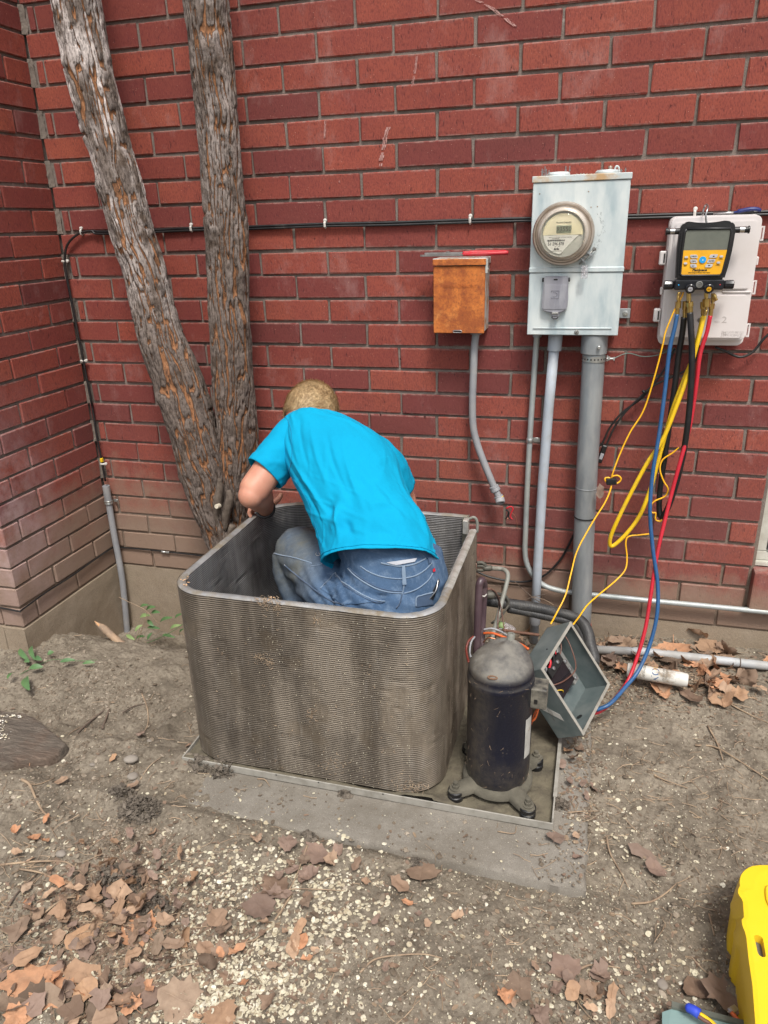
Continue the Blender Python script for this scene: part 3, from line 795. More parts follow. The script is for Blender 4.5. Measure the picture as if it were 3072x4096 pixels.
# ================================================================== concrete pad
pad = thing('concrete_pad', 'thin weathered concrete equipment pad under the steel pan, half buried in soil', 'concrete pad', (1.4, -.7, PAD[4]))
n1, n2 = 150, 115; V = []
px_ = np.linspace(PAD[0], PAD[2], n1); py_ = np.linspace(PAD[1], PAD[3], n2)
X, Y = np.meshgrid(px_, py_)
Zt = PAD[4] + (fbm(X * 9, Y * 9, 4, 12) - .5) * .005
edge = np.minimum(np.minimum(X - PAD[0], PAD[2] - X), np.minimum(Y - PAD[1], PAD[3] - Y))
Zt -= .010 * np.clip(1 - edge / .012, 0, 1) ** 2
jx = np.where(edge < .001, (fbm(X * 14, Y * 14, 3, 15) - .5) * .014, 0)
top = np.stack([(X + jx).ravel(), (Y + jx).ravel(), Zt.ravel()], 1)
ii = np.arange(n1 * n2).reshape(n2, n1)
F = np.stack([ii[:-1, :-1].ravel(), ii[:-1, 1:].ravel(), ii[1:, 1:].ravel(), ii[1:, :-1].ravel()], 1).tolist()
loop = list(ii[0]) + list(ii[1:, -1]) + list(ii[-1, ::-1][1:]) + list(ii[::-1, 0][1:-1])
base = len(top); low = top[loop].copy(); low[:, 2] -= .06
top = np.vstack([top, low]); m_ = len(loop)
F += [[loop[(k + 1) % m_], loop[k], base + k, base + (k + 1) % m_] for k in range(m_)]
mk('slab', top, F, M_pad, pad, True, 50)
# ================================================================== cables on the wall
def clip_part(p, parent, horizontal=True, m=None):
    mb = MB()
    if horizontal:
        mb.tube([p + Vector((0, -.003, -.010)), p + Vector((0, -.011, -.006)), p + Vector((0, -.012, .004)), p + Vector((0, -.006, .009))], .0042, 6)
        mb.lathe([(.006, 0), (.006, .006), (.003, .0075)], p + Vector((.001, -.003, .013)), (0, -1, 0), 10)
    else:
        mb.tube([p + Vector((-.010, -.003, 0)), p + Vector((-.006, -.011, 0)), p + Vector((.004, -.012, 0)), p + Vector((.009, -.006, 0))], .0042, 6)
        mb.lathe([(.006, 0), (.006, .006), (.003, .0075)], p + Vector((.014, -.003, .001)), (0, -1, 0), 10)
    return mb.build('clip', m or M_white_clip, parent, True, 40)

zc = 1.3845
cb = thing('coaxial_cable', 'twin black coaxial cable clipped along the mortar joint and down into the corner conduit', 'cable', (1.2, 0, zc))
path = [(3.9, -.008, zc - .006), (3.2, -.008, zc - .002), (2.45, -.009, zc - .001), (2.1, -.009, zc - .001), (1.866, -.009, zc), (1.575, -.009, zc + .001), (1.3, -.009, zc), (1.078, -.009, zc + .002), (.8, -.009, zc), (.569, -.009, zc + .001), (.3, -.009, zc - .003), (.2, -.009, zc - .002), (.135, -.011, zc + .001), (.085, -.014, zc - .012), (.040, -.016, zc - .045), (.018, -.016, zc - .095), (.013, -.017, zc - .16), (.016, -.017, 1.114), (.022, -.017, .903), (.027, -.018, .719), (.030, -.024, .60), (.034, -.026, .50), (.038, -.03, .40)]
MB().tube(spline(path, 6), .0042, 8).build('cable', M_blacktape, cb, True)
MB().tube([Vector(p) + Vector((0, -.001 if p[0] > .3 else -.004, -.0078 if p[0] > .16 else 0)) + Vector((0.004 if p[0] < .16 else 0, 0, 0)) for p in spline(path[:-3], 6)], .0040, 8).build('cable', M_blacktape, cb, True)
for x in (2.55, 2.25, 1.575, 1.078, .569):
    clip_part(Vector((x, -.006, zc)), cb)
clip_part(Vector((.109, -.006, zc - .001)), cb); clip_part(Vector((.014, -.010, 1.281)), cb, False); clip_part(Vector((.021, -.010, .903)), cb, False); clip_part(Vector((.036, -.018, .474)), cb, False)
MB().box((.030, -.033, .482), (.040, -.02, .50), .002).build('terminator_cap', M_yellow, cb)

cd = thing('corner_conduit', 'grey conduit rising from the soil in the wall corner, cable entering its open top', 'conduit', (.035, -.03, -.2))
pp = [(.0365, -.030, .372), (.036, -.030, .30), (.037, -.032, .16), (.041, -.034, -.015), (.036, -.036, -.15), (.022, -.04, -.33), (.015, -.05, -.42)]
sp = spline(pp, 6); mb = MB(); seg = 14
mb.tube(sp, .0135, seg, cap=False); mb.build('pipe', M_pvc_g, cd, True)
MB().lathe([(.0150, -.062), (.0155, -.060), (.0155, .002), (.0135, .003), (.0115, .001), (.0115, -.05)], sp[0] + Vector((0, 0, .004)), (0, 0, 1), 16, True, True).build('coupling', M_pvc_g, cd, True, 40)
mb = MB(); mb.lathe([(.0165, 0), (.0175, .001), (.0175, .005), (.0165, .0065), (.0165, .010), (.0175, .011), (.0175, .015), (.0165, .016)], (.0365, -.031, .297), (0, 0, 1), 18)
mb.box((.048, -.012, .300), (.070, -.009, .313), .001); mb.lathe([(.006, 0), (.006, .003), (.003, .004)], (.064, -.012, .3065), (0, -1, 0), 10); mb.build('strap', M_zinc_clip, cd, True, 35)

# lower thin cable along the second joint
lc = thing('thin_cable', 'thin black cable lying in the lowest mortar joints of both walls with an inline coupler', 'cable', (.3, 0, .08))
pth = [(-1.4, -.594, .083), (-.3, -.594, .082), (-.08, -.594, .080), (.004, -.598, .078), (.008, -.585, .079), (.007, -.45, .083), (.007, -.3, .080), (.007, -.15, .084), (.006, -.03, .083), (.03, -.008, .082), (.2, -.007, .084), (.42, -.008, .082), (.7, -.007, .078), (1.2, -.008, .08), (1.5, -.008, .075)]
MB().tube(spline(pth, 6), .0035, 7).build('cable', M_blacktape, lc, True)
MB().lathe([(.0045, 0), (.0055, .002), (.0055, .014), (.004, .016), (.004, .022), (.0058, .024), (.0058, .036), (.004, .038)], (.245, -.009, .0825), (1, 0, -.01), 12).build('coupler', M_zinc_clip, lc, True, 40)

# ================================================================== rusty disconnect box
rb = thing('disconnect_box', 'rusted orange electrical disconnect box mounted left of the meter, pliers lying on top', 'electrical box', (1.557, 0, 1.037))
MB().box((1.478, -.088, 1.042), (1.640, -.001, 1.268), .003).build('body', M_rust_edge, rb)
MB().box((1.472, -.1005, 1.038), (1.640, -.0885, 1.2485), .002).build('cover', M_rust, rb)
MB().box((1.4705, -.1035, 1.2515), (1.6435, -.002, 1.2725), .002).build('hood', M_rust_edge, rb)
MB().box((1.471, -.1062, 1.2512), (1.643, -.1037, 1.2705), .001).build('hood_lip', M_rust, rb)
mb = MB(); mb.box((1.640, -.1, 1.226), (1.6475, -.086, 1.270), .001); mb.lathe([(.003, 0), (.003, .002)], (1.6475, -.093, 1.238), (1, 0, 0), 8); mb.build('hinge', M_rust_edge, rb)
mb = MB()
for q in (rrect(1.538, 1.0405, 1.567, 1.0475, .003, 3, -.1012),): mb.tube(q + [q[0]], .0012, 6)
mb.build('latch_slot', M_steel, rb, True)
MB().box((1.541, -.1011, 1.0417), (1.564, -.1006, 1.0463)).build('latch_opening', M_ink, rb)
mtx = M_rust
text_mesh('lettering', 'GENERAL', .0115, (1.528, -.1006, 1.186), mtx, rb, ext=.0008, sx=.95)
text_mesh('lettering', 'ELECTRIC', .0115, (1.590, -.1006, 1.186), mtx, rb, ext=.0008, sx=.95)
q = [Vector((1.5575 + .0065 * cos(a), -.1008, 1.1865 + .0065 * sin(a))) for a in np.linspace(0, 2 * pi, 17)]; MB().tube(q, .0007, 5, cap=False).build('emblem', mtx, rb)
text_mesh('emblem_letters', 'GE', .008, (1.5575, -.1006, 1.1865), mtx, rb, ext=.0006, shear=.2)
MB().lathe([(.019, 0), (.019, -.010), (.0165, -.012)], (1.606, -.05, 1.040), (0, 0, 1), 18).build('conduit_hub', M_pvc_g, rb, True, 40)

fc = thing('flexible_conduit', 'grey flexible conduit hanging from the rusted box, cut end with fitting', 'conduit', (1.6, -.05, 1.03))
pts = [(1.606, -.05, 1.032), (1.602, -.05, .99), (1.600, -.050, .913), (1.598, -.05, .802), (1.602, -.05, .711), (1.617, -.052, .65), (1.640, -.055, .59), (1.664, -.058, .535), (1.681, -.06, .497)]
MB().tube(spline(pts, 8), .0125, 14).build('tube', M_pvc_g, fc, True)
e0 = Vector(pts[-1]); ed = Vector((.022, -.004, -.042)).normalized()
MB().lathe([(.0135, -.004), (.0175, -.002), (.0175, .004), (.0165, .005), (.0175, .008), (.0175, .017), (.014, .019), (.0125, .020), (.0125, .036), (.0165, .037), (.0165, .044)], e0, ed, 18).build('fitting', M_pvc_g, fc, True, 35)
e1 = e0 + ed * .047
MB().lathe([(.0168, 0), (.0168, .003)], e1 - ed * .004, ed, 18).build('sealing_ring', M_yellow, fc, True)
MB().lathe([(.0165, 0), (.0172, .006), (.0168, .017), (.0145, .019), (.0105, .019), (.0100, .002)], e1, (ed + Vector((0, -.8, -.1))).normalized(), 18, True, True).build('connector', M_pvc_g, fc, True, 40)
e2 = e1 + Vector((.010, -.012, -.006))
w = lambda *q: [P(x, y, Y=-.085) for x, y in q]
MB().tube(spline(w((2025, 2034), (2044, 2026), (2052, 2036), (2045, 2052), (2042, 2068), (2050, 2078)), 6), .0022, 7).build('wire', M_redwire, fc, True)
MB().tube(spline(w((2022, 2040), (2032, 2046), (2030, 2062), (2022, 2076)), 6), .0022, 7).build('wire', M_ink, fc, True)
MB().tube(spline(w((2025, 2038), (2036, 2050), (2034, 2066), (2040, 2075), (2050, 2080)), 6), .0022, 7).build('wire', M_ink, fc, True)
MB().tube(spline(w((2048, 2050), (2062, 2066), (2068, 2090), (2068, 2116)), 6), .0009, 6).build('bare_wire', M_copper, fc, True)
MB().tube(w((2033, 2073), (2026, 2078)), .0012, 6).build('bare_wire', M_copper, fc, True)

# water pump pliers on the rusty box
pl = thing('pliers', 'water pump pliers with red grips lying on top of the rusted box', 'pliers', (1.56, -.075, 1.275))
zt = 1.2835
def pp2(x, y, Y=-.085): return P(x, y, Y=Y)
h1 = [(1.562, -.080), (1.60, -.083), (1.64, -.083), (1.68, -.078), (1.707, -.071)]
h2 = [(1.562, -.070), (1.60, -.062), (1.64, -.058), (1.675, -.06), (1.700, -.064)]
MB().tube(spline([(x, y, zt - .001 + .0008 * i) for i, (x, y) in enumerate(h1)], 6), [.0045] * 4 + [.0062] * 21, 10).build('grip', M_redgrip, pl, True)
MB().tube(spline([(x, y, zt + .004) for x, y in h2], 6), [.0045] * 4 + [.0062] * 21, 10).build('grip', M_redgrip, pl, True)
mb = MB()
mb.prism([(1.434, -.088, zt - .005), (1.425, -.084, zt - .005), (1.424, -.074, zt - .005), (1.438, -.070, zt - .005), (1.47, -.072, zt - .005), (1.52, -.068, zt - .005), (1.57, -.076, zt - .005), (1.565, -.086, zt - .005), (1.51, -.084, zt - .005), (1.47, -.086, zt - .005)], (0, 0, .0055))
mb.prism([(1.440, -.082, zt + .001), (1.452, -.080, zt + .001), (1.50, -.082, zt + .001), (1.57, -.070, zt + .001), (1.565, -.061, zt + .001), (1.51, -.062, zt + .001), (1.455, -.064, zt + .001), (1.436, -.068, zt + .001)], (0, 0, .0055))
for i in range(9): mb.box((1.442 + i * .0065, -.0905, zt - .004), (1.4455 + i * .0065, -.0855, zt + .001))
mb.build('jaws', M_steel, pl, bevel=.0008)
MB().lathe([(.008, 0), (.008, .003), (.004, .004)], (1.515, -.073, zt + .006), (0, 0, 1), 12).build('pivot', M_steel, pl, True, 40)

# ================================================================== electricity meter box
mbx = thing('meter_box', 'weathered pale galvanised electricity meter box with round glass meter on the brick wall', 'meter box', (1.92, 0, 1.04))
X0, X1, Z0, ZM, Z1 = 1.780, 2.058, 1.038, 1.2275, 1.499; FY = -.115
mb = MB(); mb.box((X0 + .002, -.108, Z0 + .002), (X1 - .002, -.002, Z1 - .003), .003); mb.build('body', M_galv, mbx)
MB().box((X0, FY - .0005, ZM + .0035), (X1, -.1075, Z1 - .018), .002).build('upper_cover', M_galv, mbx)
MB().box((X0 - .0015, FY - .0035, ZM - .0005), (X1 + .0025, -.107, ZM + .0145), .002).build('cover_joint', M_galv, mbx)
MB().box((X0, FY, Z0), (X1, -.1075, ZM - .002), .002).build('lower_cover', M_galv, mbx)
mb = MB(); mb.box((X0 - .003, FY - .004, Z1 - .0165), (X1 + .003, -.001, Z1 + .001), .0015); mb.build('top_cap', M_rust_top, mbx)
mb = MB(); mb.tube([(X0 + .018, FY - .0005, Z0 + .021), (X1 - .020, FY - .0005, Z0 + .0225)], .003, 8, flat=.7); mb.build('pressed_rib', M_galv, mbx, True)
for x in (1.849, 1.990): MB().lathe([(.0345, 0), (.0345, .006), (.032, .009), (.0295, .0115)], (x, -.055, Z1 + .001), (0, 0, 1), 28).build('hub_cap', M_galv, mbx, True, 35)
mb = MB()
for x, y, h in ((1.803, -.10, .022), (1.806, -.09, .02), (1.812, -.095, .028), (1.815, -.08, .022), (1.823, -.09, .018), (1.868, -.03, .03), (1.880, -.028, .03), (2.03, -.05, .014), (2.042, -.06, .016)):
    MB().tube([(x, y, Z1), (x + rng.uniform(-.001, .001), y, Z1 + h)], .0016, 6).lathe([(.003, 0), (.003, .003)], (x, y, Z1 + h * .55), (0, 0, 1), 6).build('screw_stub', M_steel, mbx)
mb = MB()
for i in range(26):
    mb.ball((1.80 + rng.choice([rng.uniform(0, .03), rng.uniform(.09, .15)]), -.095 + rng.random() * .04, Z1 + .003), rng.uniform(.0015, .004), 1, (1, 1, .8))
tag(mb.build('debris', M_bronze, mbx), kind='stuff')
MB().lathe([(.006, 0), (.0065, .001), (.0065, .022), (.006, .023)], (1.998, -.02, Z1 + .002), (0, 0, 1), 12).build('nipple', M_bronze, mbx, True)
MB().tube(spline([(2.008, -.02, Z1 + .001), (2.014, -.022, Z1 + .022), (2.022, -.02, Z1 + .02), (2.026, -.02, Z1)], 4), .003, 6).build('rust_bracket', M_rust_top, mbx, True)
# screws, slotted screw, tab
for x, z in ((1.801, 1.452), (1.942, 1.453), (1.952, 1.41), (1.970, 1.411)): MB().lathe([(.0022, 0), (.0015, .001)], (x, FY - .0005, z), (0, -1, 0), 8).build('screw', M_bronze, mbx)
mb = MB().lathe([(.0075, 0), (.0075, .002), (.006, .003)], (1.934, FY, Z0 + .010), (0, -1, 0), 16); mb.build('slotted_screw', M_dullmetal, mbx, True, 40)
mb = MB().box((-.0065, -.0008, -.0007), (.0065, 0, .0007), mat=Matrix.Translation((1.934, FY - .0028, Z0 + .010)) @ Matrix.Rotation(radians(-62), 4, 'Y')); mb.build('screw_slot', M_ink, mbx)
mb = MB().box((2.050, -.008, 1.078), (2.093, -.004, 1.108), .001); mb.build('mounting_tab', M_galv_dark, mbx)
MB().lathe([(.0085, 0), (.008, .003), (.004, .004), (.004, .002), (.002, .002)], (2.078, -.008, 1.094), (0, -1, 0), 14).build('tab_screw', M_zinc_clip, mbx, True, 40)
# scratches on the cover
M_scr = simple('grey_scratches', (.16, .20, .22), (.26, .30, .31), 60, .7, bump=0)
mb = MB()
for i in range(70):
    a = rng.uniform(-.9, .65); r = .042 + .05 + rng.gauss(0, .004) + (.008 if a > 0 else .0); x = 1.874 + .02 + r * cos(a) * .98; z = 1.335 - .0 + r * sin(a)
    d = Vector((-sin(a) + rng.uniform(-.4, .4), 0, cos(a) + rng.uniform(-.4, .4))).normalized() * rng.uniform(.001, .0045); p = Vector((x, FY - .0009, z)); n_ = Vector((d.z, 0, -d.x)).normalized() * rng.uniform(.0003, .0008)
    mb.add([p - d, p + n_, p + d, p - n_], [[0, 1, 2, 3]])
mb.build('scratches', M_scr, mbx)
# the meter itself
mt = thing('electricity_meter', 'round glass electricity meter with cream dial and digital readout on the meter box', 'meter', (1.875, FY, 1.34))
mc = Vector((1.877, FY, 1.338))
MB().lathe([(.080, 0), (.0875, .001), (.0905, .006), (.0905, .022), (.0870, .027), (.083, .027), (.080, .023)], mc, (0, -1, 0), 56).build('sealing_ring', M_bronze, mt, True, 35)
MB().lathe([(.0805, .020), (.0765, .022), (.0755, .012)], mc, (0, -1, 0), 56, False, False).build('ring_gap', M_sealgap, mt, True)
MB().lathe([(.0765, .015), (.0755, .029), (.0730, .036), (.0700, .0395), (.0675, .040), (.0655, .050), (.0635, .050)], mc, (0, -1, 0), 56, False, False).build('meter_base_rim', simple('smoky_rim', (.42, .36, .29), (.55, .50, .44), 16, .25, .3), mt, True, 50)
MB().lathe([(.0635, .030), (.0640, .052), (.0625, .056), (.0585, .058), (.0570, .0600), (.050, .0615), (.030, .0625), (.001, .063)], mc, (0, -1, 0), 56, False, True).build('glass_dome', M_glass, mt, True, 60)
dy = mc.y - .047
def disc(c, r, y, a0=0, a1=360, n=48): return [Vector((c.x + r * cos(radians(a)), y, c.z + r * sin(radians(a)))) for a in np.linspace(a0, a1, n)]
MB().prism(disc(mc, .0625, dy + .004)[:-1], (0, .003, 0)).build('dial_plate', M_dialgrey, mt)
MB().prism(disc(mc, .056, dy + .001, -2, 182, 40), (0, .0028, 0)).build('cream_dial', M_dial, mt)
wl = [Vector((mc.x + .046, dy + .0015, mc.z - .003)), Vector((mc.x + .020, dy + .0015, mc.z - .028)), Vector((mc.x + .004, dy + .0015, mc.z - .046)), Vector((mc.x - .002, dy + .0015, mc.z - .0535))] + disc(mc, .0545, dy + .0015, 264, 183, 22)
MB().prism(wl, (0, .0022, 0)).build('white_label', M_dialwhite, mt)
MB().box((mc.x - .019, dy - .0006, mc.z + .003), (mc.x + .024, dy + .001, mc.z + .0245), .0008).build('lcd', M_lcd2, mt)
MB().box((mc.x - .017, dy - .0009, mc.z + .005), (mc.x + .022, dy - .0005, mc.z + .0225)).build('lcd_window', simple('lcd_shade', (.27, .30, .22), None, 20, .35, bump=0), mt)
text_mesh('readout', '93550', .0185, (mc.x + .0025, dy - .0010, mc.z + .0135), M_inkgrey, mt, ext=.0002, sx=.95, shear=.08)
text_mesh('print', 'KILOWATTHOURS', .0052, (mc.x + .001, dy + .0003, mc.z + .0325), M_inkgrey, mt, ext=.0002)
text_mesh('print', 'FORM 2S CL200 240V 3W TYPE C1SR 30TA', .0036, (mc.x - .006, dy + .0010, mc.z - .0085), M_inkgrey, mt, ext=.0002)
text_mesh('print', 'WATTHOUR', .0036, (mc.x - .020, dy + .0010, mc.z - .0120), M_inkgrey, mt, ext=.0002)
mb = MB(); x = mc.x - .044
while x < mc.x + .007:
    w_ = rng.choice([.0004, .0008]); mb.box((x, dy + .0009, mc.z - .0195), (x + w_, dy + .0014, mc.z - .0148)); x += w_ + rng.choice([.0004, .0007])
mb.build('barcode', M_ink, mt)
text_mesh('serial_number', '51 296 878', .0125, (mc.x - .018, dy + .0009, mc.z - .0268), M_ink, mt, ext=.0002, sx=.82)
text_mesh('logo', 'Itrōn', .0075, (mc.x - .016, dy + .0009, mc.z - .0410), M_ink, mt, ext=.0002, shear=.25, offset=.0003)
text_mesh('print', 'WP      007', .0034, (mc.x - .014, dy + .0009, mc.z - .0348), M_inkgrey, mt, ext=.0002)
text_mesh('print', 'WATTHOUR METER', .003, (mc.x - .013, dy + .0009, mc.z - .0465), M_inkgrey, mt, ext=.0002)
# clamp lugs and screw of the ring, plastic seal
a = radians(-43); ld = Vector((cos(a), 0, sin(a))); lt = Vector((-ld.z, 0, ld.x))
c0 = mc + ld * .094 + Vector((0, -.016, 0))
mb = MB()
for s in (-1, 1):
    for yy in (-.006, .006):
        b0 = c0 + lt * s * .012 + Vector((0, yy, 0)); mb.prism([b0 - ld * .010 - lt * .0015, b0 - ld * .010 + lt * .0015, b0 + ld * .016 + lt * (.0015 + s * .004), b0 + ld * .016 - lt * (.0015 - s * .004)], (0, .0025, 0))
    b0 = c0 + lt * s * .012; mb.prism([b0 - ld * .010 - lt * .001 + Vector((0, -.008, 0)), b0 + ld * .014 - lt * .001 + Vector((0, -.008, 0)), b0 + ld * .014 + lt * .001 + Vector((0, -.008, 0)), b0 - ld * .010 + lt * .001 + Vector((0, -.008, 0))], (0, .017, 0))
mb.build('clamp_lug', M_galv_dark, mt)
MB().tube([c0 + ld * .004 - lt * .028, c0 + ld * .004 + lt * .030], .0032, 8).build('clamp_screw', M_dullmetal, mt, True)
MB().lathe([(.006, 0), (.006, .007), (.004, .008)], c0 + ld * .004 + lt * .028, lt, 10).build('screw_head', M_dullmetal, mt, True, 40)
sp0 = P(2336, 1050, Y=-.14)
MB().tube(spline([c0 + ld * .004 + Vector((0, -.008, 0)), P(2336, 1030, Y=-.14), P(2342, 1062, Y=-.14)], 6), .0007, 5).build('seal_wire', M_steel, mt, True)
s0 = P(2338, 1088, Y=-.142)
MB().box((s0.x - .0095, s0.y - .003, s0.z - .0185), (s0.x + .0095, s0.y + .003, s0.z + .0185), .0015, ).build('plastic_seal', M_clearpl, mt)
MB().box((s0.x - .003, s0.y - .0012, s0.z - .012), (s0.x + .002, s0.y + .0012, s0.z + .016), .001).build('seal_core', M_btn, mt)

# breaker cover
bc = MB(); bx0, bx1, bz0, bz1 = 1.825, 1.900, 1.112, 1.2165
q = [(bx0 + .002, bz1), (bx1 - .001, bz1), (bx1, bz1 - .03), (bx1 + .002, bz1 - .07), (bx1 + .001, bz0 + .010), (bx1 - .008, bz0), (1.879, bz0 - .004), (1.874, bz0 - .022), (1.866, bz0 - .027), (1.857, bz0 - .022), (1.853, bz0 - .004), (bx0 + .006, bz0), (bx0 - .002, bz0 + .010), (bx0 - .002, bz1 - .07)]
bk = MB().prism([Vector((x, FY - .001, z)) for x, z in q], (0, -.017, 0)); bk.build('breaker_cover', M_gray_cover, mbx, bevel=.003)
MB().box((bx0 + .004, FY - .0195, bz0 + .006), (bx1 - .003, FY - .0175, bz1 - .024), .0012).build('cover_panel', M_gray_cover, mbx)
mb = MB()
for i in range(15):
    x = bx0 + .009 + i * .0041; mb.box((x, FY - .0202, bz0 + .009), (x + .0016, FY - .0193, bz0 + .040), .0003)
mb.build('cover_rib', M_gray_cover, mbx)
mb = MB(); c = Vector((1.8625, FY - .0198, 1.163))
q = [(-.0115, .0115), (.0115, .0115), (.0115, -.0115), (-.0115, -.0115), (-.0115, -.007)]; 
mb.tube([c + Vector((x, 0, z)) for x, z in q], .0008, 5); mb.tube([c + Vector((-.0115, 0, .0115)), c + Vector((-.0115, 0, .007))], .0008, 5)
q = [(-.0065, .0065), (.001, .0065), (.006, .003), (.006, -.003), (.001, -.0065), (-.0065, -.0065)]
mb.tube([c + Vector((x, 0, z)) for x, z in q], .0008, 5); mb.build('emblem', simple('emblem_grey', (.14, .14, .17), None, 10, .5, bump=0), mbx)
MB().box((1.856, FY - .0192, 1.2055), (1.868, FY - .0176, 1.2095), .0008).build('cover_slot', M_ink, mbx)
mb = MB().box((1.856, FY - .0215, bz0 - .008), (1.875, FY - .0175, bz0 - .001), .001); mb.build('latch', M_zinc_clip, mbx)
mb = MB(); q = rrect(1.8565, bz0 - .0200, 1.8745, bz0 - .0145, .002, 3, FY - .0183); mb.tube(q + [q[0]], .0011, 5); mb.build('latch_loop', M_ink, mbx)
for x in (bx0 - .001, bx1 + .001): MB().tube([(x, FY - .010, bz1 - .004), (x, FY - .010, bz1 - .016)], .0035, 8).build('cover_hinge', M_black, mbx, True)

# ================================================================== pipes below the meter box
pa = thing('thin_conduit', 'thin zinc conduit bending at the bottom and running right along the wall foot', 'conduit', (1.8, -.03, 1.0))
pts = [(1.806, -.03, 1.036), (1.803, -.03, .95), (1.798, -.03, .72), (1.796, -.03, .50), (1.797, -.03, .30), (1.798, -.031, .245), (1.807, -.033, .195), (1.832, -.035, .150), (1.875, -.036, .113), (1.93, -.034, .098), (1.98, -.032, .094), (2.25, -.03, .091), (2.64, -.03, .092), (4.2, -.03, .090)]
sp = spline(pts, 8)
mb = MB().tube(sp, .0098, 12); mb.build('tube', M_emt, pa, True)
MB().lathe([(.0145, 0), (.0145, .016), (.0125, .018)], (1.806, -.03, 1.019), (0, 0, 1), 14).build('box_connector', M_galv_dark, pa, True, 40)
mb = MB().lathe([(.0115, 0), (.0125, .002), (.0125, .013), (.0115, .015)], (1.7975, -.03, .658), (0, 0, 1), 16); mb.box((1.807, -.022, .658), (1.832, -.019, .674), .001); mb.lathe([(.005, 0), (.0045, .003)], (1.824, -.022, .666), (0, -1, 0), 10); mb.build('strap', M_zinc_clip, pa, True, 40)
pb = thing('pvc_pipe', 'straight pale blue grey plastic pipe from meter box, between the thin and thick pipes', 'pipe', (1.85, -.05, 1.0))
MB().tube([(1.866, -.052, 1.037), (1.857, -.052, .80), (1.850, -.052, .52), (1.848, -.053, .20), (1.848, -.053, -.12)], .0168, 18).build('tube', M_pvc, pb, True)
MB().lathe([(.0225, -.034), (.0225, .02), (.0215, .022)], (1.866, -.052, 1.014), (0.03, 0, 1), 20).build('socket', M_pvc, pb, True, 40)
MB().lathe([(.0195, -.07), (.0205, -.068), (.0205, .0), (.019, .002)], (1.848, -.053, .028), (0, 0, 1), 20).build('socket', M_pvc_g, pb, True, 40)
pc = thing('service_pipe', 'thick grey service pipe from the meter box into the soil, strapped with a ground clamp', 'pipe', (2.0, -.07, 1.0))
pcs = [(1.990, -.07, 1.037), (1.991, -.07, .95), (1.996, -.07, .60), (2.004, -.07, .30), (2.014, -.07, .05), (2.02, -.07, -.2)]
MB().tube(pcs, .0355, 28).build('tube', M_galv_dark, pc, True)
MB().lathe([(.0365, -.04), (.041, -.037), (.041, .020), (.038, .0215)], (1.990, -.07, 1.014), (0, 0, 1), 28).build('hub', M_galv_dark, pc, True, 35)
MB().lathe([(.005, 0), (.0052, .008), (.004, .009)], (2.004, -.111, 1.001), (.1, -1, 0), 10).build('hub_bolt', M_zinc_clip, pc, True, 40)
MB().lathe([(.0362, 0), (.0367, .001), (.0367, .003), (.0362, .004)], (1.9985, -.07, .518), (0, 0, 1), 28).build('coupling_seam', M_galv_dark, pc, True, 40)
MB().lathe([(.0366, 0), (.0385, .001), (.0385, .0035), (.0366, .0045)], (2.0015, -.07, .410), (0, 0, 1), 28).build('cable_tie', M_black, pc, True, 40)
# perforated ground strap
mb = MB().lathe([(.0363, 0), (.0377, .0006), (.0377, .0185), (.0363, .019)], (1.992, -.07, .951), (0.02, 0, 1), 36); mb.build('ground_strap', M_zinc_clip, pc, True, 40)
mb = MB()
for k in range(-5, 5):
    a = radians(-90 + 17 * k + 4); n_ = Vector((cos(a), sin(a), 0)); mb.lathe([(.0028, 0), (.002, .0004)], Vector((1.992, -.07, .9605)) + n_ * .0377, n_, 8)
mb.build('strap_hole', M_ink, pc)
mb = MB(); b0 = Vector((2.031, -.085, .962)); mb.lathe([(.004, 0), (.004, .02)], b0 - Vector((0, 0, .0)), (1, 0, .0), 8); mb.lathe([(.007, 0), (.007, .006)], b0 + Vector((.004, 0, 0)), (1, 0, 0), 6); mb.lathe([(.0065, 0), (.0065, .005)], b0 + Vector((.02, 0, -.001)), (1, 0, 0), 6)
mb.box(b0 + Vector((0, -.002, -.009)), b0 + Vector((.004, .012, .009)), .001); mb.build('clamp_bolt', M_zinc_clip, pc, True, 30)
gw = thing('ground_wire', 'thin green ground wire from the pipe clamp to behind the white enclosure', 'wire', (2.1, -.05, .95))
MB().tube(spline([b0 + Vector((.02, 0, 0)), P(2510, 1413, Y=-.06), P(2570, 1426, Y=-.05), P(2630, 1420, Y=-.04), P(2700, 1392, Y=-.03)], 6), .0018, 6).build('wire', M_greenwire, gw, True)
lf = P(2398, 1960, Y=-.10)

# black cables with connector behind the hoses
bk_ = thing('black_cable', 'pair of black cables tied together and ending in a grey connector beside the thick pipe', 'cable', (2.15, -.02, .7))
MB().tube(spline([P(x, y, Y=-.03) for x, y in ((2700, 1395), (2668, 1460), (2620, 1530), (2570, 1590), (2490, 1650), (2440, 1710), (2412, 1768), (2395, 1785))], 6), .0036, 7).build('cable', M_blacktape, bk_, True)
MB().tube(spline([P(x, y, Y=-.035) for x, y in ((2810, 1400), (2760, 1470), (2680, 1512), (2610, 1545), (2560, 1590), (2500, 1650), (2455, 1715), (2428, 1775), (2418, 1790))], 6), .0036, 7).build('cable', M_blacktape, bk_, True)
mb = MB(); mb.box((-.0085, -.008, -.032), (.0085, .008, .032), .003, Matrix.Translation(P(2408, 1815, Y=-.035)) @ Matrix.Rotation(radians(-14), 4, 'Y').inverted()); mb.build('connector', M_black, bk_)
mb = MB(); mb.box((-.005, -.0095, -.018), (.006, -.0078, .004), .001, Matrix.Translation(P(2408, 1815, Y=-.035)) @ Matrix.Rotation(radians(-14), 4, 'Y').inverted()); mb.build('connector_latch', M_gray_cover, bk_)
MB().tube([P(2570, 1562, Y=-.038), P(2582, 1574, Y=-.038)], .005, 8).build('cable_tie', M_black, bk_, True)
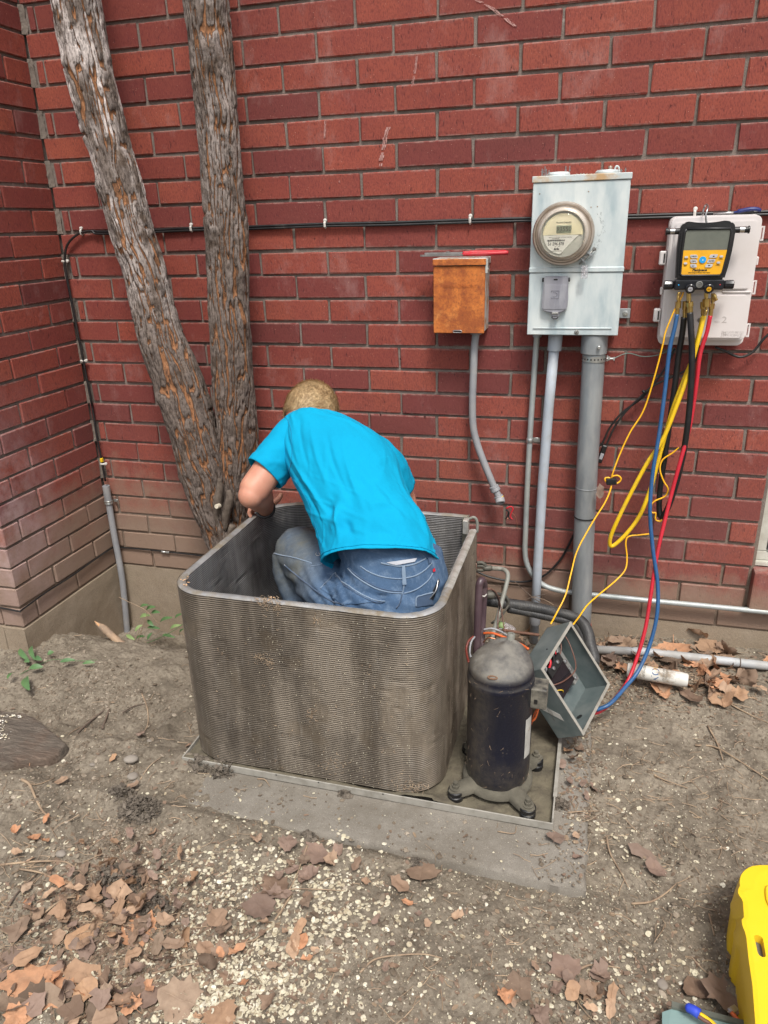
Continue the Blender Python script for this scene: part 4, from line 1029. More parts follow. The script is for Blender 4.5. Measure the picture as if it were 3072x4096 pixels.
bk2 = thing('black_cable', 'black cable sagging below the white enclosure at the right edge', 'cable', (2.5, -.03, .95))
MB().tube(spline([P(x, y, Y=-.03) for x, y in ((2860, 1388), (2900, 1404), (2958, 1428), (3010, 1408), (3060, 1350), (3110, 1310))], 6), .004, 7).build('cable', M_blacktape, bk2, True)
bk3 = thing('black_cable', 'thin black cable sagging low on the wall behind the two pipes', 'cable', (1.9, -.02, .2))
MB().tube(spline([P(x, y, Y=-.015) for x, y in ((1905, 2285), (1960, 2308), (2050, 2326), (2120, 2324), (2180, 2300), (2240, 2240), (2280, 2170), (2305, 2110), (2325, 2020))], 6), .0042, 7).build('cable', M_blacktape, bk3, True)

# ================================================================== beige network enclosure
bx = thing('white_enclosure', 'off white plastic cable enclosure with side latches on the wall behind the gauge', 'utility box', (2.3, 0, 1.0))
ex0, ex1, ez0, ez1 = 2.180, 2.4265, 1.004, 1.3775
def slab(name, x0, z0, x1, z1, r, y0, y1, m, parent, bev=.003):
    return MB().prism(rrect(x0, z0, x1, z1, r, 6, y0), (0, y1 - y0, 0)).build(name, m, parent, bevel=bev)
slab('back_shell', ex0, ez0, ex1, ez1, .020, -.001, -.060, M_beige, bx)
slab('door', ex0 + .002, ez0 + .020, ex1 - .001, ez1 - .002, .018, -.0605, -.090, M_beige, bx)
slab('door_panel', ex0 + .013, ez0 + .026, ex1 - .012, 1.158, .010, -.0902, -.0965, M_beige, bx)
slab('door_panel', ex0 + .013, 1.172, ex1 - .012, ez1 - .014, .010, -.0902, -.0965, M_beige, bx)
MB().tube([(2.345, -.091, 1.165), (ex1 - .004, -.091, 1.165)], .003, 6).build('door_rib', M_beige, bx, True)
for z in (1.262, 1.095):
    MB().box((ex0 - .020, -.075, z - .020), (ex0 - .0005, -.052, z + .020), .003).build('latch', M_beige, bx)
    MB().box((ex0 - .0085, -.0765, z - .013), (ex0 - .0045, -.0752, z + .013)).build('latch_gap', M_ink, bx)
MB().box((ex0 - .008, -.07, 1.155), (ex0 - .0005, -.05, 1.178), .004).build('side_tab', M_beige, bx)
for z in (1.325, 1.175, 1.05):
    mb = MB(); mb.box((ex1 + .0005, -.062, z - .018), (ex1 + .006, -.046, z + .018), .002); mb.tube([(ex1 + .012, -.054, z - .02), (ex1 + .012, -.054, z + .02)], .0028, 7)
    for s in (-.018, .018): mb.box((ex1 + .005, -.057, z + s - .002), (ex1 + .013, -.051, z + s + .002))
    mb.build('hinge', M_beige, bx)
MB().box((ex1 + .0005, -.07, 1.238), (ex1 + .008, -.05, 1.262), .002).build('side_tab', M_beige, bx)
MB().lathe([(.0075, 0), (.007, .001), (.004, .0012), (.004, .0004), (.0015, .0004)], (2.292, -.0968, 1.084), (0, -1, 0), 16).build('door_screw', M_dullmetal, bx, True, 40)
M_emb = simple('embossed_beige', (.54, .50, .48), None, 10, .5, bump=0)
text_mesh('embossed_number', '2', .026, (2.360, -.0966, 1.085), M_emb, bx, ext=.0006, sx=1.2)
text_mesh('embossed_letters', 'TELE.1', .006, (2.340, -.0966, 1.079), M_emb, bx, ext=.0004)
text_mesh('embossed_letters', 'ENCLOSURE CO\nPIPE SCIENCE', .0085, (2.388, -.0966, 1.045), M_emb, bx, ext=.0004)
mb = MB()
for i in range(3): mb.box((2.356 + i * .005, -.0970, 1.034 + i * .0025), (2.359 + i * .005, -.0962, 1.046 + i * .0025), .0005)
mb.build('embossed_logo', M_emb, bx)

# blue plier handle on top of the enclosure
bp = thing('pliers', 'dark blue plier handle resting on top of the white enclosure', 'pliers', (2.39, -.04, 1.385))
MB().tube(spline([(2.352, -.045, 1.3835), (2.372, -.048, 1.388), (2.396, -.05, 1.392), (2.414, -.048, 1.391), (2.424, -.045, 1.387)], 6), [.003] * 4 + [.0062] * 15 + [.0062] * 4 + [.0055] * 2, 10, flat=.8).build('grip', M_bluegrip, bp, True)
MB().tube([(2.300, -.03, 1.3825), (2.330, -.036, 1.3828), (2.354, -.045, 1.3835)], .0032, 8).build('jaw', M_steel, bp, True)
MB().tube(spline([(2.352, -.03, 1.3835), (2.378, -.022, 1.384), (2.41, -.02, 1.385)], 5), .0050, 8).build('grip', M_black, bp, True)

# ================================================================== manifold gauge
mg = thing('manifold_gauge', 'yellow and black digital refrigerant manifold gauge hanging on the white enclosure', 'gauge', (2.27, -.15, 1.2))
GY = -.145
q = [(2.205, 1.352), (2.212, 1.361), (2.225, 1.3635), (2.25, 1.360), (2.272, 1.3585), (2.295, 1.360), (2.32, 1.3635), (2.336, 1.361), (2.345, 1.352), (2.349, 1.335), (2.347, 1.285), (2.342, 1.24), (2.336, 1.206), (2.205, 1.206), (2.203, 1.24), (2.200, 1.29), (2.201, 1.335)]
q = [(x, z) for x, z in q][::-1]
body = MB().prism([Vector((x, GY + .018, z)) for x, z in q], (0, -.036, 0)); body.build('rubber_case', M_black, mg, smooth=True, angle=35, bevel=.005)
# bumper rim around the face
ins = [(2.219, 1.344), (2.334, 1.343), (2.338, 1.332), (2.336, 1.285), (2.3285, 1.225), (2.322, 1.217), (2.221, 1.217), (2.215, 1.222), (2.2135, 1.285), (2.215, 1.335)]
rim = [Vector((x, GY - .0195, z)) for x, z in ins]; MB().tube(rim + [rim[0]], .0038, 8).build('face_rim', M_black, mg, True)
MB().prism([Vector((x, GY - .0185, z)) for x, z in [(2.2185, 1.342), (2.3345, 1.341), (2.3365, 1.331), (2.335, 1.2865), (2.2145, 1.2870), (2.2155, 1.334)]], (0, -.0012, 0)).build('screen', M_lcd, mg)
MB().prism([Vector((x, GY - .0185, z)) for x, z in [(2.2145, 1.2867), (2.335, 1.2862), (2.327, 1.226), (2.3215, 1.2195), (2.2215, 1.2195), (2.2165, 1.224)]], (0, -.0014, 0)).build('yellow_panel', M_orange_panel, mg)
fy = GY - .0202
def btn(x0, x1, z0, z1, sk, m=M_btn, name='button', r=.003):
    q = rrect(x0, z0, x1, z1, r, 3, fy); zc_ = (z0 + z1) / 2
    q = [Vector((v.x + sk * (v.z - zc_), v.y, v.z)) for v in q]; return MB().prism(q, (0, -.0022, 0)).build(name, m, mg)
for i, (z, s) in enumerate(((1.2700, 'MENU'), (1.2570, 'VIEW'), (1.2445, 'ΔΔ'))):
    btn(2.2375 + i * .0015, 2.2565 + i * .0002, z - .0045, z + .0048, -.35); text_mesh('button_print', s, .0052, (2.2475, fy - .0026, z), M_ink, mg, ext=.0001)
    btn(2.2885 - i * .004, 2.309 - i * .005, z - .0045, z + .0048, .35)
    if i == 1: text_mesh('button_print', 'ENTER', .0048, (2.2950, fy - .0026, z), M_ink, mg, ext=.0001)
    else:
        c = Vector((2.299 - i * .0045, fy - .0026, z)); s_ = 1 if i == 0 else -1
        MB().prism([c + Vector((-.003, 0, -.0018 * s_)), c + Vector((.003, 0, -.0018 * s_)), c + Vector((0, 0, .0022 * s_))], (0, .0003, 0)).build('button_arrow', M_ink, mg)
for x, z in ((2.2265, 1.2685), (2.2265, 1.2515), (2.3195, 1.2690), (2.3140, 1.2525)): btn(x - .0046, x + .0046, z - .0028, z + .0028, 0, name='small_button', r=.0026)
for x, z, s in ((2.2265, 1.2635, 'PRESSURE\nTO SET'), (2.2265, 1.2465, 'HOLD\nRESET'), (2.3190, 1.2640, 'SET\nVACUUM'), (2.3135, 1.2475, 'SET\nCHARGE')): text_mesh('panel_print', s, .0030, (x, fy - .0001, z - .0012), M_ink, mg, ext=.0001)
c = Vector((2.2715, fy, 1.2605)); MB().lathe([(.0092, 0), (.0092, .0022), (.0088, .0026)], c, (0, -1, 0), 28).build('power_button', M_btnblue, mg, True, 40)
MB().lathe([(.0016, 0), (.0016, .0003)], c + Vector((0, -.0026, -.0006)), (0, -1, 0), 12).build('power_icon', M_dialwhite, mg)
text_mesh('logo', 'Fieldpiece', .0098, (2.266, fy - .0001, 1.2325), M_ink, mg, ext=.0001, shear=.3, offset=.00035)
text_mesh('panel_print', 'SMAN Refrigerant Manifold + Micron Gauge', .0038, (2.266, fy - .0001, 1.2255), M_ink, mg, ext=.0001, shear=.2, sx=.85, offset=.0001)
# hanging hook
hk = spline([P(2826, 895, Y=-.14), P(2823, 862, Y=-.14), P(2829, 840, Y=-.135), P(2832, 825, Y=-.12), P(2824, 818, Y=-.10), P(2817, 830, Y=-.09), P(2811, 852, Y=-.09), P(2812, 862, Y=-.085)], 6)
MB().tube(hk, .0026, 8).build('hook', M_steel, mg, True)
# cross bar with end caps, silver labels
for s, xa, xb in ((-1, 2.204, 2.170), (1, 2.345, 2.382)):
    MB().lathe([(.0085, 0), (.0085, abs(xb - xa)), (.0105, abs(xb - xa) + .0005), (.0105, abs(xb - xa) + .004), (.009, abs(xb - xa) + .005)], (xa, GY, 1.338), (s, 0, 0), 18).build('side_bar', M_black, mg, True, 35)
    xm = xa + (xb - xa) * .6
    MB().lathe([(.0088, -.006), (.0088, .006)], (xm, GY - .0002, 1.338), (s, 0, 0), 18, False, False).build('bar_band', M_steel, mg, True)
# manifold block
MB().box((2.203, GY - .020, 1.178), (2.337, GY + .020, 1.2055), .003).build('manifold_block', simple('black_anodised', (.018, .020, .024), (.026, .028, .034), 30, .3, .5), mg)
for s, x in ((-1, 2.203), (1, 2.337)):
    MB().lathe([(.010, 0), (.012, .003), (.013, .006), (.0135, .026), (.011, .028)], (x, GY, 1.190), (s, 0, 0), 10).build('side_knob', M_black_g, mg, True, 25)
for x, m_, s in ((2.2455, M_btn, 'VAC'), (2.2955, M_orange_panel, 'REF')):
    MB().lathe([(.011, 0), (.0125, .003), (.0140, .006), (.0140, .018), (.012, .020)], (x, GY - .020, 1.186), (0, -1, -.25), 14).build('front_knob', M_black_g, mg, True, 20)
    d = Vector((0, -1, -.25)).normalized(); MB().lathe([(.0068, 0), (.0065, .001)], Vector((x, GY - .020, 1.186)) + d * .0200, d, 20).build('knob_cap', m_, mg, True, 40)
    bs = Matrix((Vector((1, 0, 0)), Vector((0, -.25, 1)).normalized() , -d)).transposed()
    text_mesh('knob_print', s, .0045, Vector((x, GY - .020, 1.186)) + d * .0214, M_ink, mg, mat3=Matrix((Vector((1, 0, 0)), Vector((0, -.24, .97)), d)).transposed(), ext=.0001)
MB().lathe([(.0095, 0), (.0095, .003), (.007, .0035), (.007, .0015), (.004, .0015), (.004, .0035), (.0025, .0036), (.0025, .001)], (2.2705, GY - .020, 1.193), (0, -1, 0), 24).build('sight_glass', M_dullmetal, mg, True, 40)
for x in (2.2145, 2.326): MB().lathe([(.002, 0), (.0018, .0005)], (x, GY - .0202, 1.192), (0, -1, 0), 10).build('index_dot', M_btnblue if x < 2.25 else M_redgrip, mg)

# hose fittings and hoses -------------------------------------------------
def gpt(u, v, Y): return P(2600 + u * .28485, 800 + v * .28485, Y=Y)     # from the close-up of the gauge
def fitting(pts, rs, Y, m=M_brass, parent=mg, name='brass_fitting', seg=12):
    p = [gpt(u, v, Y) for u, v in pts]; mb = MB()
    for a, b, r in zip(p[:-1], p[1:], rs): mb.lathe([(r * .9, 0), (r, .0006), (r, (b - a).length - .0006), (r * .9, (b - a).length)], a, b - a, seg)
    return mb.build(name, m, parent, True, 30)
fitting([(420, 1290), (415, 1330), (400, 1350)], [.005, .0042], GY - .002)
fitting([(405, 1300), (392, 1360), (388, 1410)], [.004, .0036], GY - .014)
fitting([(402, 1340), (400, 1425), (392, 1520), (385, 1535), (382, 1612)], [.0042, .0085, .006, .0062], GY - .006)
fitting([(495, 1420), (490, 1540), (488, 1555), (488, 1650)], [.008, .006, .0066], GY + .004)
fitting([(543, 1290), (545, 1420), (552, 1430), (558, 1500), (558, 1580)], [.0068, .0062, .0108, .009], GY - .012)
fitting([(790, 1300), (788, 1370), (795, 1385), (793, 1500)], [.006, .0055, .0115], GY - .014)
fitting([(800, 1490), (792, 1550), (775, 1620)], [.003, .0045], GY - .018)
fitting([(745, 1430), (742, 1530), (745, 1550), (747, 1625)], [.0078, .0055, .0066], GY + .004)
fitting([(885, 1310), (885, 1440), (872, 1450), (860, 1530), (848, 1625)], [.0055, .0052, .0085, .0064], GY)
fitting([(895, 1330), (915, 1370), (938, 1410)], [.006, .0042], GY - .016)

def hose(name, label, pts, r, m, cat='hose', seg=10, n=8, group=None):
    t = thing(name, label, cat, tuple(P(*pts[0][:2], Y=pts[0][2])))
    MB().tube(spline([P(x, y, Y=Y) for x, y, Y in pts], n), r, seg).build('tube', m, t, True); return t
gp = lambda u, v, Y: (2600 + u * .28485, 800 + v * .28485, Y)
hose('blue_hose', 'long blue refrigerant hose from gauge to ground, ending behind the control box',
     [gp(382, 1605, -.152), gp(345, 1800, -.155), (2678, 1400, -.16), (2660, 1560, -.17), (2636, 1740, -.19), (2610, 1900, -.21), (2600, 2050, -.23), (2612, 2200, -.25), (2630, 2330, -.27), (2629, 2450, -.30), (2602, 2570, -.33), (2555, 2680, -.38), (2500, 2750, -.44), (2440, 2815, -.52), (2385, 2840, -.54)], .0063, M_blue)
hose('red_hose', 'long red refrigerant hose curving from gauge down behind the blue hose',
     [gp(848, 1620, -.145), gp(800, 1850, -.147), (2800, 1420, -.15), (2785, 1540, -.155), (2760, 1700, -.16), (2720, 1850, -.18), (2690, 1960, -.19), (2660, 2080, -.21), (2628, 2220, -.24), (2600, 2400, -.28), (2580, 2520, -.31), (2545, 2640, -.35), (2508, 2730, -.40), (2455, 2800, -.48), (2400, 2845, -.52), (2360, 2852, -.54)], .0063, M_red)
hose('black_hose', 'thick black vacuum hose hanging from the gauge in one narrow loop',
     [gp(560, 1580, -.160), gp(575, 1800, -.165), (2768, 1400, -.168), (2765, 1520, -.17), (2753, 1680, -.17), (2730, 1830, -.165), (2700, 1950, -.16), (2672, 2030, -.155), (2648, 2068, -.15), (2637, 2040, -.142), (2640, 1960, -.135), (2660, 1820, -.132), (2680, 1680, -.13), (2700, 1540, -.13), (2715, 1420, -.13), gp(455, 1860, -.135), gp(480, 1645, -.142)], .0092, M_black, seg=12)
hose('yellow_hose', 'yellow refrigerant hose hanging from the gauge in one wide loop at left',
     [gp(760, 1625, -.15), gp(700, 1880, -.155), (2776, 1420, -.158), (2752, 1500, -.16), (2700, 1640, -.165), (2650, 1760, -.17), (2590, 1850, -.175), (2530, 1960, -.18), (2480, 2060, -.185), (2445, 2140, -.185), (2440, 2180, -.18), (2460, 2178, -.175), (2510, 2130, -.17), (2560, 2060, -.16), (2600, 1960, -.15), (2628, 1860, -.145), (2650, 1780, -.14), (2690, 1640, -.14), (2735, 1520, -.138), (2775, 1420, -.138), gp(742, 1640, -.141)], .0066, M_yellow)
yc = thing('sensor_cable', 'thin orange yellow sensor cable with a black strap, running into the control box', 'cable', tuple(P(2700, 1240, Y=-.15)))
def cord(pts): return MB().tube(spline([P(x, y, Y=Y) for x, y, Y in pts], 8), .0026, 7).build('cord', M_cord, yc, True)
cord([gp(470, 1295, -.15), gp(440, 1370, -.148), gp(345, 1545, -.15), gp(220, 1850, -.155), (2652, 1375, -.16), (2620, 1500, -.165), (2575, 1640, -.17), (2520, 1730, -.18), (2478, 1820, -.19), (2452, 1890, -.2), (2446, 1912, -.2)])
cord([(2446, 1906, -.2), (2470, 1902, -.2), (2484, 1915, -.2), (2474, 1930, -.2), (2450, 1936, -.205), (2430, 1932, -.205), (2420, 1920, -.205), (2424, 1911, -.203), (2442, 1916, -.203), (2444, 1950, -.21), (2420, 2010, -.23), (2370, 2090, -.26), (2310, 2200, -.31), (2285, 2290, -.35), (2262, 2380, -.40), (2225, 2455, -.45), (2203, 2496, -.50)])
cord([(2716, 1790, -.15), (2690, 1812, -.15), (2650, 1840, -.15), (2640, 1880, -.155), (2655, 1925, -.16), (2672, 1955, -.165), (2660, 1985, -.165), (2618, 2005, -.17), (2605, 2025, -.17), (2608, 2050, -.175), (2622, 2052, -.175), (2622, 2078, -.175), (2640, 2085, -.175), (2648, 2078, -.175)])
cord([(2596, 2136, -.17), (2560, 2140, -.17), (2515, 2146, -.175), (2503, 2172, -.18), (2508, 2230, -.19), (2500, 2280, -.21), (2460, 2325, -.24), (2400, 2375, -.30), (2350, 2420, -.36), (2318, 2465, -.42), (2293, 2498, -.50)])
MB().box((-.0165, -.009, -.0105), (.0165, .009, .0105), .004, Matrix.Translation(P(2446, 1925, Y=-.205)) @ Matrix.Rotation(radians(-6), 4, 'Y')).build('strap', M_black, yc)
# ================================================================== tree
tree = thing('tree', 'two stemmed tree with rough fissured bark growing against the brick wall', 'tree', (.7, -.2, -.25))
def trunk(name, rows, Y, seg=190, step=.006, pale_side=0.0, seed=1):
    """rows: (left px, right px, py)"""
    pts = []
    for i, (l, r, y) in enumerate(rows):
        yy = Y if not callable(Y) else Y(i / (len(rows) - 1))
        a, b = P(l, y, Y=yy), P(r, y, Y=yy); c = (a + b) / 2; vd = (c - Vector(CC)).normalized(); pts.append((c, (b - a).cross(vd).length / 2 * .97))
    c0, r0 = pts[0]; d = (pts[0][0] - pts[1][0]).normalized()
    pts = [(c0 + d * 1.1, r0 * .93), (c0 + d * .5, r0 * .97)] + pts
    C_ = spline([p[0] for p in pts], 30); R_ = np.interp(np.linspace(0, len(pts) - 1, len(C_)), range(len(pts)), [p[1] for p in pts])
    L = [0]
    for a, b in zip(C_[:-1], C_[1:]): L.append(L[-1] + (b - a).length)
    n = int(L[-1] / step); S = np.linspace(0, L[-1], n)
    cen = np.stack([np.interp(S, L, [c[k] for c in C_]) for k in range(3)], 1); rad = np.interp(S, L, R_)
    T = np.gradient(cen, axis=0); T /= np.linalg.norm(T, axis=1)[:, None]
    back = np.array([0, 1, 0.]); N1 = back - T * (T @ back)[:, None]; N1 /= np.linalg.norm(N1, axis=1)[:, None]; N2 = np.cross(T, N1)
    th = np.linspace(0, 2 * pi, seg, endpoint=False)[None, :]; s = S[:, None]
    rr = rad[:, None] * np.ones_like(th); u = th * .078 + 0 * s
    wu = u + .022 * (fbm(u * 22, s * 12, 4, seed + 20) - .5) + .010 * np.sin(s * 9 + seed)
    a = vnoise(wu / .0095, s / .13, seed); a2 = vnoise(wu / .0075 + 9, s / .05, seed + 3); b = fbm(wu / .006, s / .022, 3, seed + 5)
    h1 = np.clip(np.abs(2 * a - 1) * 3.4, 0, 1); h2 = np.clip(np.abs(2 * a2 - 1) * 3.6, 0, 1)
    h = h1 * (.55 + .45 * h2) - .35 * (.55 - b)
    plate = np.clip(h, 0, 1) ** .8
    cross = vnoise(wu / .02 + 50, s / .028, seed + 9); plate = plate * (1 - .55 * np.clip((.2 - cross) / .1, 0, 1))
    lump = (fbm(u / .05, s / .13, 3, seed + 12) - .5)
    knots = 0
    rk = random.Random(seed)
    for _ in range(9):
        tk, sk = rk.uniform(1.9, 4.9), rk.uniform(.9, L[-1] - .1)
        knots = knots + .010 * np.exp(-(((th - tk) * .078 / .022) ** 2 + ((s - sk) / .028) ** 2))
    disp = .0115 * plate + .014 * lump + knots + .0015 * (fbm(u / .003, s / .006, 2, seed + 15) - .5)
    rr = rr * .955 + disp
    V = cen[:, None, :] + rr[..., None] * (np.cos(th)[..., None] * N1[:, None, :] + np.sin(th)[..., None] * N2[:, None, :])
    idx = np.arange(n * seg).reshape(n, seg); nx = np.roll(idx, -1, 1)
    F = np.stack([idx[:-1].ravel(), nx[:-1].ravel(), nx[1:].ravel(), idx[1:].ravel()], 1)
    o = mk(name, V.reshape(-1, 3), F, M_bark, tree, True)
    at = o.data.attributes.new('bark', 'FLOAT', 'POINT'); at.data.foreach_set('value', (plate * .75 + .15 * b).ravel().astype(np.float32))
    hgt = V[..., 2]; side = np.sin(th)
    # pale smooth patches high on the stem
    pale = np.clip((hgt - .95) / .7, 0, 1) * pale_side * np.clip(fbm(u / .03, s / .12, 2, seed + 30) * 2.6 - .8, 0, 1) + .12
    at = o.data.attributes.new('pale', 'FLOAT', 'POINT'); at.data.foreach_set('value', np.broadcast_to(pale, hgt.shape).ravel().astype(np.float32))
    return o
rowsA = [(207, 401, 0), (244, 426, 170), (285, 462, 350), (333, 502, 520), (365, 522, 610), (398, 565, 740), (445, 612, 930), (494, 655, 1060), (520, 690, 1190), (559, 744, 1366), (624, 815, 1545), (668, 866, 1700), (718, 905, 1870), (770, 925, 2014), (815, 950, 2120), (855, 985, 2220), (900, 1030, 2400), (900, 1080, 2560)]
rowsB = [(738, 908, 0), (760, 924, 185), (787, 942, 432), (809, 956, 648), (828, 985, 926), (832, 990, 1000), (840, 994, 1173), (849, 1002, 1366), (860, 1014, 1600), (872, 1024, 1722), (876, 1024, 1850), (880, 1008, 1960), (885, 985, 2060), (890, 975, 2160), (900, 1000, 2300), (930, 1060, 2480)]
trunk('trunk', rowsA, -.20, pale_side=1.0, seed=2)
trunk('trunk', rowsB, -.165, pale_side=.25, seed=7)
# scar wood between the stems with pale cut stub
mb = MB()
def scar(pts, r, Y): mb.tube(spline([P(x, y, Y=Y) for x, y in pts], 6), r, 8)
scar([(880, 1915), (878, 1960), (870, 2010), (866, 2060), (872, 2110)], [.008 + .010 * sin(pi * i / 24) for i in range(25)], -.250)
scar([(915, 1960), (918, 2000), (905, 2060), (900, 2120)], [.008 + .009 * sin(pi * i / 18) for i in range(19)], -.246)
scar([(930, 2100), (920, 2140), (905, 2180)], [.012, .013, .014, .014, .014, .014, .014, .014, .014, .013, .012, .011, .01], -.24)
mb.build('scar_wood', simple('grey_scar_wood', (.15, .12, .095), (.07, .05, .038), 50, .9, bump=.9, bdist=.004, bscale=60), tree, True)
MB().lathe([(.0095, -.02), (.0085, 0), (.008, .001)], P(866, 2026, Y=-.285), (0, -1, .25), 14).build('cut_stub', simple('pale_cut_wood', (.55, .50, .40), (.45, .40, .31), 60, .8, bump=.3), tree, True, 40)

# ================================================================== condenser coil
ZT, ZB = .465, -.088
XR, XL, YF, YB = 1.672, .903, -.986, -.262
def coil_path(off):
    """points anticlockwise seen from above? start right wall back end -> front right -> front left -> back left -> back right"""
    pts = []
    def line(a, b, n): 
        for i in range(n): t = i / n; pts.append((a[0] + (b[0] - a[0]) * t, a[1] + (b[1] - a[1]) * t))
    def arc(cx_, cy_, r, a0, a1, n):
        for i in range(n): a = radians(a0 + (a1 - a0) * i / n); pts.append((cx_ + r * cos(a), cy_ + r * sin(a)))
    r = .112; rb = .15
    xr, xl, yf, yb = XR - off, XL + off, YF + off, YB - off; r1 = r - off; r2 = rb - off
    line((xr, -.388), (xr, yf + r1), 40); arc(xr - r1, yf + r1, r1, 0, -90, 26); line((xr - r1, yf), (xl + r1, yf), 60)
    arc(xl + r1, yf + r1, r1, -90, -180, 26); line((xl, yf + r1), (xl, yb - r2), 40); arc(xl + r2, yb - r2, r2, 180, 90, 26); line((xl + r2, yb), (1.625, yb), 50); pts.append((1.625, yb))
    return np.array(pts)
coil = thing('condenser_coil', 'large dirty open topped finned condenser coil around the crouching man', 'condenser coil', (1.3, -.62, ZB))
def ribbed(name, off, sgn, m):
    p = coil_path(off); n = len(p); t = np.gradient(p, axis=0); t /= np.linalg.norm(t, axis=1)[:, None]; nrm = np.stack([t[:, 1], -t[:, 0]], 1) * -1
    # outward normal check
    cen = np.array([1.3, -.62]); 
    if ((p - cen) * nrm).sum() < 0: nrm = -nrm
    nrm = nrm * sgn
    s = np.concatenate([[0], np.cumsum(np.linalg.norm(np.diff(p, axis=0), axis=1))])
    pitch = .0063; k = 6; nz = int((ZT - ZB - .004) / pitch) * k
    z = np.linspace(ZB, ZT - .003, nz + 1)
    ph = (z - ZB) / pitch * 2 * pi
    prof = (np.sin(ph) * .5 + .5) ** 1.15
    A = .0024
    wob = (fbm(s[None, :] * 6, z[:, None] * 5, 3, 40 + int(off * 100)) - .5) * .007
    dent = -.0025 * np.clip(fbm(s[None, :] * 22, z[:, None] * 30, 3, 44) - .62, 0, 1) / .2
    damage = np.clip((fbm(s[None, :] * 16, z[:, None] * 14, 3, 61) - .6) / .12, 0, 1)
    d = A * prof[:, None] * (1 - .75 * damage) + wob * .25 + dent
    lean = 0.0
    X = p[None, :, 0] + nrm[None, :, 0] * d; Y = p[None, :, 1] + nrm[None, :, 1] * d; Z = z[:, None] + wob * .5 + 0 * X
    X = X + (z[:, None] - ZB) * -.002 * ((XR - p[None, :, 0]) / (XR - XL))
    idx = np.arange((nz + 1) * n).reshape(nz + 1, n)
    F = np.stack([idx[:-1, :-1].ravel(), idx[:-1, 1:].ravel(), idx[1:, 1:].ravel(), idx[1:, :-1].ravel()], 1)
    if sgn < 0: F = F[:, ::-1]
    o = mk(name, np.stack([X.ravel(), Y.ravel(), Z.ravel()], 1), np.ascontiguousarray(F), m, coil, True)
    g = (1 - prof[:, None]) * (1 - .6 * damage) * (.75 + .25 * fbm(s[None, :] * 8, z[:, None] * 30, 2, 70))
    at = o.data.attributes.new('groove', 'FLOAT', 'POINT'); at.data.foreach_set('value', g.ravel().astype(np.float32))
    return o
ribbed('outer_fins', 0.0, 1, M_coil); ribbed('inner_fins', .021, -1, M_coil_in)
# rim on top (rough fins edge)
po, pi_ = coil_path(-.0012), coil_path(.0222); n = len(po); V = []; rows = 5
tilt = (ZT - ZB) * -.002
for i in range(n):
    for k in range(rows):
        f = k / (rows - 1); q = po[i] * (1 - f) + pi_[i] * f; zz = ZT + .0012 * sin(pi * f) + rng.uniform(-1, 1) * .0006 + float(fbm(i * .21, k, 2, 9) - .5) * .003
        V.append((q[0] + tilt * (XR - q[0]) / (XR - XL), q[1], zz - (.004 if k in (0, rows - 1) else 0)))
F = [[i * rows + k, i * rows + k + 1, (i + 1) * rows + k + 1, (i + 1) * rows + k] for i in range(n - 1) for k in range(rows - 1)]
cutn = 34
mk('top_rim', V, [f for f in F if f[0] >= cutn * rows], M_rim, coil, True)
mk('top_rim_cut', V, [f for f in F if f[0] < cutn * rows], M_rim_bright, coil, True)
# closing ends and end plates
mb = MB(); mb.box((XR - .0245, -.3885, ZB), (XR - .001, -.3865, ZT - .002)); mb.build('end_plate', M_pan, coil)
mb = MB(); mb.box((1.6255, YB - .026, ZB), (1.6275, YB + .002, ZT - .002)); mb.box((1.6100, YB - .034, .30), (1.6250, YB - .0275, ZT + .002)); mb.build('end_plate', M_pan, coil)
MB().box((1.617, YB - .066, ZT - .045), (1.634, YB - .036, ZT + .002), .001).build('bracket', M_rim_bright, coil)
MB().tube(spline([(1.628, YB - .012, ZT - .012), (1.645, YB - .01, ZT - .006), (1.655, YB - .008, ZT - .022), (1.656, YB - .008, ZT - .06)], 6), .0052, 10).build('return_bend', M_pipe, coil, True)
mb = MB()
for i in range(11):
    z = ZT - .05 - i * .046
    mb.tube(spline([(XR - .006, -.384, z), (XR - .006, -.366, z - .004), (XR - .006, -.362, z - .0125), (XR - .006, -.366, z - .021), (XR - .006, -.384, z - .025)], 3), .0048, 8)
mb.build('tube_bends', M_pipe_dk, coil, True)
# lint, dry grass and scraps stuck to the fins
mb = MB()
def lint(px, py, w, h, n, Y=-.9875, L=.012):
    for _ in range(n):
        p = P(px + rng.gauss(0, w), py + rng.gauss(0, h), Y=Y); d = Vector((rng.gauss(0, 1), rng.gauss(0, .35), rng.gauss(0, 1))).normalized() * rng.uniform(.3, 1) * L
        mb.tube([p - d / 2, p + Vector((rng.gauss(0, .001), -abs(rng.gauss(0, .002)), rng.gauss(0, .001))), p + d / 2], rng.uniform(.0003, .0008), 3, cap=False)
for a in ((1055, 2398, 22, 8, 60), (1075, 2420, 20, 14, 45), (1115, 2430, 5, 14, 26), (1040, 2630, 16, 10, 40), (1078, 2655, 10, 14, 26), (1262, 2478, 6, 14, 12), (1250, 2860, 10, 24, 30), (1350, 3050, 30, 20, 40), (1660, 3150, 26, 12, 60), (1600, 3130, 40, 20, 40)): lint(*a)
for _ in range(70): lint(rng.uniform(860, 1650), rng.uniform(2480, 3100), 3, 6, 2, L=.008)
tag(mb.build('lint', M_twig, coil), kind='stuff')
mb = MB(); rr_ = random.Random(5)
for _ in range(420):
    f = min(1, max(0, rr_.gauss(.72, .22))); x = XL + .02 + (XR - XL - .1) * f; z = ZB + (ZT - ZB) * rr_.random() ** 1.3; r = rr_.uniform(.0005, .0014)
    a = None
    y = YF - .0025
    if x > XR - .112:
        dx = x - (XR - .112); y = (YF + .112) - math.sqrt(max(.113 ** 2 - dx ** 2, 0)) - .0015
    mb.ball((x, y, z), r, 1, (1, .5, 1.4))
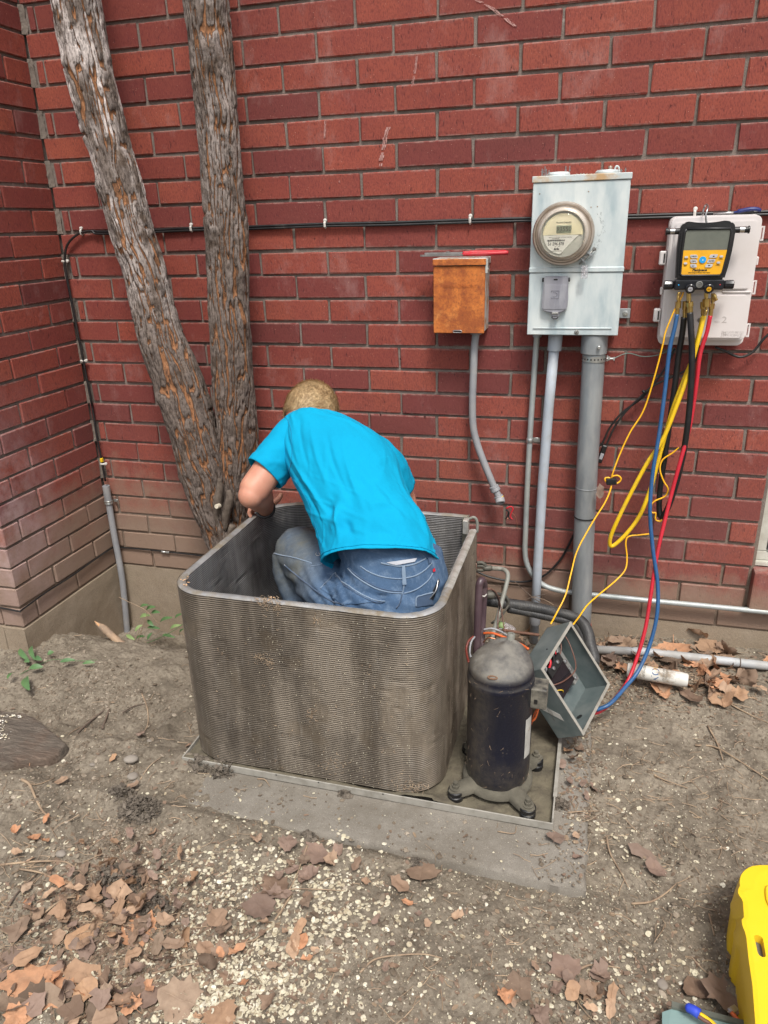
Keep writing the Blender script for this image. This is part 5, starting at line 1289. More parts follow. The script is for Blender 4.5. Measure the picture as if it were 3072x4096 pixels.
o = mb.build('debris_specks', M_seed, coil); at = o.data.attributes.new('bv', 'FLOAT', 'POINT'); at.data.foreach_set('value', np.repeat(nrng.rand(420), 12)[:len(o.data.vertices)].astype(np.float32)); tag(o, kind='stuff')
mb = MB()
for px, py in ((735, 2318), (742, 2335), (1080, 2395)):
    p = P(px, py, Z=ZT + .003)
    for _ in range(7): mb.ball(p + Vector((rng.gauss(0, .006), rng.gauss(0, .006), 0)), rng.uniform(.001, .003), 1, (1, 1, .5))
mb.build('rim_crumbs', M_stickend, coil)

# ================================================================== base pan
pan = thing('base_pan', 'shallow green grey steel base pan full of silt under coil and compressor', 'pan', (1.45, -.6, -.11))
x0, x1, y0, y1, zb_, hgt = .894, 1.981, -1.005, -.215, -.1095, .023
mb = MB(); mb.box((x0, y0, zb_), (x1, y0 + .004, zb_ + hgt), .001); mb.box((x0, y1 - .004, zb_), (x1, y1, zb_ + hgt), .001); mb.box((x0, y0 + .0045, zb_ + .0003), (x0 + .004, y1 - .0045, zb_ + hgt)); mb.box((x1 - .004, y0 + .0045, zb_ + .0003), (x1, y1 - .0045, zb_ + hgt + .013))
mb.box((x1 - .0065, y0 + .085, zb_ + hgt + .0132), (x1 + .0035, y1 - .02, zb_ + hgt + .0155)); mb.build('pan_lip', M_cboxedge, pan)
n1, n2 = 200, 150; X, Y = np.meshgrid(np.linspace(x0 + .004, x1 - .004, n1), np.linspace(y0 + .004, y1 - .004, n2))
Zs = zb_ + .010 + (fbm(X * 14, Y * 14, 4, 80) - .5) * .012 + .008 * np.clip(fbm(X * 40, Y * 40, 3, 82) - .45, 0, 1)
Zs += .016 * np.exp(-(((X - 1.64) / .07) ** 2 + ((Y + 1.0) / .03) ** 2)) + .012 * np.exp(-(((X - 1.70) / .03) ** 2 + ((Y + .8) / .2) ** 2)) + .010 * np.exp(-((Y + .995) / .012) ** 2) * (X < 1.66)
ii = np.arange(n1 * n2).reshape(n2, n1); F = np.stack([ii[:-1, :-1].ravel(), ii[:-1, 1:].ravel(), ii[1:, 1:].ravel(), ii[1:, :-1].ravel()], 1)
mk('pan_floor', np.stack([X.ravel(), Y.ravel(), Zs.ravel()], 1), F, M_pan_in, pan, True)
mb = MB()
for x, y in ((1.20, y0), (1.33, y0), (1.52, y0)): mb.lathe([(.0028, 0), (.002, .0004)], (x, y - .0002, zb_ + .02), (0, -1, 0), 8)
mb.build('punched_hole', M_ink, pan)

# ================================================================== compressor
cp = thing('compressor', 'dust covered black cylindrical compressor bolted in the pan beside the coil', 'compressor', (1.82, -.872, -.09))
cc = Vector((1.818, -.872, 0))
prof = [(.066, -.075), (.078, -.068), (.0845, -.055), (.0865, -.03), (.087, .05), (.087, .244), (.0885, .247), (.0892, .254), (.0885, .262), (.0875, .265), (.0865, .276)]
MB().lathe(prof, cc, (0, 0, 1), 64, True, False).build('shell', M_comp, cp, True, 60)
# slanted dome: rings shifted toward the back
V = []; seg = 64; dome = [(1.0, .276, 0), (.990, .285, 0), (.965, .293, .001), (.92, .301, .003), (.84, .310, .008), (.72, .319, .016), (.56, .327, .026), (.38, .333, .036), (.20, .337, .044), (.08, .338, .048)]
for s_, z, dy_ in dome:
    for k in range(seg):
        a = 2 * pi * k / seg; r = .086 * s_
        V.append((cc.x + r * cos(a) + dy_ * .25, cc.y + r * sin(a) + dy_, z + .003 * sin(3 * a + 1) * (1 - s_)))
F = [[i * seg + k, i * seg + (k + 1) % seg, (i + 1) * seg + (k + 1) % seg, (i + 1) * seg + k] for i in range(len(dome) - 1) for k in range(seg)] + [[(len(dome) - 1) * seg + k for k in range(seg)]]
mk('dome', V, F, M_comp, cp, True)
mb = MB(); mb.lathe([(.0105, -.016), (.0105, .010), (.0095, .013), (.0062, .013), (.006, .004)], (cc.x + .017, cc.y + .055, .341), (.1, .2, 1), 16); mb.build('stub_pipe', M_pipe, cp, True, 40)
mb = MB(); q = [(cc.x + .012 * cos(a) - .012, cc.y - .078 + .0035 * sin(a), .2985 + .002 * sin(a)) for a in np.linspace(0, 2 * pi, 13)]; mb.tube(q, .0022, 6); mb.build('lifting_slot', simple('rusty_slot', (.18, .10, .06), None, 30, .9), cp, True)
# feet: lobed plate with bolts
bolts = [(1.716, -.965), (1.913, -.981), (1.917, -.785), (1.722, -.775)]
N = 96; pl_ = []
for k in range(N):
    a = 2 * pi * k / N; r = .097
    for bx_, by_ in bolts:
        ba = math.atan2(by_ - cc.y, bx_ - cc.x); br = math.hypot(bx_ - cc.x, by_ - cc.y); d = (a - ba + pi) % (2 * pi) - pi
        r = max(r, (br + .021) * math.exp(-(abs(d) / .30) ** 2.6))
    pl_.append((cc.x + r * cos(a), cc.y + r * sin(a)))
mb = MB(); V = [(x, y, -.080) for x, y in pl_] + [(x, y, -.064) for x, y in pl_] + [(cc.x + (x - cc.x) * .90, cc.y + (y - cc.y) * .90, -.058) for x, y in pl_] + [(cc.x, cc.y, -.040)]
F = [[k, (k + 1) % N, N + (k + 1) % N, N + k] for k in range(N)] + [[N + k, N + (k + 1) % N, 2 * N + (k + 1) % N, 2 * N + k] for k in range(N)] + [[2 * N + k, 2 * N + (k + 1) % N, 3 * N] for k in range(N)]
mb.add(V, F); mb.build('foot_plate', M_silt, cp, True, 60)
for x, y in bolts:
    MB().lathe([(.020, -.099), (.0215, -.094), (.0215, -.083), (.0185, -.081), (.0185, -.078), (.0215, -.076), (.0215, -.067), (.017, -.064)], (x, y, 0), (0, 0, 1), 24).build('rubber_grommet', M_black, cp, True, 35)
    mb = MB().lathe([(.0155, -.0615), (.0155, -.058), (.010, -.0575)], (x, y, 0), (0, 0, 1), 20); mb.lathe([(.0105, -.0575), (.0105, -.050), (.0095, -.049)], (x, y, 0), (0, 0, 1), 6); mb.lathe([(.0065, -.049), (.0065, -.040), (.0055, -.039)], (x, y, 0), (0, 0, 1), 10); mb.build('bolt', M_silt, cp, True, 30)
    
MB().prism([(cc.x + .0878 * cos(a), cc.y + .0878 * sin(a), -.045) for a in (radians(-20), radians(-12))], (0, 0, .0)).v
V = []; F = []
for k in range(5):
    a = radians(-32 + k * 5); V += [(cc.x + .0879 * cos(a), cc.y + .0879 * sin(a), .035), (cc.x + .0879 * cos(a), cc.y + .0879 * sin(a), .16)]
F = [[2 * k, 2 * k + 2, 2 * k + 3, 2 * k + 1] for k in range(4)]; mk('label', V, F, M_label, cp, True)
# terminal box
mb = MB(); mb.box((1.898, -.90, .185), (1.942, -.842, .246), .003); mb.build('terminal_cover', M_silt if False else simple('dusty_black_cover', (.03, .03, .03), (.06, .055, .045), 20, .6, dirt=.9, dirtc=(.19, .175, .14), dscale=20, dlo=.4, dhi=.6), cp)
MB().box((1.910, -.9025, .203), (1.918, -.9002, .215)).build('terminal_clip', M_ink, cp)
# cobweb and straw on the compressor
mb = MB()
for _ in range(38):
    a = radians(rng.uniform(-175, -8)); z = rng.choice([rng.uniform(-.05, .28), rng.uniform(-.05, .03), rng.uniform(.2, .27)]); p = Vector((cc.x + .0885 * cos(a), cc.y + .0885 * sin(a), z)); tn = Vector((-sin(a), cos(a), 0)); d = (tn * rng.gauss(0, 1) + Vector((0, 0, rng.gauss(0, 1)))).normalized() * rng.uniform(.002, .009)
    o_ = Vector((cos(a), sin(a), 0)) * .001
    mb.tube([p - d, p + o_, p + d], rng.uniform(.0002, .00045), 3, cap=False)
o = mb.build('straw_flecks', M_twig, cp); tag(o, kind='stuff')

# ================================================================== refrigerant pipes beside the coil
g2 = lambda u, v, Y: P(1700 + u * .4521, 1950 + v * .4521, Y=Y)
lp = thing('liquid_pipe', 'pale dusty refrigerant pipe bending out of a forked fitting on the coil', 'pipe', tuple(g2(560, 715, -.36)))
MB().tube(spline([g2(545, 715, -.385), g2(600, 715, -.37), g2(670, 720, -.36), g2(712, 735, -.37), g2(733, 775, -.38), g2(720, 860, -.40), g2(672, 1040, -.45), g2(622, 1230, -.52), g2(598, 1320, -.56), g2(578, 1400, -.60)], 8), .0072, 12).build('tube', M_pipe, lp, True)
mb = MB()
for v in (672, 700, 735): mb.tube(spline([g2(462, v - 6, -.39), g2(510, v - 4, -.39), g2(548, 712, -.385)], 5), .0062, 8)
mb.lathe([(.0078, -.012), (.010, -.006), (.010, .012), (.008, .018)], g2(545, 714, -.385), (1, .3, .0), 12); mb.build('forked_fitting', M_pipe_dk, lp, True)
sp_ = thing('suction_pipe', 'plum coloured insulated pipe bent into a tight upside down U beside the coil', 'pipe', tuple(g2(470, 1440, -.60)))
MB().tube(spline([g2(456, 1560, -.62), g2(458, 1440, -.62), g2(468, 1150, -.60), g2(478, 900, -.58), g2(486, 845, -.575), g2(503, 822, -.565), g2(517, 850, -.555), g2(520, 900, -.55), g2(508, 1150, -.56), g2(492, 1440, -.60)], 8), .0118, 14).build('tube', M_purple, sp_, True)
MB().tube([g2(500, 958, -.583), g2(525, 965, -.573), g2(545, 945, -.563)], .0022, 6).build('tie', M_white_clip, sp_, True)
bd = thing('insulated_line_set', 'black ribbed insulated line set lying from coil over the pipes to behind the control box', 'pipe', tuple(g2(540, 1000, -.30)))
def corr(pts, r, name='tube', amp=.0012, pitch=.0045):
    sp2 = spline(pts, 10); L = [0]
    for a, b in zip(sp2[:-1], sp2[1:]): L.append(L[-1] + (b - a).length)
    n = int(L[-1] / pitch * 4); S = np.linspace(0, L[-1], n); q = [Vector([np.interp(s, L, [c[k] for c in sp2]) for k in range(3)]) for s in S]
    rr2 = [r + amp * math.sin(2 * pi * s / pitch) for s in S]; return MB().tube(q, rr2, 14).build(name, M_lineset, bd, True)
corr([g2(505, 992, -.33), g2(620, 1010, -.30), g2(740, 1030, -.27), g2(980, 1065, -.22), g2(1180, 1110, -.20), g2(1300, 1145, -.22), g2(1390, 1195, -.26), g2(1440, 1290, -.32), g2(1462, 1400, -.38), g2(1490, 1500, -.43), g2(1485, 1560, -.46)], .0185, amp=.0016, pitch=.0065)
corr([g2(740, 1075, -.28), g2(900, 1105, -.24), g2(1100, 1150, -.215), g2(1240, 1180, -.22), g2(1340, 1230, -.26), g2(1400, 1330, -.33), g2(1420, 1450, -.40)], .013, amp=.0013, pitch=.0065)
mb = MB(); mb.tube(spline([g2(530, 935, -.36), g2(600, 940, -.33), g2(690, 950, -.30), g2(735, 1000, -.29), g2(720, 1060, -.29)], 6), .006, 8); mb.lathe([(.012, 0), (.014, .004), (.014, .02), (.011, .026)], g2(545, 950, -.36), (1, .3, -.1), 12); mb.tube(spline([g2(590, 1200, -.40), g2(620, 1180, -.40), g2(680, 1130, -.36), g2(740, 1040, -.30)], 6), .004, 7); mb.build('valve', M_pipe_dk, bd, True)
# loose wires round the compressor
lw = thing('wiring_loom', 'loose brown, grey and orange wires running from coil behind compressor to control box', 'wires', tuple(g2(540, 890, -.5)))
W = lambda pts, r, m: MB().tube(spline([g2(*p) for p in pts], 7), r, 6).build('wire', m, lw, True)
W([(530, 895, -.55), (575, 895, -.54), (625, 940, -.53), (655, 1030, -.52), (645, 1150, -.52), (650, 1280, -.56), (668, 1345, -.60)], .0017, M_brownwire)
W([(535, 905, -.55), (590, 900, -.54), (640, 950, -.53), (672, 1060, -.52), (690, 1180, -.53), (708, 1280, -.56)], .0017, M_brownwire)
W([(535, 912, -.55), (600, 920, -.54), (650, 985, -.53), (665, 1100, -.52)], .0014, M_ink)
W([(520, 1258, -.60), (590, 1248, -.60), (660, 1270, -.60), (730, 1310, -.62), (780, 1350, -.64), (850, 1400, -.68), (890, 1470, -.70)], .0034, M_pvc_g)
W([(518, 1290, -.60), (600, 1290, -.61), (700, 1325, -.62), (790, 1360, -.64), (860, 1395, -.66), (915, 1430, -.68)], .0040, M_orangewire)
W([(515, 1370, -.62), (560, 1330, -.62), (640, 1345, -.62)], .002, M_copper)
W([(428, 1318, -.66), (385, 1360, -.68), (365, 1430, -.70), (375, 1500, -.73), (388, 1545, -.76)], .0036, simple('dark_red_wire', (.20, .035, .025), (.15, .03, .02), 20, .5))
W([(440, 1320, -.66), (408, 1370, -.68), (396, 1450, -.70), (405, 1500, -.73)], .003, M_pvc_g)
W([(1008, 1880, -.84), (1003, 1950, -.85), (975, 2040, -.86), (940, 2070, -.86)], .0032, M_orangewire)
W([(1000, 1885, -.83), (990, 1950, -.84), (960, 2020, -.85), (935, 2110, -.86)], .0022, M_orangewire)

# ================================================================== control box
cbx = thing('control_box', 'open blue grey metal control box tipped on its corner beside the compressor, contactor inside', 'electrical box', (2.0, -.62, .0))
A_, B_, C2, D_ = [Vector(v) for v in ((1.982, -.516, .242), (1.912, -.721, .193), (2.042, -.742, .004), (2.112, -.536, .050))]
Nn = Vector((.74494291, -.38536315, .54456891)); dep = Nn * -.092
def quadslab(p, t, name, m, parent=cbx):
    """thin sheet: p 4 points, t thickness vector"""
    return MB().prism(p, t).build(name, m, parent)
ctr = (A_ + B_ + C2 + D_) / 4
for a, b in ((A_, B_), (B_, C2), (C2, D_), (D_, A_)):
    inn = (ctr - (a + b) / 2); inn = inn - (b - a).normalized() * inn.dot((b - a).normalized()); inn.normalize()
    e = (b - a).normalized() * .0008
    quadslab([a + e, b - e, b - e + dep, a + e + dep], inn * .0022, 'side_panel', M_cbox)
    quadslab([a + Nn * .0006 - e * .5, b + Nn * .0006 + e * .5, b + Nn * .0006 + inn * .0095 + e * .5, a + Nn * .0006 + inn * .0095 - e * .5], Nn * .0018, 'lip', M_cboxedge)
quadslab([A_ + dep, B_ + dep, C2 + dep, D_ + dep], Nn * .0022, 'back_panel', M_cbox)
ux = (C2 - B_).normalized(); uy = (A_ - B_).normalized(); 
def inb(u, v, w): return B_ + (C2 - B_) * u + (A_ - B_) * v + dep * w      # u along long edge, v across, w depth
def cbox_block(u0, u1, v0, v1, w0, w1, name, m):
    p = [inb(u0, v0, w0), inb(u1, v0, w0), inb(u1, v1, w0), inb(u0, v1, w0)]; return MB().prism(p, dep * (w1 - w0)).build(name, m, cbx, bevel=.0012)
cbox_block(.10, .56, .10, .56, .22, .97, 'contactor', M_black_g)
cbox_block(.12, .24, .14, .52, .10, .215, 'contactor_terminal', M_ink)
cbox_block(.13, .66, .58, .72, .40, .97, 'contactor_bracket', M_dullmetal)
for u, v in ((.17, .25), (.17, .38), (.34, .65), (.46, .65), (.60, .65)):
    MB().lathe([(.006, 0), (.006, .004), (.004, .005)], inb(u, v, .09 if u < .25 else .38), Nn, 10).build('terminal_screw', M_steel, cbx, True, 40)
MB().lathe([(.0115, 0), (.0115, .002), (.011, .0022)], inb(.72, .62, .95), Nn, 20).build('round_knockout', M_silt, cbx, True, 40)
# knockout holes on the panels
edgeCD = (D_ - C2).normalized()
pc_ = (C2 + D_) / 2 + dep * .55; nrm_cd = (ctr - (C2 + D_) / 2).normalized()
MB().lathe([(.0095, 0), (.0085, .0004)], pc_ + nrm_cd * .0026 + (D_ - C2) * -.12, nrm_cd, 18).build('knockout_hole', M_ink, cbx)
MB().lathe([(.0145, 0), (.0135, .0004)], inb(.60, .16, .96), Nn, 20).build('knockout_hole', M_ink, cbx)
for a, b, r, m in ((inb(.14, .2, .15), inb(.02, .34, .25), .0035, M_redwire), (inb(.14, .35, .15), inb(-.0, .44, .3), .003, M_ink), (inb(.16, .42, .2), inb(.05, .62, .5), .0018, M_redwire), (inb(.16, .45, .2), inb(.05, .7, .5), .0022, M_pvc_g), (inb(.13, .15, .2), inb(.02, .15, .3), .004, M_pvc_g)):
    MB().tube(spline([a, (a + b) / 2 + Nn * .012, b], 6), r, 7).build('wire', m, cbx, True)
MB().tube(spline([inb(.28, .50, .5), inb(.18, .68, .3), inb(.06, .80, .35), inb(-.0 + .05, .92, .5), inb(.18, .94, .4), inb(.36, .84, .3), inb(.46, .62, .1), inb(.42, .36, .1), inb(.34, .16, .15), inb(.30, .10, .3)], 7), .0019, 6).build('wire', M_brownwire, cbx, True)
MB().tube(spline([inb(.40, .12, .3), inb(.46, .2, .15), inb(.52, .22, .3), inb(.5, .12, .5)], 6), .0014, 6).build('wire', M_yellow, cbx, True)
MB().tube(spline([inb(.55, .60, .4), inb(.62, .56, .4), inb(.68, .62, .6), inb(.72, .6, .8)], 6), .0012, 6).build('wire', M_steel, cbx, True)
# sticker on the lower outside panel
o0 = (B_ + (C2 - B_) * .18); nout = ((B_ + C2) / 2 - ctr).normalized()
st = [B_ + (C2 - B_) * f + dep * g for f, g in ((.43, .94), (.66, .34), (.76, .34), (.53, .94))]
MB().prism([p + nout * .0006 for p in st], nout * .0004).build('label', M_label, cbx)
ydir = -dep.normalized(); 
m3 = Matrix(((C2 - B_).normalized(), ydir, nout)).transposed()
text_mesh('label_print', 'CAUTION\nDISCONNECT POWER', .0062, B_ + (C2 - B_) * .595 + dep * .64 + nout * .0012, M_inkgrey, cbx, mat3=m3, ext=.0001)
# ================================================================== the crouching man
person = thing('person', 'man in turquoise T-shirt and blue jeans crouching inside the condenser coil, back turned', 'person', (1.32, -.6, -.09))

def loft(rings, seg=48, sub=6, cap=True, ex=2.0):
    """rings: (center, a, b_back, b_front) -> verts, faces; interpolated along the chain"""
    cols = [spline([r[k] for r in rings], sub) for k in range(4)]
    V = []; n = len(cols[0])
    for i in range(n):
        c, a, bb, bf = (cols[k][i] for k in range(4))
        for k in range(seg):
            t = 2 * pi * k / seg; co, si = cos(t), sin(t)
            f = (abs(co) ** ex + abs(si) ** ex) ** (-1 / ex)
            V.append(c + a * co * f + (bb if si > 0 else bf) * si * f)
    F = [[i * seg + k, i * seg + (k + 1) % seg, (i + 1) * seg + (k + 1) % seg, (i + 1) * seg + k] for i in range(n - 1) for k in range(seg)]
    if cap: F += [list(range(seg))[::-1], [(n - 1) * seg + k for k in range(seg)]]
    return V, F
def limb(pts, seg=28, sub=6, squash=1.0, up=(0, 0, 1)):
    """pts: (point, radius)"""
    rings = []
    P_ = [Vector(p) for p, r in pts]
    for i, (p, r) in enumerate(pts):
        t = (P_[min(i + 1, len(P_) - 1)] - P_[max(i - 1, 0)]).normalized(); u = Vector(up); a = t.cross(u).normalized(); b = a.cross(t).normalized()
        rings.append((P_[i], a * r, b * r * squash, b * r * squash))
    return loft(rings, seg, sub)
def remesh(name, parts, voxel, m, parent, smooth_it=6, smooth_f=.5, deform=None):
    mb = MB()
    for v, f in parts: mb.add(v, f)
    o = mb.build(name + '_tmp', None)
    md = o.modifiers.new('r', 'REMESH'); md.mode = 'VOXEL'; md.voxel_size = voxel; md.adaptivity = 0
    if smooth_it: sm = o.modifiers.new('s', 'SMOOTH'); sm.factor = smooth_f; sm.iterations = smooth_it
    dg = bpy.context.evaluated_depsgraph_get(); me = bpy.data.meshes.new_from_object(o.evaluated_get(dg))
    loc = Vector(o.location); bpy.data.objects.remove(o, do_unlink=True)
    n = len(me.vertices); V = np.empty(n * 3); me.vertices.foreach_get('co', V); V = V.reshape(-1, 3) + np.array(loc)
    N = np.empty(n * 3); me.vertices.foreach_get('normal', N); N = N.reshape(-1, 3)
    F = [list(p.vertices) for p in me.polygons]; bpy.data.meshes.remove(me)
    lab = np.arange(n); fa = np.array([f[:4] if len(f) > 3 else f + [f[0]] for f in F])      # keep only the one outer skin
    while True:
        mn = lab[fa].min(1); new = lab.copy()
        for k in range(4): np.minimum.at(new, fa[:, k], mn)
        new = np.minimum(new, new[new])
        if (new == lab).all(): break
        lab = new
    ids, cnt = np.unique(lab, return_counts=True); keepv = lab == ids[cnt.argmax()]
    if not keepv.all():
        rem = np.cumsum(keepv) - 1; F = [[int(rem[i]) for i in f] for f in F if keepv[f[0]]]; V = V[keepv]; N = N[keepv]
    if deform is not None: V = V + N * deform(V, N)[:, None]
    return mk(name, V, F, m, parent, True)

# ---- T-shirt body: rings from silhouette
sh_rows = [((1196, 1652), (1325, 1655), -.44, .045, .05), ((1168, 1668), (1392, 1676), -.452, .062, .06), ((1140, 1692), (1462, 1714), -.468, .082, .08), ((1126, 1745), (1538, 1766), -.498, .100, .10),
           ((1132, 1830), (1588, 1832), -.552, .114, .11), ((1168, 1920), (1612, 1908), -.608, .120, .115), ((1208, 1998), (1646, 1988), -.655, .122, .12), ((1247, 2080), (1702, 2070), -.702, .120, .12), ((1281, 2165), (1733, 2158), -.745, .122, .12), ((1305, 2262), (1750, 2234), -.785, .134, .12)]
cen = []; rings = []
for L, R_, y, tb, tf in sh_rows:
    a = P(*L, Y=y); b = P(*R_, Y=y); cen.append(((a + b) / 2, (b - a) / 2, tb, tf))
for i, (c, a, tb, tf) in enumerate(cen):
    t = (cen[min(i + 1, len(cen) - 1)][0] - cen[max(i - 1, 0)][0]).normalized()
    if i == 0: t = Vector((.25, -.2, -.3)).normalized()
    bk_dir = a.cross(t).normalized()
    if bk_dir.y > 0: bk_dir = -bk_dir
    bk_dir.normalize(); rings.append((c, a * .985, bk_dir * tb, bk_dir * tf))
SEG, SUB = 220, 26
V, F = loft(rings, SEG, SUB, cap=False, ex=2.15)
V = np.array([v[:] for v in V]); n = len(V) // SEG
G = V.reshape(n, SEG, 3)
Nn_ = np.cross(np.roll(G, -1, 1) - np.roll(G, 1, 1), np.gradient(G, axis=0)); Nn_ /= np.linalg.norm(Nn_, axis=2)[..., None] + 1e-9
cmid = G.mean(1, keepdims=True)
if (Nn_ * (G - cmid)).sum() < 0: Nn_ = -Nn_
ang = np.linspace(0, 2 * pi, SEG, endpoint=False)[None, :]; vv = np.linspace(0, 1, n)[:, None]; aa = np.cos(ang) + 0 * vv     # -1 left .. 1 right
U_ = ang / pi
def fold(u0, v0, u1, v1, w, h):
    """ridge along a segment in (side, length) space"""
    uu = aa * 1.0; du, dv = u1 - u0, v1 - v0; L2 = du * du + dv * dv
    t = np.clip(((uu - u0) * du + (vv - v0) * dv) / L2, 0, 1); d2 = (uu - u0 - t * du) ** 2 + ((vv - v0 - t * dv)) ** 2
    return h * np.exp(-d2 / w ** 2) * np.sin(pi * np.clip(t * .9 + .05, 0, 1)) * (np.sin(ang) > -.2)
dsp = 0
for f in ((-.55, .90, -.22, .80, .035, .011), (-.62, .84, -.30, .76, .030, -.009), (-.45, .965, -.30, .80, .03, .008), (-.30, .80, -.05, .74, .04, .006), (-.80, .45, -.52, .86, .03, .006), (-.86, .55, -.68, .86, .03, -.006),
          (-.25, .35, -.30, .70, .04, .004), (.0, .40, -.05, .75, .04, -.004), (.25, .45, .1, .85, .05, .004), (-.45, .30, -.50, .60, .03, -.003), (.9, .50, .55, .60, .03, .004), (.85, .58, .4, .72, .03, .004), (.92, .66, .3, .86, .035, -.004),
          (-.1, .87, .8, .84, .03, .0045), (-.2, .93, .7, .92, .025, -.004), (.1, .80, .9, .74, .03, .003), (.2, .20, .85, .42, .04, .003), (-.78, .22, -.70, .5, .03, -.005), (-.70, .15, -.55, .4, .03, .0035), (-.35, .88, -.15, .90, .028, -.010)): dsp = dsp + fold(*f)
rid = lambda x, y, sd: 1 - np.abs(2 * vnoise(x, y, sd) - 1)
dsp = dsp + .0026 * np.clip(rid(U_ * 5 + vv * 1.2, vv * 3.2 - U_ * 1.5, 210) - .72, 0, 1) / .28 * np.clip(vv * 2, 0, 1)
dsp = dsp + .0022 * np.clip(rid(U_ * 9 - vv * 3, vv * 6, 214) - .78, 0, 1) / .22 * np.clip((vv - .35) * 2.5, 0, 1)
dsp = dsp + .0024 * np.clip(rid(U_ * 3 + 4, vv * 9 + U_ * 4, 217) - .8, 0, 1) / .2 * np.clip((vv - .6) * 4, 0, 1)
dsp = dsp + (fbm(U_ * 9 + vv * 3, vv * 7, 4, 90) - .5) * .006 + (fbm(U_ * 22, vv * 9 + U_ * 4, 3, 92) - .5) * .003
edge_lift = np.clip((vv - .955) / .045, 0, 1)
dsp = dsp * (1 - .2 * edge_lift) + .004 * edge_lift ** 2
G2 = G + Nn_ * (dsp * 1.15)[..., None]
# wavy hem
G2[-1] += np.array([0, 0, -.004]) * (np.sin(ang * 5 + 1)[0] * .5)[:, None]
Vs = G2.reshape(-1, 3)
inner = (G2[-1] - Nn_[-1] * .003); inner2 = G2[-6] - Nn_[-6] * .0045
Vs = np.vstack([Vs, inner, inner2]); b0_ = n * SEG
F += [[(n - 1) * SEG + k, (n - 1) * SEG + (k + 1) % SEG, b0_ + (k + 1) % SEG, b0_ + k] for k in range(SEG)] + [[b0_ + k, b0_ + (k + 1) % SEG, b0_ + SEG + (k + 1) % SEG, b0_ + SEG + k] for k in range(SEG)]
F += [list(range(SEG))[::-1]]
shirt_parts = [(Vs, F)]
# shoulder seam / hem stitching band is raised a little
hem = G2[-5] + Nn_[-5] * .0010
# ---- sleeves
SHL, ELL, WRL = Vector((1.118, -.478, .782)), Vector((1.034, -.655, .640)), Vector((.972, -.448, .503))
SHR, ELR, WRR = Vector((1.345, -.487, .715)), Vector((1.435, -.385, .53)), Vector((1.36, -.40, .30))
def sleeve(pts, flare, seedn, seg=90, sub=14):
    P_ = [Vector(p) for p, r in pts]; rg = []
    for i, (p, r) in enumerate(pts):
        t = (P_[min(i + 1, len(P_) - 1)] - P_[max(i - 1, 0)]).normalized(); a = t.cross(Vector((0, 0, 1))).normalized(); b = a.cross(t).normalized(); rg.append((P_[i], a * r, b * r, b * r))
    v, f = loft(rg, seg, sub, cap=False); v = np.array([q[:] for q in v]); m_ = len(v) // seg; g = v.reshape(m_, seg, 3); c = g.mean(1, keepdims=True); nr = (g - c); nr /= np.linalg.norm(nr, axis=2)[..., None]
    an = np.linspace(0, 2 * pi, seg, endpoint=False)[None, :]; w = np.linspace(0, 1, m_)[:, None]
    d = (fbm(an * 1.6 + w * 2, w * 5, 3, seedn) - .5) * .012 + .003 * np.sin(an * 3 + w * 9) * w
    d = d + flare * w ** 3; d = d + .0010 * (w > .9)
    g2 = g + nr * d[..., None]; inn = g2[-1] - nr[-1] * .003; deep = g2[-14] - nr[-14] * .006
    vv_ = np.vstack([g2.reshape(-1, 3), inn, deep]); b = m_ * seg
    f += [[(m_ - 1) * seg + k, (m_ - 1) * seg + (k + 1) % seg, b + (k + 1) % seg, b + k] for k in range(seg)] + [[b + k, b + (k + 1) % seg, b + seg + (k + 1) % seg, b + seg + k] for k in range(seg)]
    f += [list(range(seg))[::-1]]
    return vv_, f
shirt_parts.append(sleeve([((1.185, -.475, .775), .070), ((1.128, -.492, .770), .076), ((1.088, -.545, .727), .068), ((1.052, -.60, .683), .060)], .003, 95))
shirt_parts.append(sleeve([((1.29, -.52, .715), .060), ((1.345, -.485, .718), .072), ((1.395, -.44, .668), .066), ((1.424, -.41, .590), .056)], .002, 97))
mb = MB()
for v, f in shirt_parts: mb.add(v, f)
shirt = mb.build('t_shirt', M_shirt, person, True)
bmh = [Vector(p) for p in hem[:SEG // 2 + 8]]
# collar ribbing
# ---- body (skin): one continuous mesh
def sph(c, r, sc=(1, 1, 1), rot=None, sub=3):
    bm = bmesh.new(); bmesh.ops.create_icosphere(bm, subdivisions=sub, radius=1); bm.verts.index_update(); c = Vector(c)
    v = []
    for q in bm.verts:
        w = Vector((q.co.x * r * sc[0], q.co.y * r * sc[1], q.co.z * r * sc[2]))
        if rot is not None: w = rot @ w
        v.append(c + w)
    f = [[w.index for w in fc_.verts] for fc_ in bm.faces]; bm.free(); return v, f
HC = Vector((1.128, -.372, .822)); HR = Matrix.Rotation(radians(-12), 3, 'Z') @ Matrix.Rotation(radians(-52), 3, 'X')     # bent forward, face toward the wall and down
hd = lambda x, y, z: HC + HR @ Vector((x, y, z))         # head space: y = face direction, z = crown
body = []
body.append(sph(HC, 1, (.076, .094, .098), HR, 3))
body.append(sph(hd(0, .028, -.055), 1, (.056, .062, .062), HR))          # jaw
body.append(sph(hd(0, .088, -.028), 1, (.013, .020, .024), HR, 2))       # nose
body.append(sph(hd(0, .080, -.066), 1, (.024, .012, .009), HR, 2))       # mouth
body.append(sph(hd(0, .078, .004), 1, (.052, .016, .012), HR, 2))        # brow
body.append(sph(hd(0, .076, -.098), 1, (.020, .016, .014), HR, 2))       # chin
for s in (-1, 1):
    body.append(sph(hd(s * .078, -.006, -.022), 1, (.009, .020, .032), HR, 2))   # ears
    body.append(sph(hd(s * .031, .074, -.012), 1, (.013, .009, .009), HR, 2))    # eyelids
body.append(limb([(hd(0, -.025, -.045), .058), ((1.165, -.425, .79), .060), ((1.20, -.455, .765), .066), ((1.235, -.48, .735), .085)]))
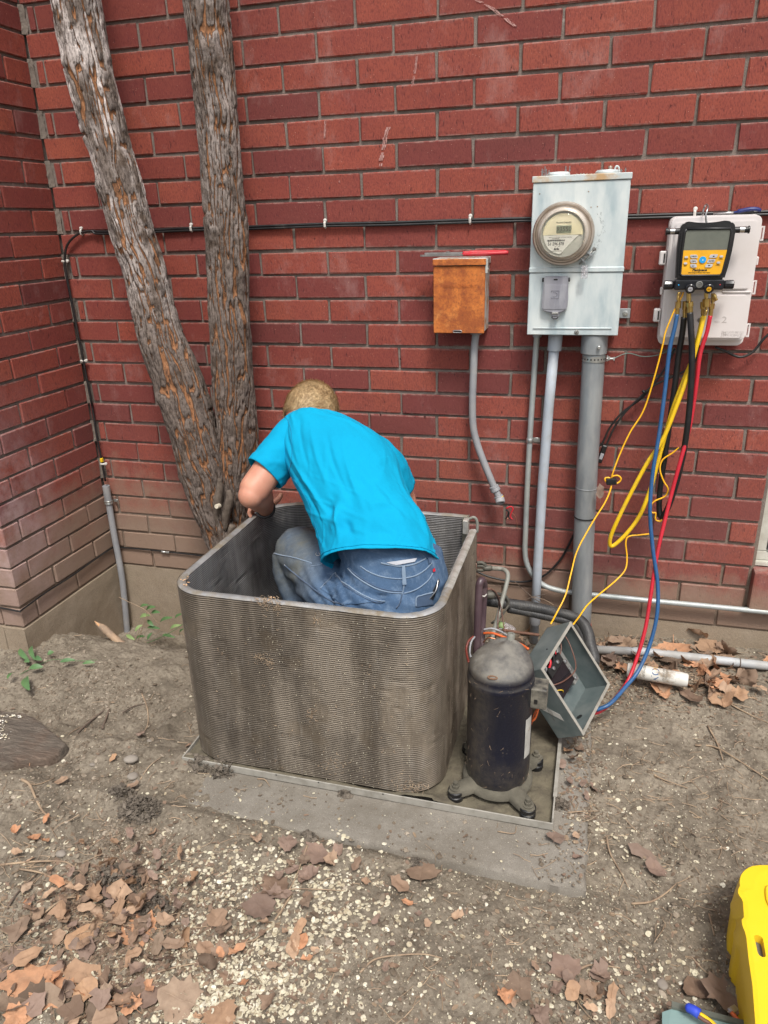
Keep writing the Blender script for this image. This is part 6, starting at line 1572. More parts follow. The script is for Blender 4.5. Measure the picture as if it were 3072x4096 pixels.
tor = [(c, a * .84, b * .80, f * .80) for c, a, b, f in rings[1:-2]]
body.append(loft(tor, 40, 4))
body.append(limb([((1.17, -.475, .77), .055), (SHL, .058), ((1.085, -.55, .725), .050), ((1.058, -.61, .682), .047), (ELL + Vector((.002, .004, .002)), .0455), (ELL + Vector((-.006, .02, -.014)), .043)], up=(1, .2, .3)))
body.append(sph(ELL + Vector((.0, -.010, -.006)), .039, (1, 1, 1)))
body.append(limb([(ELL + Vector((.002, -.002, -.002)), .040), (ELL + Vector((-.008, .045, -.024)), .047), (ELL + Vector((-.024, .10, -.062)), .041), (ELL + Vector((-.045, .165, -.104)), .031), (WRL, .026), (WRL + Vector((-.008, .022, -.004)), .028)], up=(1, .2, .3)))
# left hand over the rim
PALM = WRL + Vector((-.020, .040, -.004))
body.append(sph(PALM, 1, (.030, .042, .017), Matrix.Rotation(radians(18), 3, 'Y'), 3))
for i, (dy_, r, l) in enumerate(((-.030, .0078, .80), (-.011, .0088, .95), (.009, .0092, 1.0), (.029, .0088, .93))):
    b0 = PALM + Vector((-.012, dy_ * .9, .004)); k1 = PALM + Vector((-.038 * l, dy_ * 1.08, .006)); k2 = PALM + Vector((-.052 * l - .004, dy_ * 1.1, -.020 * l)); k3 = PALM + Vector((-.050 * l, dy_ * 1.08, -.042 * l))
    body.append(limb([(b0, r * 1.15), (k1, r * 1.08), (k2, r), (k3, r * .82)], 14, 5, up=(0, 1, .1)))
body.append(limb([(PALM + Vector((.014, -.010, .0)), .013), (PALM + Vector((.032, .004, .012)), .0115), (PALM + Vector((.045, .022, .024)), .0098), (PALM + Vector((.048, .036, .036)), .0082)], 14, 5, up=(0, 1, .1)))
# right arm into the coil
body.append(limb([((1.29, -.52, .70), .045), (SHR, .052), ((1.395, -.43, .65), .045), (ELR, .041), ((1.42, -.385, .44), .041), (WRR + Vector((.02, 0, .04)), .031), (WRR, .027)], up=(0, 1, 0)))
PR_ = WRR + Vector((-.012, .004, -.05)); body.append(sph(PR_, 1, (.018, .040, .046), None, 3))
for i, dy_ in enumerate((-.028, -.010, .009, .027)):
    b0 = PR_ + Vector((-.0, dy_, -.03)); body.append(limb([(b0, .0095), (b0 + Vector((-.012, 0, -.034)), .0088), (b0 + Vector((-.034, 0, -.05)), .008), (b0 + Vector((-.05, 0, -.046)), .007)], 12, 4, up=(0, 1, .1)))
body.append(limb([(PR_ + Vector((0, .03, .01)), .012), (PR_ + Vector((-.02, .045, -.012)), .010), (PR_ + Vector((-.04, .04, -.03)), .008)], 12, 4, up=(1, 0, .1)))
remesh('body', body, .0036, M_skin, person, 5, .5)
# nails on the visible fingers
# ---- hair: cap plus many short strands
bm = bmesh.new(); bmesh.ops.create_icosphere(bm, subdivisions=5, radius=1)
cut = []
for v in bm.verts:
    co = v.co
    keep = (co.z > .45 - .55 * 0 and co.y < .72) or (co.y < .30 and co.z > -.52 - .0 * co.x) 
    if co.y > .02 and abs(co.x) > .8 and co.z < .0: keep = False
    if not keep: cut.append(v)
bmesh.ops.delete(bm, geom=cut, context='VERTS')
V = []; Nh = []
for v in bm.verts:
    p = HR @ Vector((v.co.x * .0795, v.co.y * .0975, v.co.z * .1015)); nn = (HR @ Vector((v.co.x / .0795, v.co.y / .0975, v.co.z / .1015))).normalized(); 
    k = .0025 * (mnoise.noise(v.co * 9)) ; V.append(HC + p + nn * k); Nh.append(nn)
bm.verts.index_update(); F = [[v.index for v in f.verts] for f in bm.faces]; bm.free()
hair = mk('hair', V, F, M_hair, person, True)
mb = MB(); hr = random.Random(3); V2 = []; F2 = []
for _ in range(16000):
    i = hr.randrange(len(V)); p = V[i] + Vector((hr.gauss(0, .002), hr.gauss(0, .002), hr.gauss(0, .002))); nn = Nh[i]
    down = (HR @ Vector((0, -.55, -1))) ; comb = (down - nn * down.dot(nn)); comb = comb.normalized() if comb.length > .01 else Vector((1, 0, 0))
    comb = (comb + Vector((hr.gauss(0, .35), hr.gauss(0, .35), hr.gauss(0, .35)))).normalized()
    L = hr.uniform(.006, .013); d = (comb * .85 + nn * .42).normalized(); s = d.cross(nn).normalized() * hr.uniform(.00035, .0006)
    a = p - nn * .001; m_ = a + d * L * .55; e = m_ + (d * .9 - nn * .28).normalized() * L * .5
    b = len(V2); V2 += [a - s, a + s, m_ + s * .8, m_ - s * .8, e]; F2 += [[b, b + 1, b + 2, b + 3], [b + 3, b + 2, b + 4]]
o = mk('hair_strands', V2, F2, M_hair, person); tag(o, kind='stuff')
# ---- jeans
HIP_L, KN_L, AN_L = Vector((1.375, -.765, .355)), Vector((1.092, -.507, .388)), Vector((1.27, -.70, -.03))
HIP_R, KN_R, AN_R = Vector((1.565, -.765, .355)), Vector((1.50, -.43, .14)), Vector((1.46, -.72, -.03))
jeans = []
jeans.append(sph((1.435, -.745, .448), 1, (.105, .110, .080), None, 4))
jeans.append(sph((1.478, -.772, .375), 1, (.166, .150, .150), None, 4))
jeans.append(loft([(Vector((1.488, -.745, .560)), Vector((.138, 0, 0)), Vector((-.02, -.070, .05)), Vector((-.02, -.08, .06))), (Vector((1.492, -.762, .525)), Vector((.148, 0, 0)), Vector((-.02, -.096, .050)), Vector((-.02, -.09, .05))), (Vector((1.498, -.748, .48)), Vector((.150, 0, 0)), Vector((-.01, -.125, .05)), Vector((-.01, -.12, .05))), (Vector((1.485, -.76, .40)), Vector((.160, 0, 0)), Vector((0, -.14, .02)), Vector((0, -.13, 0)))], 40, 6))
jeans.append(limb([(HIP_L + Vector((.03, 0, 0)), .112), (HIP_L + Vector((-.07, .06, .015)), .106), ((1.20, -.60, .388), .092), (KN_L + Vector((.02, -.01, .004)), .082), (KN_L + Vector((-.012, .010, -.006)), .070)], up=(0, 0, 1)))
jeans.append(limb([(KN_L + Vector((.0, .0, -.004)), .076), (KN_L + Vector((.012, -.03, -.07)), .074), ((1.165, -.585, .22), .076), ((1.215, -.65, .10), .062), (AN_L + Vector((0, 0, .05)), .055), (AN_L, .056)], up=(0, 1, 0)))
jeans.append(limb([(HIP_R, .105), ((1.54, -.62, .28), .095), (KN_R, .080), (KN_R + Vector((0, .01, -.02)), .07)], up=(0, 0, 1)))
jeans.append(limb([(KN_R, .076), ((1.49, -.53, .04), .072), (AN_R, .052)], up=(0, 0, 1)))
def jeans_def(V, N):
    x, y, z = V[:, 0], V[:, 1], V[:, 2]
    d = (fbm(x * 16 + z * 5, y * 16 + z * 14, 4, 101) - .5) * .012
    # creases radiating from the hip fold and behind the knee
    t = (x - 1.10) * .75 - (z - .38) * .9 + (y + .5) * .2
    d += .0042 * np.sin(t * 120 + 3 * fbm(x * 8, z * 8, 2, 104)) * np.exp(-(((x - 1.17) / .09) ** 2 + ((z - .33) / .09) ** 2))
    q = (x - 1.33) * .6 + (z - .47) * 1.1
    d += .0045 * np.sin(q * 150 + 4 * fbm(x * 9, y * 9, 2, 107)) * np.exp(-(((x - 1.32) / .09) ** 2 + ((z - .45) / .07) ** 2))
    d += .003 * np.sin((z + x * .4) * 130) * np.exp(-(((x - 1.50) / .15) ** 2 + ((z - .42) / .05) ** 2))
    # cleft between the seat halves
    d -= .010 * np.exp(-(((x - 1.497 - (z - .42) * .12) / .016) ** 2)) * (y < -.80) * (z < .47)
    return d
jn = remesh('jeans', jeans, .0062, M_denim, person, 9, .5, jeans_def)
me = jn.data; n_ = len(me.vertices); Vj = np.empty(n_ * 3); me.vertices.foreach_get('co', Vj); Vj = Vj.reshape(-1, 3) + np.array(wloc(jn))
soil = np.clip(1.25 - np.abs(Vj[:, 0] - 1.10) / .17, 0, 1) * np.clip((Vj[:, 2] - .26) / .15, 0, 1) + .35 * np.clip((1.3 - Vj[:, 0]) / .2, 0, 1)
at = me.attributes.new('soil', 'FLOAT', 'POINT'); at.data.foreach_set('value', np.clip(soil, 0, 1).astype(np.float32))
# details laid on the denim by casting the photograph's lines onto it
dg = bpy.context.evaluated_depsgraph_get(); bvh = BVHTree.FromObject(jn, dg); jloc = wloc(jn)
jg = lambda u, v: (900 + u * .5425, 1500 + v * .5425)
def on_cloth(px, py, lift=.0015):
    d = Vector(ray(px, py)).normalized(); o_ = Vector(CC) - jloc; h = bvh.ray_cast(o_, d)
    if h[0] is None: return None
    return h[0] + jloc + h[1] * lift
def seam(name, pts, r, m, sub=8, flat=.45, lift=.0008):
    sp = []; base = [Vector((*jg(u, v), 0)) for u, v in pts]
    for q in spline(base, sub):
        h = on_cloth(q.x, q.y, lift)
        if h is not None and (not sp or (h - sp[-1]).length < .06): sp.append(h)
    if len(sp) > 3: return MB().tube(sp, r, 7).build(name, m, person, True)
def patch(name, poly, m, lift=.0022, res=14, parent=None):
    """quad patch in photograph space draped on the denim"""
    a, b, c, d = [Vector(jg(*p)) for p in poly]; V = []; ok = True
    for j in range(res + 1):
        for i in range(res + 1):
            u, v = i / res, j / res; q = (a * (1 - u) + b * u) * (1 - v) + (d * (1 - u) + c * u) * v; h = on_cloth(q.x, q.y, lift)
            if h is None: h = V[-1] if V else None
            if h is None: return None
            V.append(h)
    F = [[j * (res + 1) + i, j * (res + 1) + i + 1, (j + 1) * (res + 1) + i + 1, (j + 1) * (res + 1) + i] for j in range(res) for i in range(res)]
    return mk(name, V, F, m, parent or person, True)
seam('seam', [(1305, 1620), (1318, 1560), (1322, 1480)], .0019, M_stitch)
seam('seam', [(1303, 1625), (1290, 1680), (1262, 1720)], .0019, M_denim_dk)
seam('seam', [(905, 1425), (960, 1480), (1040, 1535), (1130, 1580), (1220, 1602), (1312, 1608)], .0018, M_stitch)
seam('seam', [(912, 1420), (968, 1470), (1046, 1524), (1134, 1568), (1222, 1590), (1312, 1596)], .0012, M_denim_dk)
seam('seam', [(1318, 1610), (1380, 1592), (1440, 1562), (1500, 1510), (1530, 1460)], .0018, M_stitch)
seam('waistband_edge', [(1000, 1410), (1060, 1450), (1140, 1482), (1230, 1498), (1305, 1500), (1400, 1480), (1470, 1440), (1525, 1385)], .0016, M_stitch)
seam('waistband_edge', [(1150, 1385), (1220, 1400), (1300, 1410), (1400, 1392), (1480, 1352)], .0020, M_stitch)
seam('seam', [(355, 1312), (420, 1330), (500, 1345), (590, 1372), (640, 1390)], .0020, M_stitch)
seam('seam', [(440, 1400), (520, 1470), (620, 1550), (700, 1610), (780, 1665), (880, 1690)], .0022, M_denim_dk)
seam('seam', [(630, 1412), (700, 1400), (735, 1388)], .0015, M_stitch)
patch('back_pocket', [(705, 1575), (815, 1462), (1182, 1668), (872, 1695)], M_denim, .0030)
seam('pocket_hem', [(705, 1578), (760, 1520), (815, 1462), (835, 1490), (900, 1545), (1000, 1610), (1100, 1658), (1182, 1668)], .0019, M_stitch, lift=.003)
seam('pocket_hem', [(822, 1485), (890, 1552), (990, 1622), (1090, 1672), (1172, 1680)], .0010, M_denim_dk, lift=.004)
patch('back_pocket', [(1412, 1632), (1530, 1600), (1530, 1690), (1408, 1712)], M_denim_dk, .0030)
seam('pocket_hem', [(1404, 1705), (1410, 1640), (1450, 1622), (1530, 1600)], .0018, M_stitch, lift=.003)
patch('belt_loop', [(1303, 1402), (1325, 1400), (1336, 1540), (1308, 1542)], M_stitch, .0055, 8)
patch('belt_loop', [(1488, 1350), (1520, 1345), (1512, 1385), (1498, 1390)], M_denim_dk, .0055, 8)
patch('undershirt', [(1190, 1380), (1410, 1352), (1395, 1376), (1260, 1400)], M_undershirt, .0045, 12)
patch('red_label', [(1525, 1432), (1540, 1420), (1545, 1442), (1530, 1452)], M_redwire, .004, 4)
# folding tool clipped in the right back pocket
tp = [on_cloth(*jg(1500, 1640), .012), on_cloth(*jg(1535, 1560), .012)]
if None not in tp:
    kt = thing('pocket_tool', 'black folding tool sticking out of the right back pocket of the jeans', 'tool', tp[0])
    a = P(*jg(1500, 1655), Y=-.83); b = P(*jg(1560, 1500), Y=-.80); d = (b - a).normalized(); s_ = Vector((1, -.3, .2)).normalized(); s_ = (s_ - d * s_.dot(d)).normalized(); w_ = d.cross(s_)
    MB().prism([a - s_ * .011, a + s_ * .011, b + s_ * .009, b - s_ * .006], w_ * .010).build('handle', M_knifeclip, kt, bevel=.003)
    for f in (.35, .55, .72): MB().lathe([(.0028, 0), (.0028, .001)], a + (b - a) * f - w_ * .0, -w_, 8).build('screw', M_dullmetal, kt)
    MB().tube(spline([a + s_ * .004 - w_ * .003, (a + b) / 2 + s_ * .014 - w_ * .004, b + s_ * .006], 6), .0018, 6).build('clip', M_steel, kt, True)
# safety pin hook by the shirt hem
h = on_cloth(*jg(690, 1326), .004)
if h: MB().tube(spline([h + Vector((-.006, 0, .003)), h + Vector((-.008, -.002, -.002)), h + Vector((0, -.003, -.005)), h + Vector((.006, -.002, -.001)), h + Vector((.001, 0, .003))], 5), .0009, 6).build('safety_pin', M_steel, person, True)
# boots under the jeans
for c, r_ in ((AN_L, .35), (AN_R, -.2)):
    mb = MB(); q = [(0, -.045), (.035, -.04), (.045, .02), (.046, .10), (.036, .16), (0, .185), (-.036, .16), (-.046, .10), (-.045, .02), (-.035, -.04)]
    rm = Matrix.Rotation(r_, 3, 'Z'); mb.prism([Vector((c.x, c.y, -.098)) + rm @ Vector((x, y, 0)) for x, y in q], (0, 0, .055)); mb.build('boot', M_brownwire, person, bevel=.012)
# stitched seams of the shirt, laid on its surface
bvh_s = BVHTree.FromObject(shirt, bpy.context.evaluated_depsgraph_get()); sloc = wloc(shirt)
def shirt_seam(pts, r=.0011, name='shirt_seam'):
    sp = []
    for q in spline([Vector((*jg(u, v), 0)) for u, v in pts], 8):
        d = Vector(ray(q.x, q.y)).normalized(); h = bvh_s.ray_cast(Vector(CC) - sloc, d)
        if h[0] is not None and (not sp or (h[0] + sloc - sp[-1]).length < .05): sp.append(h[0] + sloc + h[1] * .0006)
    if len(sp) > 3: MB().tube(sp, r, 6).build(name, M_shirt_dk, person, True)
shirt_seam([(443, 305), (470, 350), (488, 420), (495, 520), (490, 640), (470, 720)])
shirt_seam([(196, 648), (250, 655), (310, 675), (370, 710), (410, 745)])
shirt_seam([(470, 730), (530, 800), (580, 880), (620, 960), (650, 1060), (680, 1150), (705, 1240), (715, 1330)])
shirt_seam([(735, 1375), (820, 1395), (950, 1402), (1100, 1385), (1250, 1352), (1400, 1328), (1550, 1332)])
# watch / bracelet on the left wrist
ax = (WRL - ELL).normalized(); u_ = ax.orthogonal().normalized(); v_ = ax.cross(u_); c0 = WRL - ax * .014
MB().tube([c0 + (u_ * cos(t) + v_ * sin(t)) * .0305 for t in np.linspace(0, 2 * pi, 33)], .0048, 8, cap=False, flat=1.5).build('watch_strap', M_band, person, True)
for t0 in (radians(a) for a in (200, 225, 250, 275, 300, 325)):
    MB().ball(c0 + (u_ * cos(t0) + v_ * sin(t0)) * .0335, .0042, 1, (1.3, 1.3, .8)).build('bracelet_link', M_band_m, person, True)
# shirt hem and armhole stitching
MB().tube([Vector(p) for p in hem], .0011, 5, cap=False).build('hem_stitch', M_shirt, person, True)
# ================================================================== litter on the ground
def gpos(px, py, z=None):
    """point of the ground sheet seen at a photograph pixel"""
    zz = -.115
    for _ in range(4):
        p = P(px, py, Z=zz); zz = gzs(p.x, p.y)
        if PAD[0] < p.x < PAD[2] and PAD[1] < p.y < PAD[3]: zz = max(zz, PAD[4])
    return Vector((p.x, p.y, zz))
# --- leaf shapes
def leaf_mesh(kind, seed, m):
    r = random.Random(seed)
    if kind == 'sycamore':
        prof = [(0, -.40), (.12, -.36), (.30, -.40), (.34, -.30), (.50, -.22), (.46, -.10), (.58, .06), (.44, .10), (.38, .20), (.38, .36), (.24, .34), (.15, .44), (.0, .58)]
        pts = prof + [(-x, y) for x, y in prof[-2:0:-1]]
        pts = [(x * r.uniform(.85, 1.12) + r.uniform(-.02, .02), y * r.uniform(.88, 1.1)) for x, y in pts]
    elif kind == 'torn':
        n = 13; pts = [(r.uniform(.28, .55) * cos(2 * pi * k / n) * 1.0, r.uniform(.22, .52) * sin(2 * pi * k / n)) for k in range(n)]
    elif kind == 'curl':
        pts = [(0, -.5), (.16, -.4), (.24, -.15), (.20, .1), (.26, .3), (.1, .42), (0, .55), (-.1, .4), (-.22, .25), (-.18, .0), (-.24, -.2), (-.14, -.42)]
        pts = [(x * r.uniform(.8, 1.3), y) for x, y in pts]
    else:   # oval
        pts = [(.30 * sin(pi * k / 8) , -.5 + k / 8) for k in range(9)]; pts = pts + [(-x, y) for x, y in pts[-2:0:-1]]
    # subdivide outline toward centre for curling
    n = len(pts); V = [(0, .02, 0)]; F = []
    for f in (.36, .7, 1.0): V += [(x * f, y * f, 0) for x, y in pts]
    for k in range(n):
        k2 = (k + 1) % n; F.append([0, 1 + k, 1 + k2])
        for j in range(2): F.append([1 + j * n + k, 1 + (j + 1) * n + k, 1 + (j + 1) * n + k2, 1 + j * n + k2])
    cx_, cy_ = r.uniform(-.5, 1.5) * (1.6 if kind == 'curl' else .7), r.uniform(-.3, .9) * .5
    out = []
    for x, y, z in V:
        z = cx_ * x * x * 1.2 + cy_ * y * y + .20 * mnoise.noise(Vector((x * 3, y * 3, seed * 3.3))) + .08 * mnoise.noise(Vector((x * 9, y * 9, seed)))
        out.append((x, y, z))
    z0 = out[0][2]; ys = min(y for x, y in pts); ax2 = r.uniform(-.12, .12); b_ = len(out)       # raised midrib running out into a stalk
    rib = [(0, .50, z0 + .03), (.01, .25, z0 + .03), (0, 0, z0 + .025), (-.01, ys * .6, z0 + .03), (ax2 * .4, ys - .05, z0 + .03), (ax2, ys - (.32 if kind != 'torn' else .05), z0 + .05)]
    for x, y, z in rib:
        zz = cx_ * x * x * 1.2 + cy_ * y * y + .20 * mnoise.noise(Vector((x * 3, y * 3, seed * 3.3))) + .022; out += [(x - .010, y, zz), (x + .010, y, zz), (x, y, zz + .014)]
    for i in range(5): q = b_ + i * 3; F += [[q, q + 3, q + 5, q + 2], [q + 2, q + 5, q + 4, q + 1]]
    zmin = min(v[2] for v in out); out = [(x, y, z - zmin) for x, y, z in out]
    me = bpy.data.meshes.new('leaf'); me.from_pydata(out, [], F); me.update(); me.materials.append(m)
    me.polygons.foreach_set('use_smooth', [True] * len(me.polygons)); return me
LM = {}
for k, cnt in (('sycamore', 5), ('torn', 6), ('curl', 5), ('oval', 3)):
    for mname, m in (('b', M_leaf), ('g', M_leaf_grey), ('o', M_leaf_or), ('p', M_vein)):
        LM[(k, mname)] = [leaf_mesh(k, 17 * i + len(k), m) for i in range(cnt)]
colw = {'b': 'brown', 'g': 'grey brown', 'o': 'orange brown'}; kindw = {'sycamore': 'pointed sycamore leaf', 'torn': 'torn leaf piece', 'curl': 'curled leaf', 'oval': 'small oval leaf'}
marks = [((330, 3500), 'in the dark leaf pile at lower left'), ((150, 3950), 'in the bottom left corner'), ((700, 3800), 'near the bottom, left of centre'), ((1100, 3450), 'in the litter before the concrete pad'), ((1700, 3550), 'on soil in front of the pad corner'), ((2350, 3650), 'on bare soil right of the pad'), ((2150, 3950), 'near the bottom edge, right of centre'), ((2800, 2700), 'among the leaf drift by the ground pipe'), ((2750, 3900), 'at lower right beside the yellow case'), ((2450, 2650), 'behind the control box'), ((150, 3050), 'by the weathered board at left'), ((1500, 3950), 'at the bottom centre'), ((2450, 3100), 'on soil right of the steel pan'), ((560, 2560), 'in the hollow at the wall corner'), ((2100, 2430), 'below the black insulated pipe'), ((700, 3200), 'left of the concrete pad')]
SHORT = {'largest orange brown': 'the largest corner leaf', 'curled orange leaf lying': 'the curled orange leaf by the board', 'bright tan five': 'the bright tan pointed leaf', 'dull mauve': 'the mauve leaf at the left edge', 'flat dull brown': 'the flat dull litter leaf', 'upright pointed': 'the upright grey leaf piece', 'tan leaf with points': 'the tan leaf under the clod', 'thin twisted': 'the thin twisted brown leaf', 'bright orange oval': 'the bright orange oval leaf', 'dark red brown leaf beneath': 'the dark red brown leaf', 'long pinkish': 'the pinkish forked leaf', 'broad pinkish': 'the broad pinkish leaf', 'grey folded': 'the grey folded leaf on the pad', 'flat brown leaf near': 'the flat brown bottom leaf', 'brown leaf with straight': 'the straight sided brown leaf', 'light tan pointed': 'the light tan bottom leaf', 'broad brown leaf with tiny': 'the brown leaf with tiny holes', 'large greyish': 'the large greyish leaf by the case', 'reddish brown leaf left': 'the reddish brown lower right leaf', 'broad flat brown leaf at the front': 'the broad leaf before the drift', 'bright orange brown leaf leaning': 'the orange leaf against the footing', 'pointed brown leaf behind': 'the pointed leaf behind the pipe', 'brown leaf draped': 'the leaf draped over the pipe', 'orange leaf with a pale': 'the orange leaf below the canister', 'pair of curled': 'the curled red brown drift leaves', 'brown pointed leaf at the right end': 'the right end leaf of the drift', 'orange brown leaf between': 'the leaf between canister and hoses', 'small bright orange leaf near': 'the small bright orange leaf', 'small orange curled': 'the small orange curled leaf', 'small light brown': 'the small light brown leaf', 'tan brown leaf in': 'the tan brown litter leaf', 'wide grey': 'the wide grey brown leaf', 'grey brown leaf crossed': 'the leaf crossed by twigs', 'upright brown leaf': 'the upright leaf in the pile', 'long red brown leaf left': 'the long red brown leaf', 'light brown folded': 'the light folded leaf at left', 'dark brown crumpled': 'the dark crumpled bottom leaf', 'pink brown leaf': 'the pink brown bottom leaf', 'long curled tan': 'the long curled tan leaf', 'brown leaf piece right': 'the brown piece right of the pile', 'round shell': 'the shell like curled leaf'}
LEAVES = []
def where(px, py): return min(marks, key=lambda q: (q[0][0] - px) ** 2 + (q[0][1] - py) ** 2)[1]
leaf_n = [0]
def leaf(px, py, size, kind=None, c=None, rot=None, tilt=12, lift=.003, label=None, shared=True):
    """size in photograph pixels"""
    p = gpos(px, py); dist = (p - Vector(CC)).length; s = size * dist / CF
    kind = kind or rng.choice(['sycamore', 'torn', 'torn', 'curl']); c = c or rng.choice('bbbgo')
    me = rng.choice(LM[(kind, c)]); o = bpy.data.objects.new('leaf', me); COL.objects.link(o)
    o.location = p + Vector((0, 0, lift)); o.scale = (s, s, s * rng.uniform(.7, 1.2) * (.4 if size > 100 else 1))
    o.rotation_euler = (radians(rng.gauss(0, tilt)), radians(rng.gauss(0, tilt)), radians(rot if rot is not None else rng.uniform(0, 360)))
    w = where(px, py); size_w = 'large ' if size > 95 else 'small ' if size < 48 else ''
    if label: tag(o, label, 'leaf', 'dry leaves ' + w)
    else: LEAVES.append((o, px, py, size_w + colw[c] + ' ' + kindw[kind].replace('pointed sycamore', 'pointed'), w))
    return o
notable = [(155, 3960, 215, 'sycamore', 'o', 200, 'largest orange brown sycamore leaf in the bottom left corner'),
 (130, 3030, 92, 'curl', 'o', 30, 'curled orange leaf lying against the front edge of the weathered board'),
 (555, 3735, 125, 'sycamore', 'o', 80, 'bright tan five pointed sycamore leaf below the dark leaf pile'),
 (40, 3860, 120, 'sycamore', 'g', 120, 'dull mauve brown leaf with toothed edge at the left picture edge'),
 (1265, 3430, 110, 'sycamore', 'g', 140, 'flat dull brown leaf in the litter below the pad, beside a long pale twig'),
 (1355, 3410, 60, 'torn', 'g', 20, 'upright pointed grey brown leaf piece beside the flat dull brown leaf'),
 (1690, 3500, 118, 'sycamore', 'b', 10, 'tan leaf with points down, half covered by a clod before the pad'),
 (1600, 3555, 85, 'curl', 'b', 60, 'thin twisted brown leaf left of the tan leaf and clod'),
 (1210, 3775, 68, 'oval', 'o', 0, 'bright orange oval leaf overlapping a dark brown one near bottom centre'),
 (1170, 3810, 80, 'oval', 'b', 30, 'dark red brown leaf beneath the bright orange oval leaf'),
 (2570, 3420, 105, 'curl', 'g', 60, 'long pinkish brown forked leaf on bare soil right of the pad corner'),
 (2620, 3490, 95, 'torn', 'g', 100, 'broad pinkish end of the forked leaf on bare soil'),
 (2215, 3365, 80, 'torn', 'g', 0, 'grey folded leaf on the pad corner just below the pan'),
 (2260, 3880, 110, 'sycamore', 'g', 40, 'flat brown leaf near the bottom, right of centre'),
 (2405, 3905, 85, 'torn', 'g', 110, 'brown leaf with straight side near the bottom, beside a pale twig'),
 (2370, 3985, 105, 'sycamore', 'b', 190, 'light tan pointed leaf near the bottom edge right of centre'),
 (2080, 3960, 120, 'torn', 'b', 10, 'broad brown leaf with tiny holes near the bottom edge'),
 (2900, 3990, 150, 'sycamore', 'g', 80, 'large greyish leaf lying by the yellow case, behind the aqua panel'),
 (2790, 3975, 110, 'torn', 'b', 10, 'reddish brown leaf left of the large greyish leaf at lower right'),
 (2890, 2825, 100, 'torn', 'b', 0, 'broad flat brown leaf at the front of the leaf drift'),
 (2690, 2610, 120, 'sycamore', 'o', 170, 'bright orange brown leaf leaning on the footing above the ground pipe'),
 (2840, 2600, 110, 'sycamore', 'b', 20, 'pointed brown leaf behind the ground pipe, right of the orange one'),
 (2680, 2650, 95, 'sycamore', 'b', 60, 'brown leaf draped over the grey ground pipe'),
 (2640, 2765, 70, 'sycamore', 'o', 10, 'orange leaf with a pale spot below the old canister'),
 (2760, 2800, 95, 'curl', 'b', 50, 'pair of curled red brown leaves at the front of the drift'),
 (2950, 2790, 80, 'sycamore', 'b', 80, 'brown pointed leaf at the right end of the leaf drift'),
 (2500, 2685, 80, 'sycamore', 'o', 120, 'orange brown leaf between canister and hoses'),
 (2020, 4000, 60, 'sycamore', 'o', 10, 'small bright orange leaf near the bottom right of centre'),
 (1630, 3620, 45, 'curl', 'o', 80, 'small orange curled leaf before the tan clod leaf'),
 (1830, 3680, 52, 'torn', 'b', 70, 'small light brown leaf on soil before the pad'),
 (1100, 3560, 100, 'sycamore', 'b', 60, 'tan brown leaf in the litter below the dull leaf'),
 (1040, 3640, 120, 'sycamore', 'g', 100, 'wide grey brown leaf left of the litter centre'),
 (1230, 3520, 80, 'torn', 'g', 50, 'grey brown leaf crossed by thin pale twigs'),
 (470, 3660, 95, 'curl', 'b', 15, 'upright brown leaf standing in the leaf pile'),
 (330, 3760, 130, 'torn', 'b', 60, 'long red brown leaf left of the leaf pile'),
 (80, 3730, 100, 'torn', 'b', 20, 'light brown folded leaf at left, above the toothed leaf'),
 (560, 3990, 150, 'torn', 'g', 40, 'dark brown crumpled leaf at the bottom left of centre'),
 (720, 4010, 150, 'sycamore', 'b', 90, 'pink brown leaf touching the bottom edge left of centre'),
 (330, 3900, 130, 'curl', 'b', 100, 'long curled tan leaf beside the largest leaf'),
 (880, 3820, 90, 'torn', 'b', 30, 'brown leaf piece right of the leaf pile'),
 (340, 3490, 60, 'curl', 'b', 20, 'round shell like curled brown leaf above the leaf pile')]
for px, py, s, k, c, r, lb in notable: leaf(px, py, s, k, c, r, 6, .006, lb)
# vein ribs on the biggest leaf are left to the relief of the leaf
rl = random.Random(21)
def cluster(n, cx_, cy_, sx, sy, smin, smax, kinds, cols, tilt, lift=(.001, .02)):
    for _ in range(n):
        px, py = rl.gauss(cx_, sx), rl.gauss(cy_, sy)
        if not (-60 < px < 3120 and 2450 < py < 4160): continue
        leaf(px, py, rl.uniform(smin, smax), rl.choice(kinds), rl.choice(cols), None, tilt, rl.uniform(*lift))
cluster(70, 480, 3560, 120, 85, 26, 74, ['curl', 'torn', 'curl'], 'bbgb', 48, (.004, .045))
cluster(60, 420, 3800, 270, 130, 30, 92, ['torn', 'curl', 'torn'], 'bbgb', 30, (.002, .03))
cluster(26, 300, 4020, 260, 60, 45, 110, ['torn', 'sycamore', 'curl'], 'bbbo', 18)
cluster(18, 950, 3900, 160, 130, 30, 75, ['torn', 'curl'], 'bbo', 18)
cluster(16, 1200, 3520, 110, 80, 35, 75, ['torn', 'curl', 'sycamore'], 'bgb', 14)
cluster(44, 2760, 2690, 180, 60, 40, 92, ['sycamore', 'torn', 'curl'], 'bbo', 26, (.002, .03))
cluster(16, 2480, 2640, 60, 55, 45, 85, ['torn', 'curl', 'sycamore'], 'bbg', 26, (.002, .02))
cluster(34, 2120, 2480, 75, 60, 40, 80, ['torn', 'curl'], 'bbg', 26, (.002, .02))
cluster(14, 2350, 3960, 200, 90, 35, 80, ['torn', 'curl', 'sycamore'], 'bg', 14)
cluster(10, 2300, 3250, 40, 120, 30, 60, ['torn', 'curl'], 'bg', 20)
cluster(12, 150, 3450, 90, 160, 30, 60, ['torn', 'curl'], 'bo', 16)
cluster(26, 520, 3640, 170, 110, 24, 55, ['torn', 'curl'], 'gg', 50, (.002, .03))
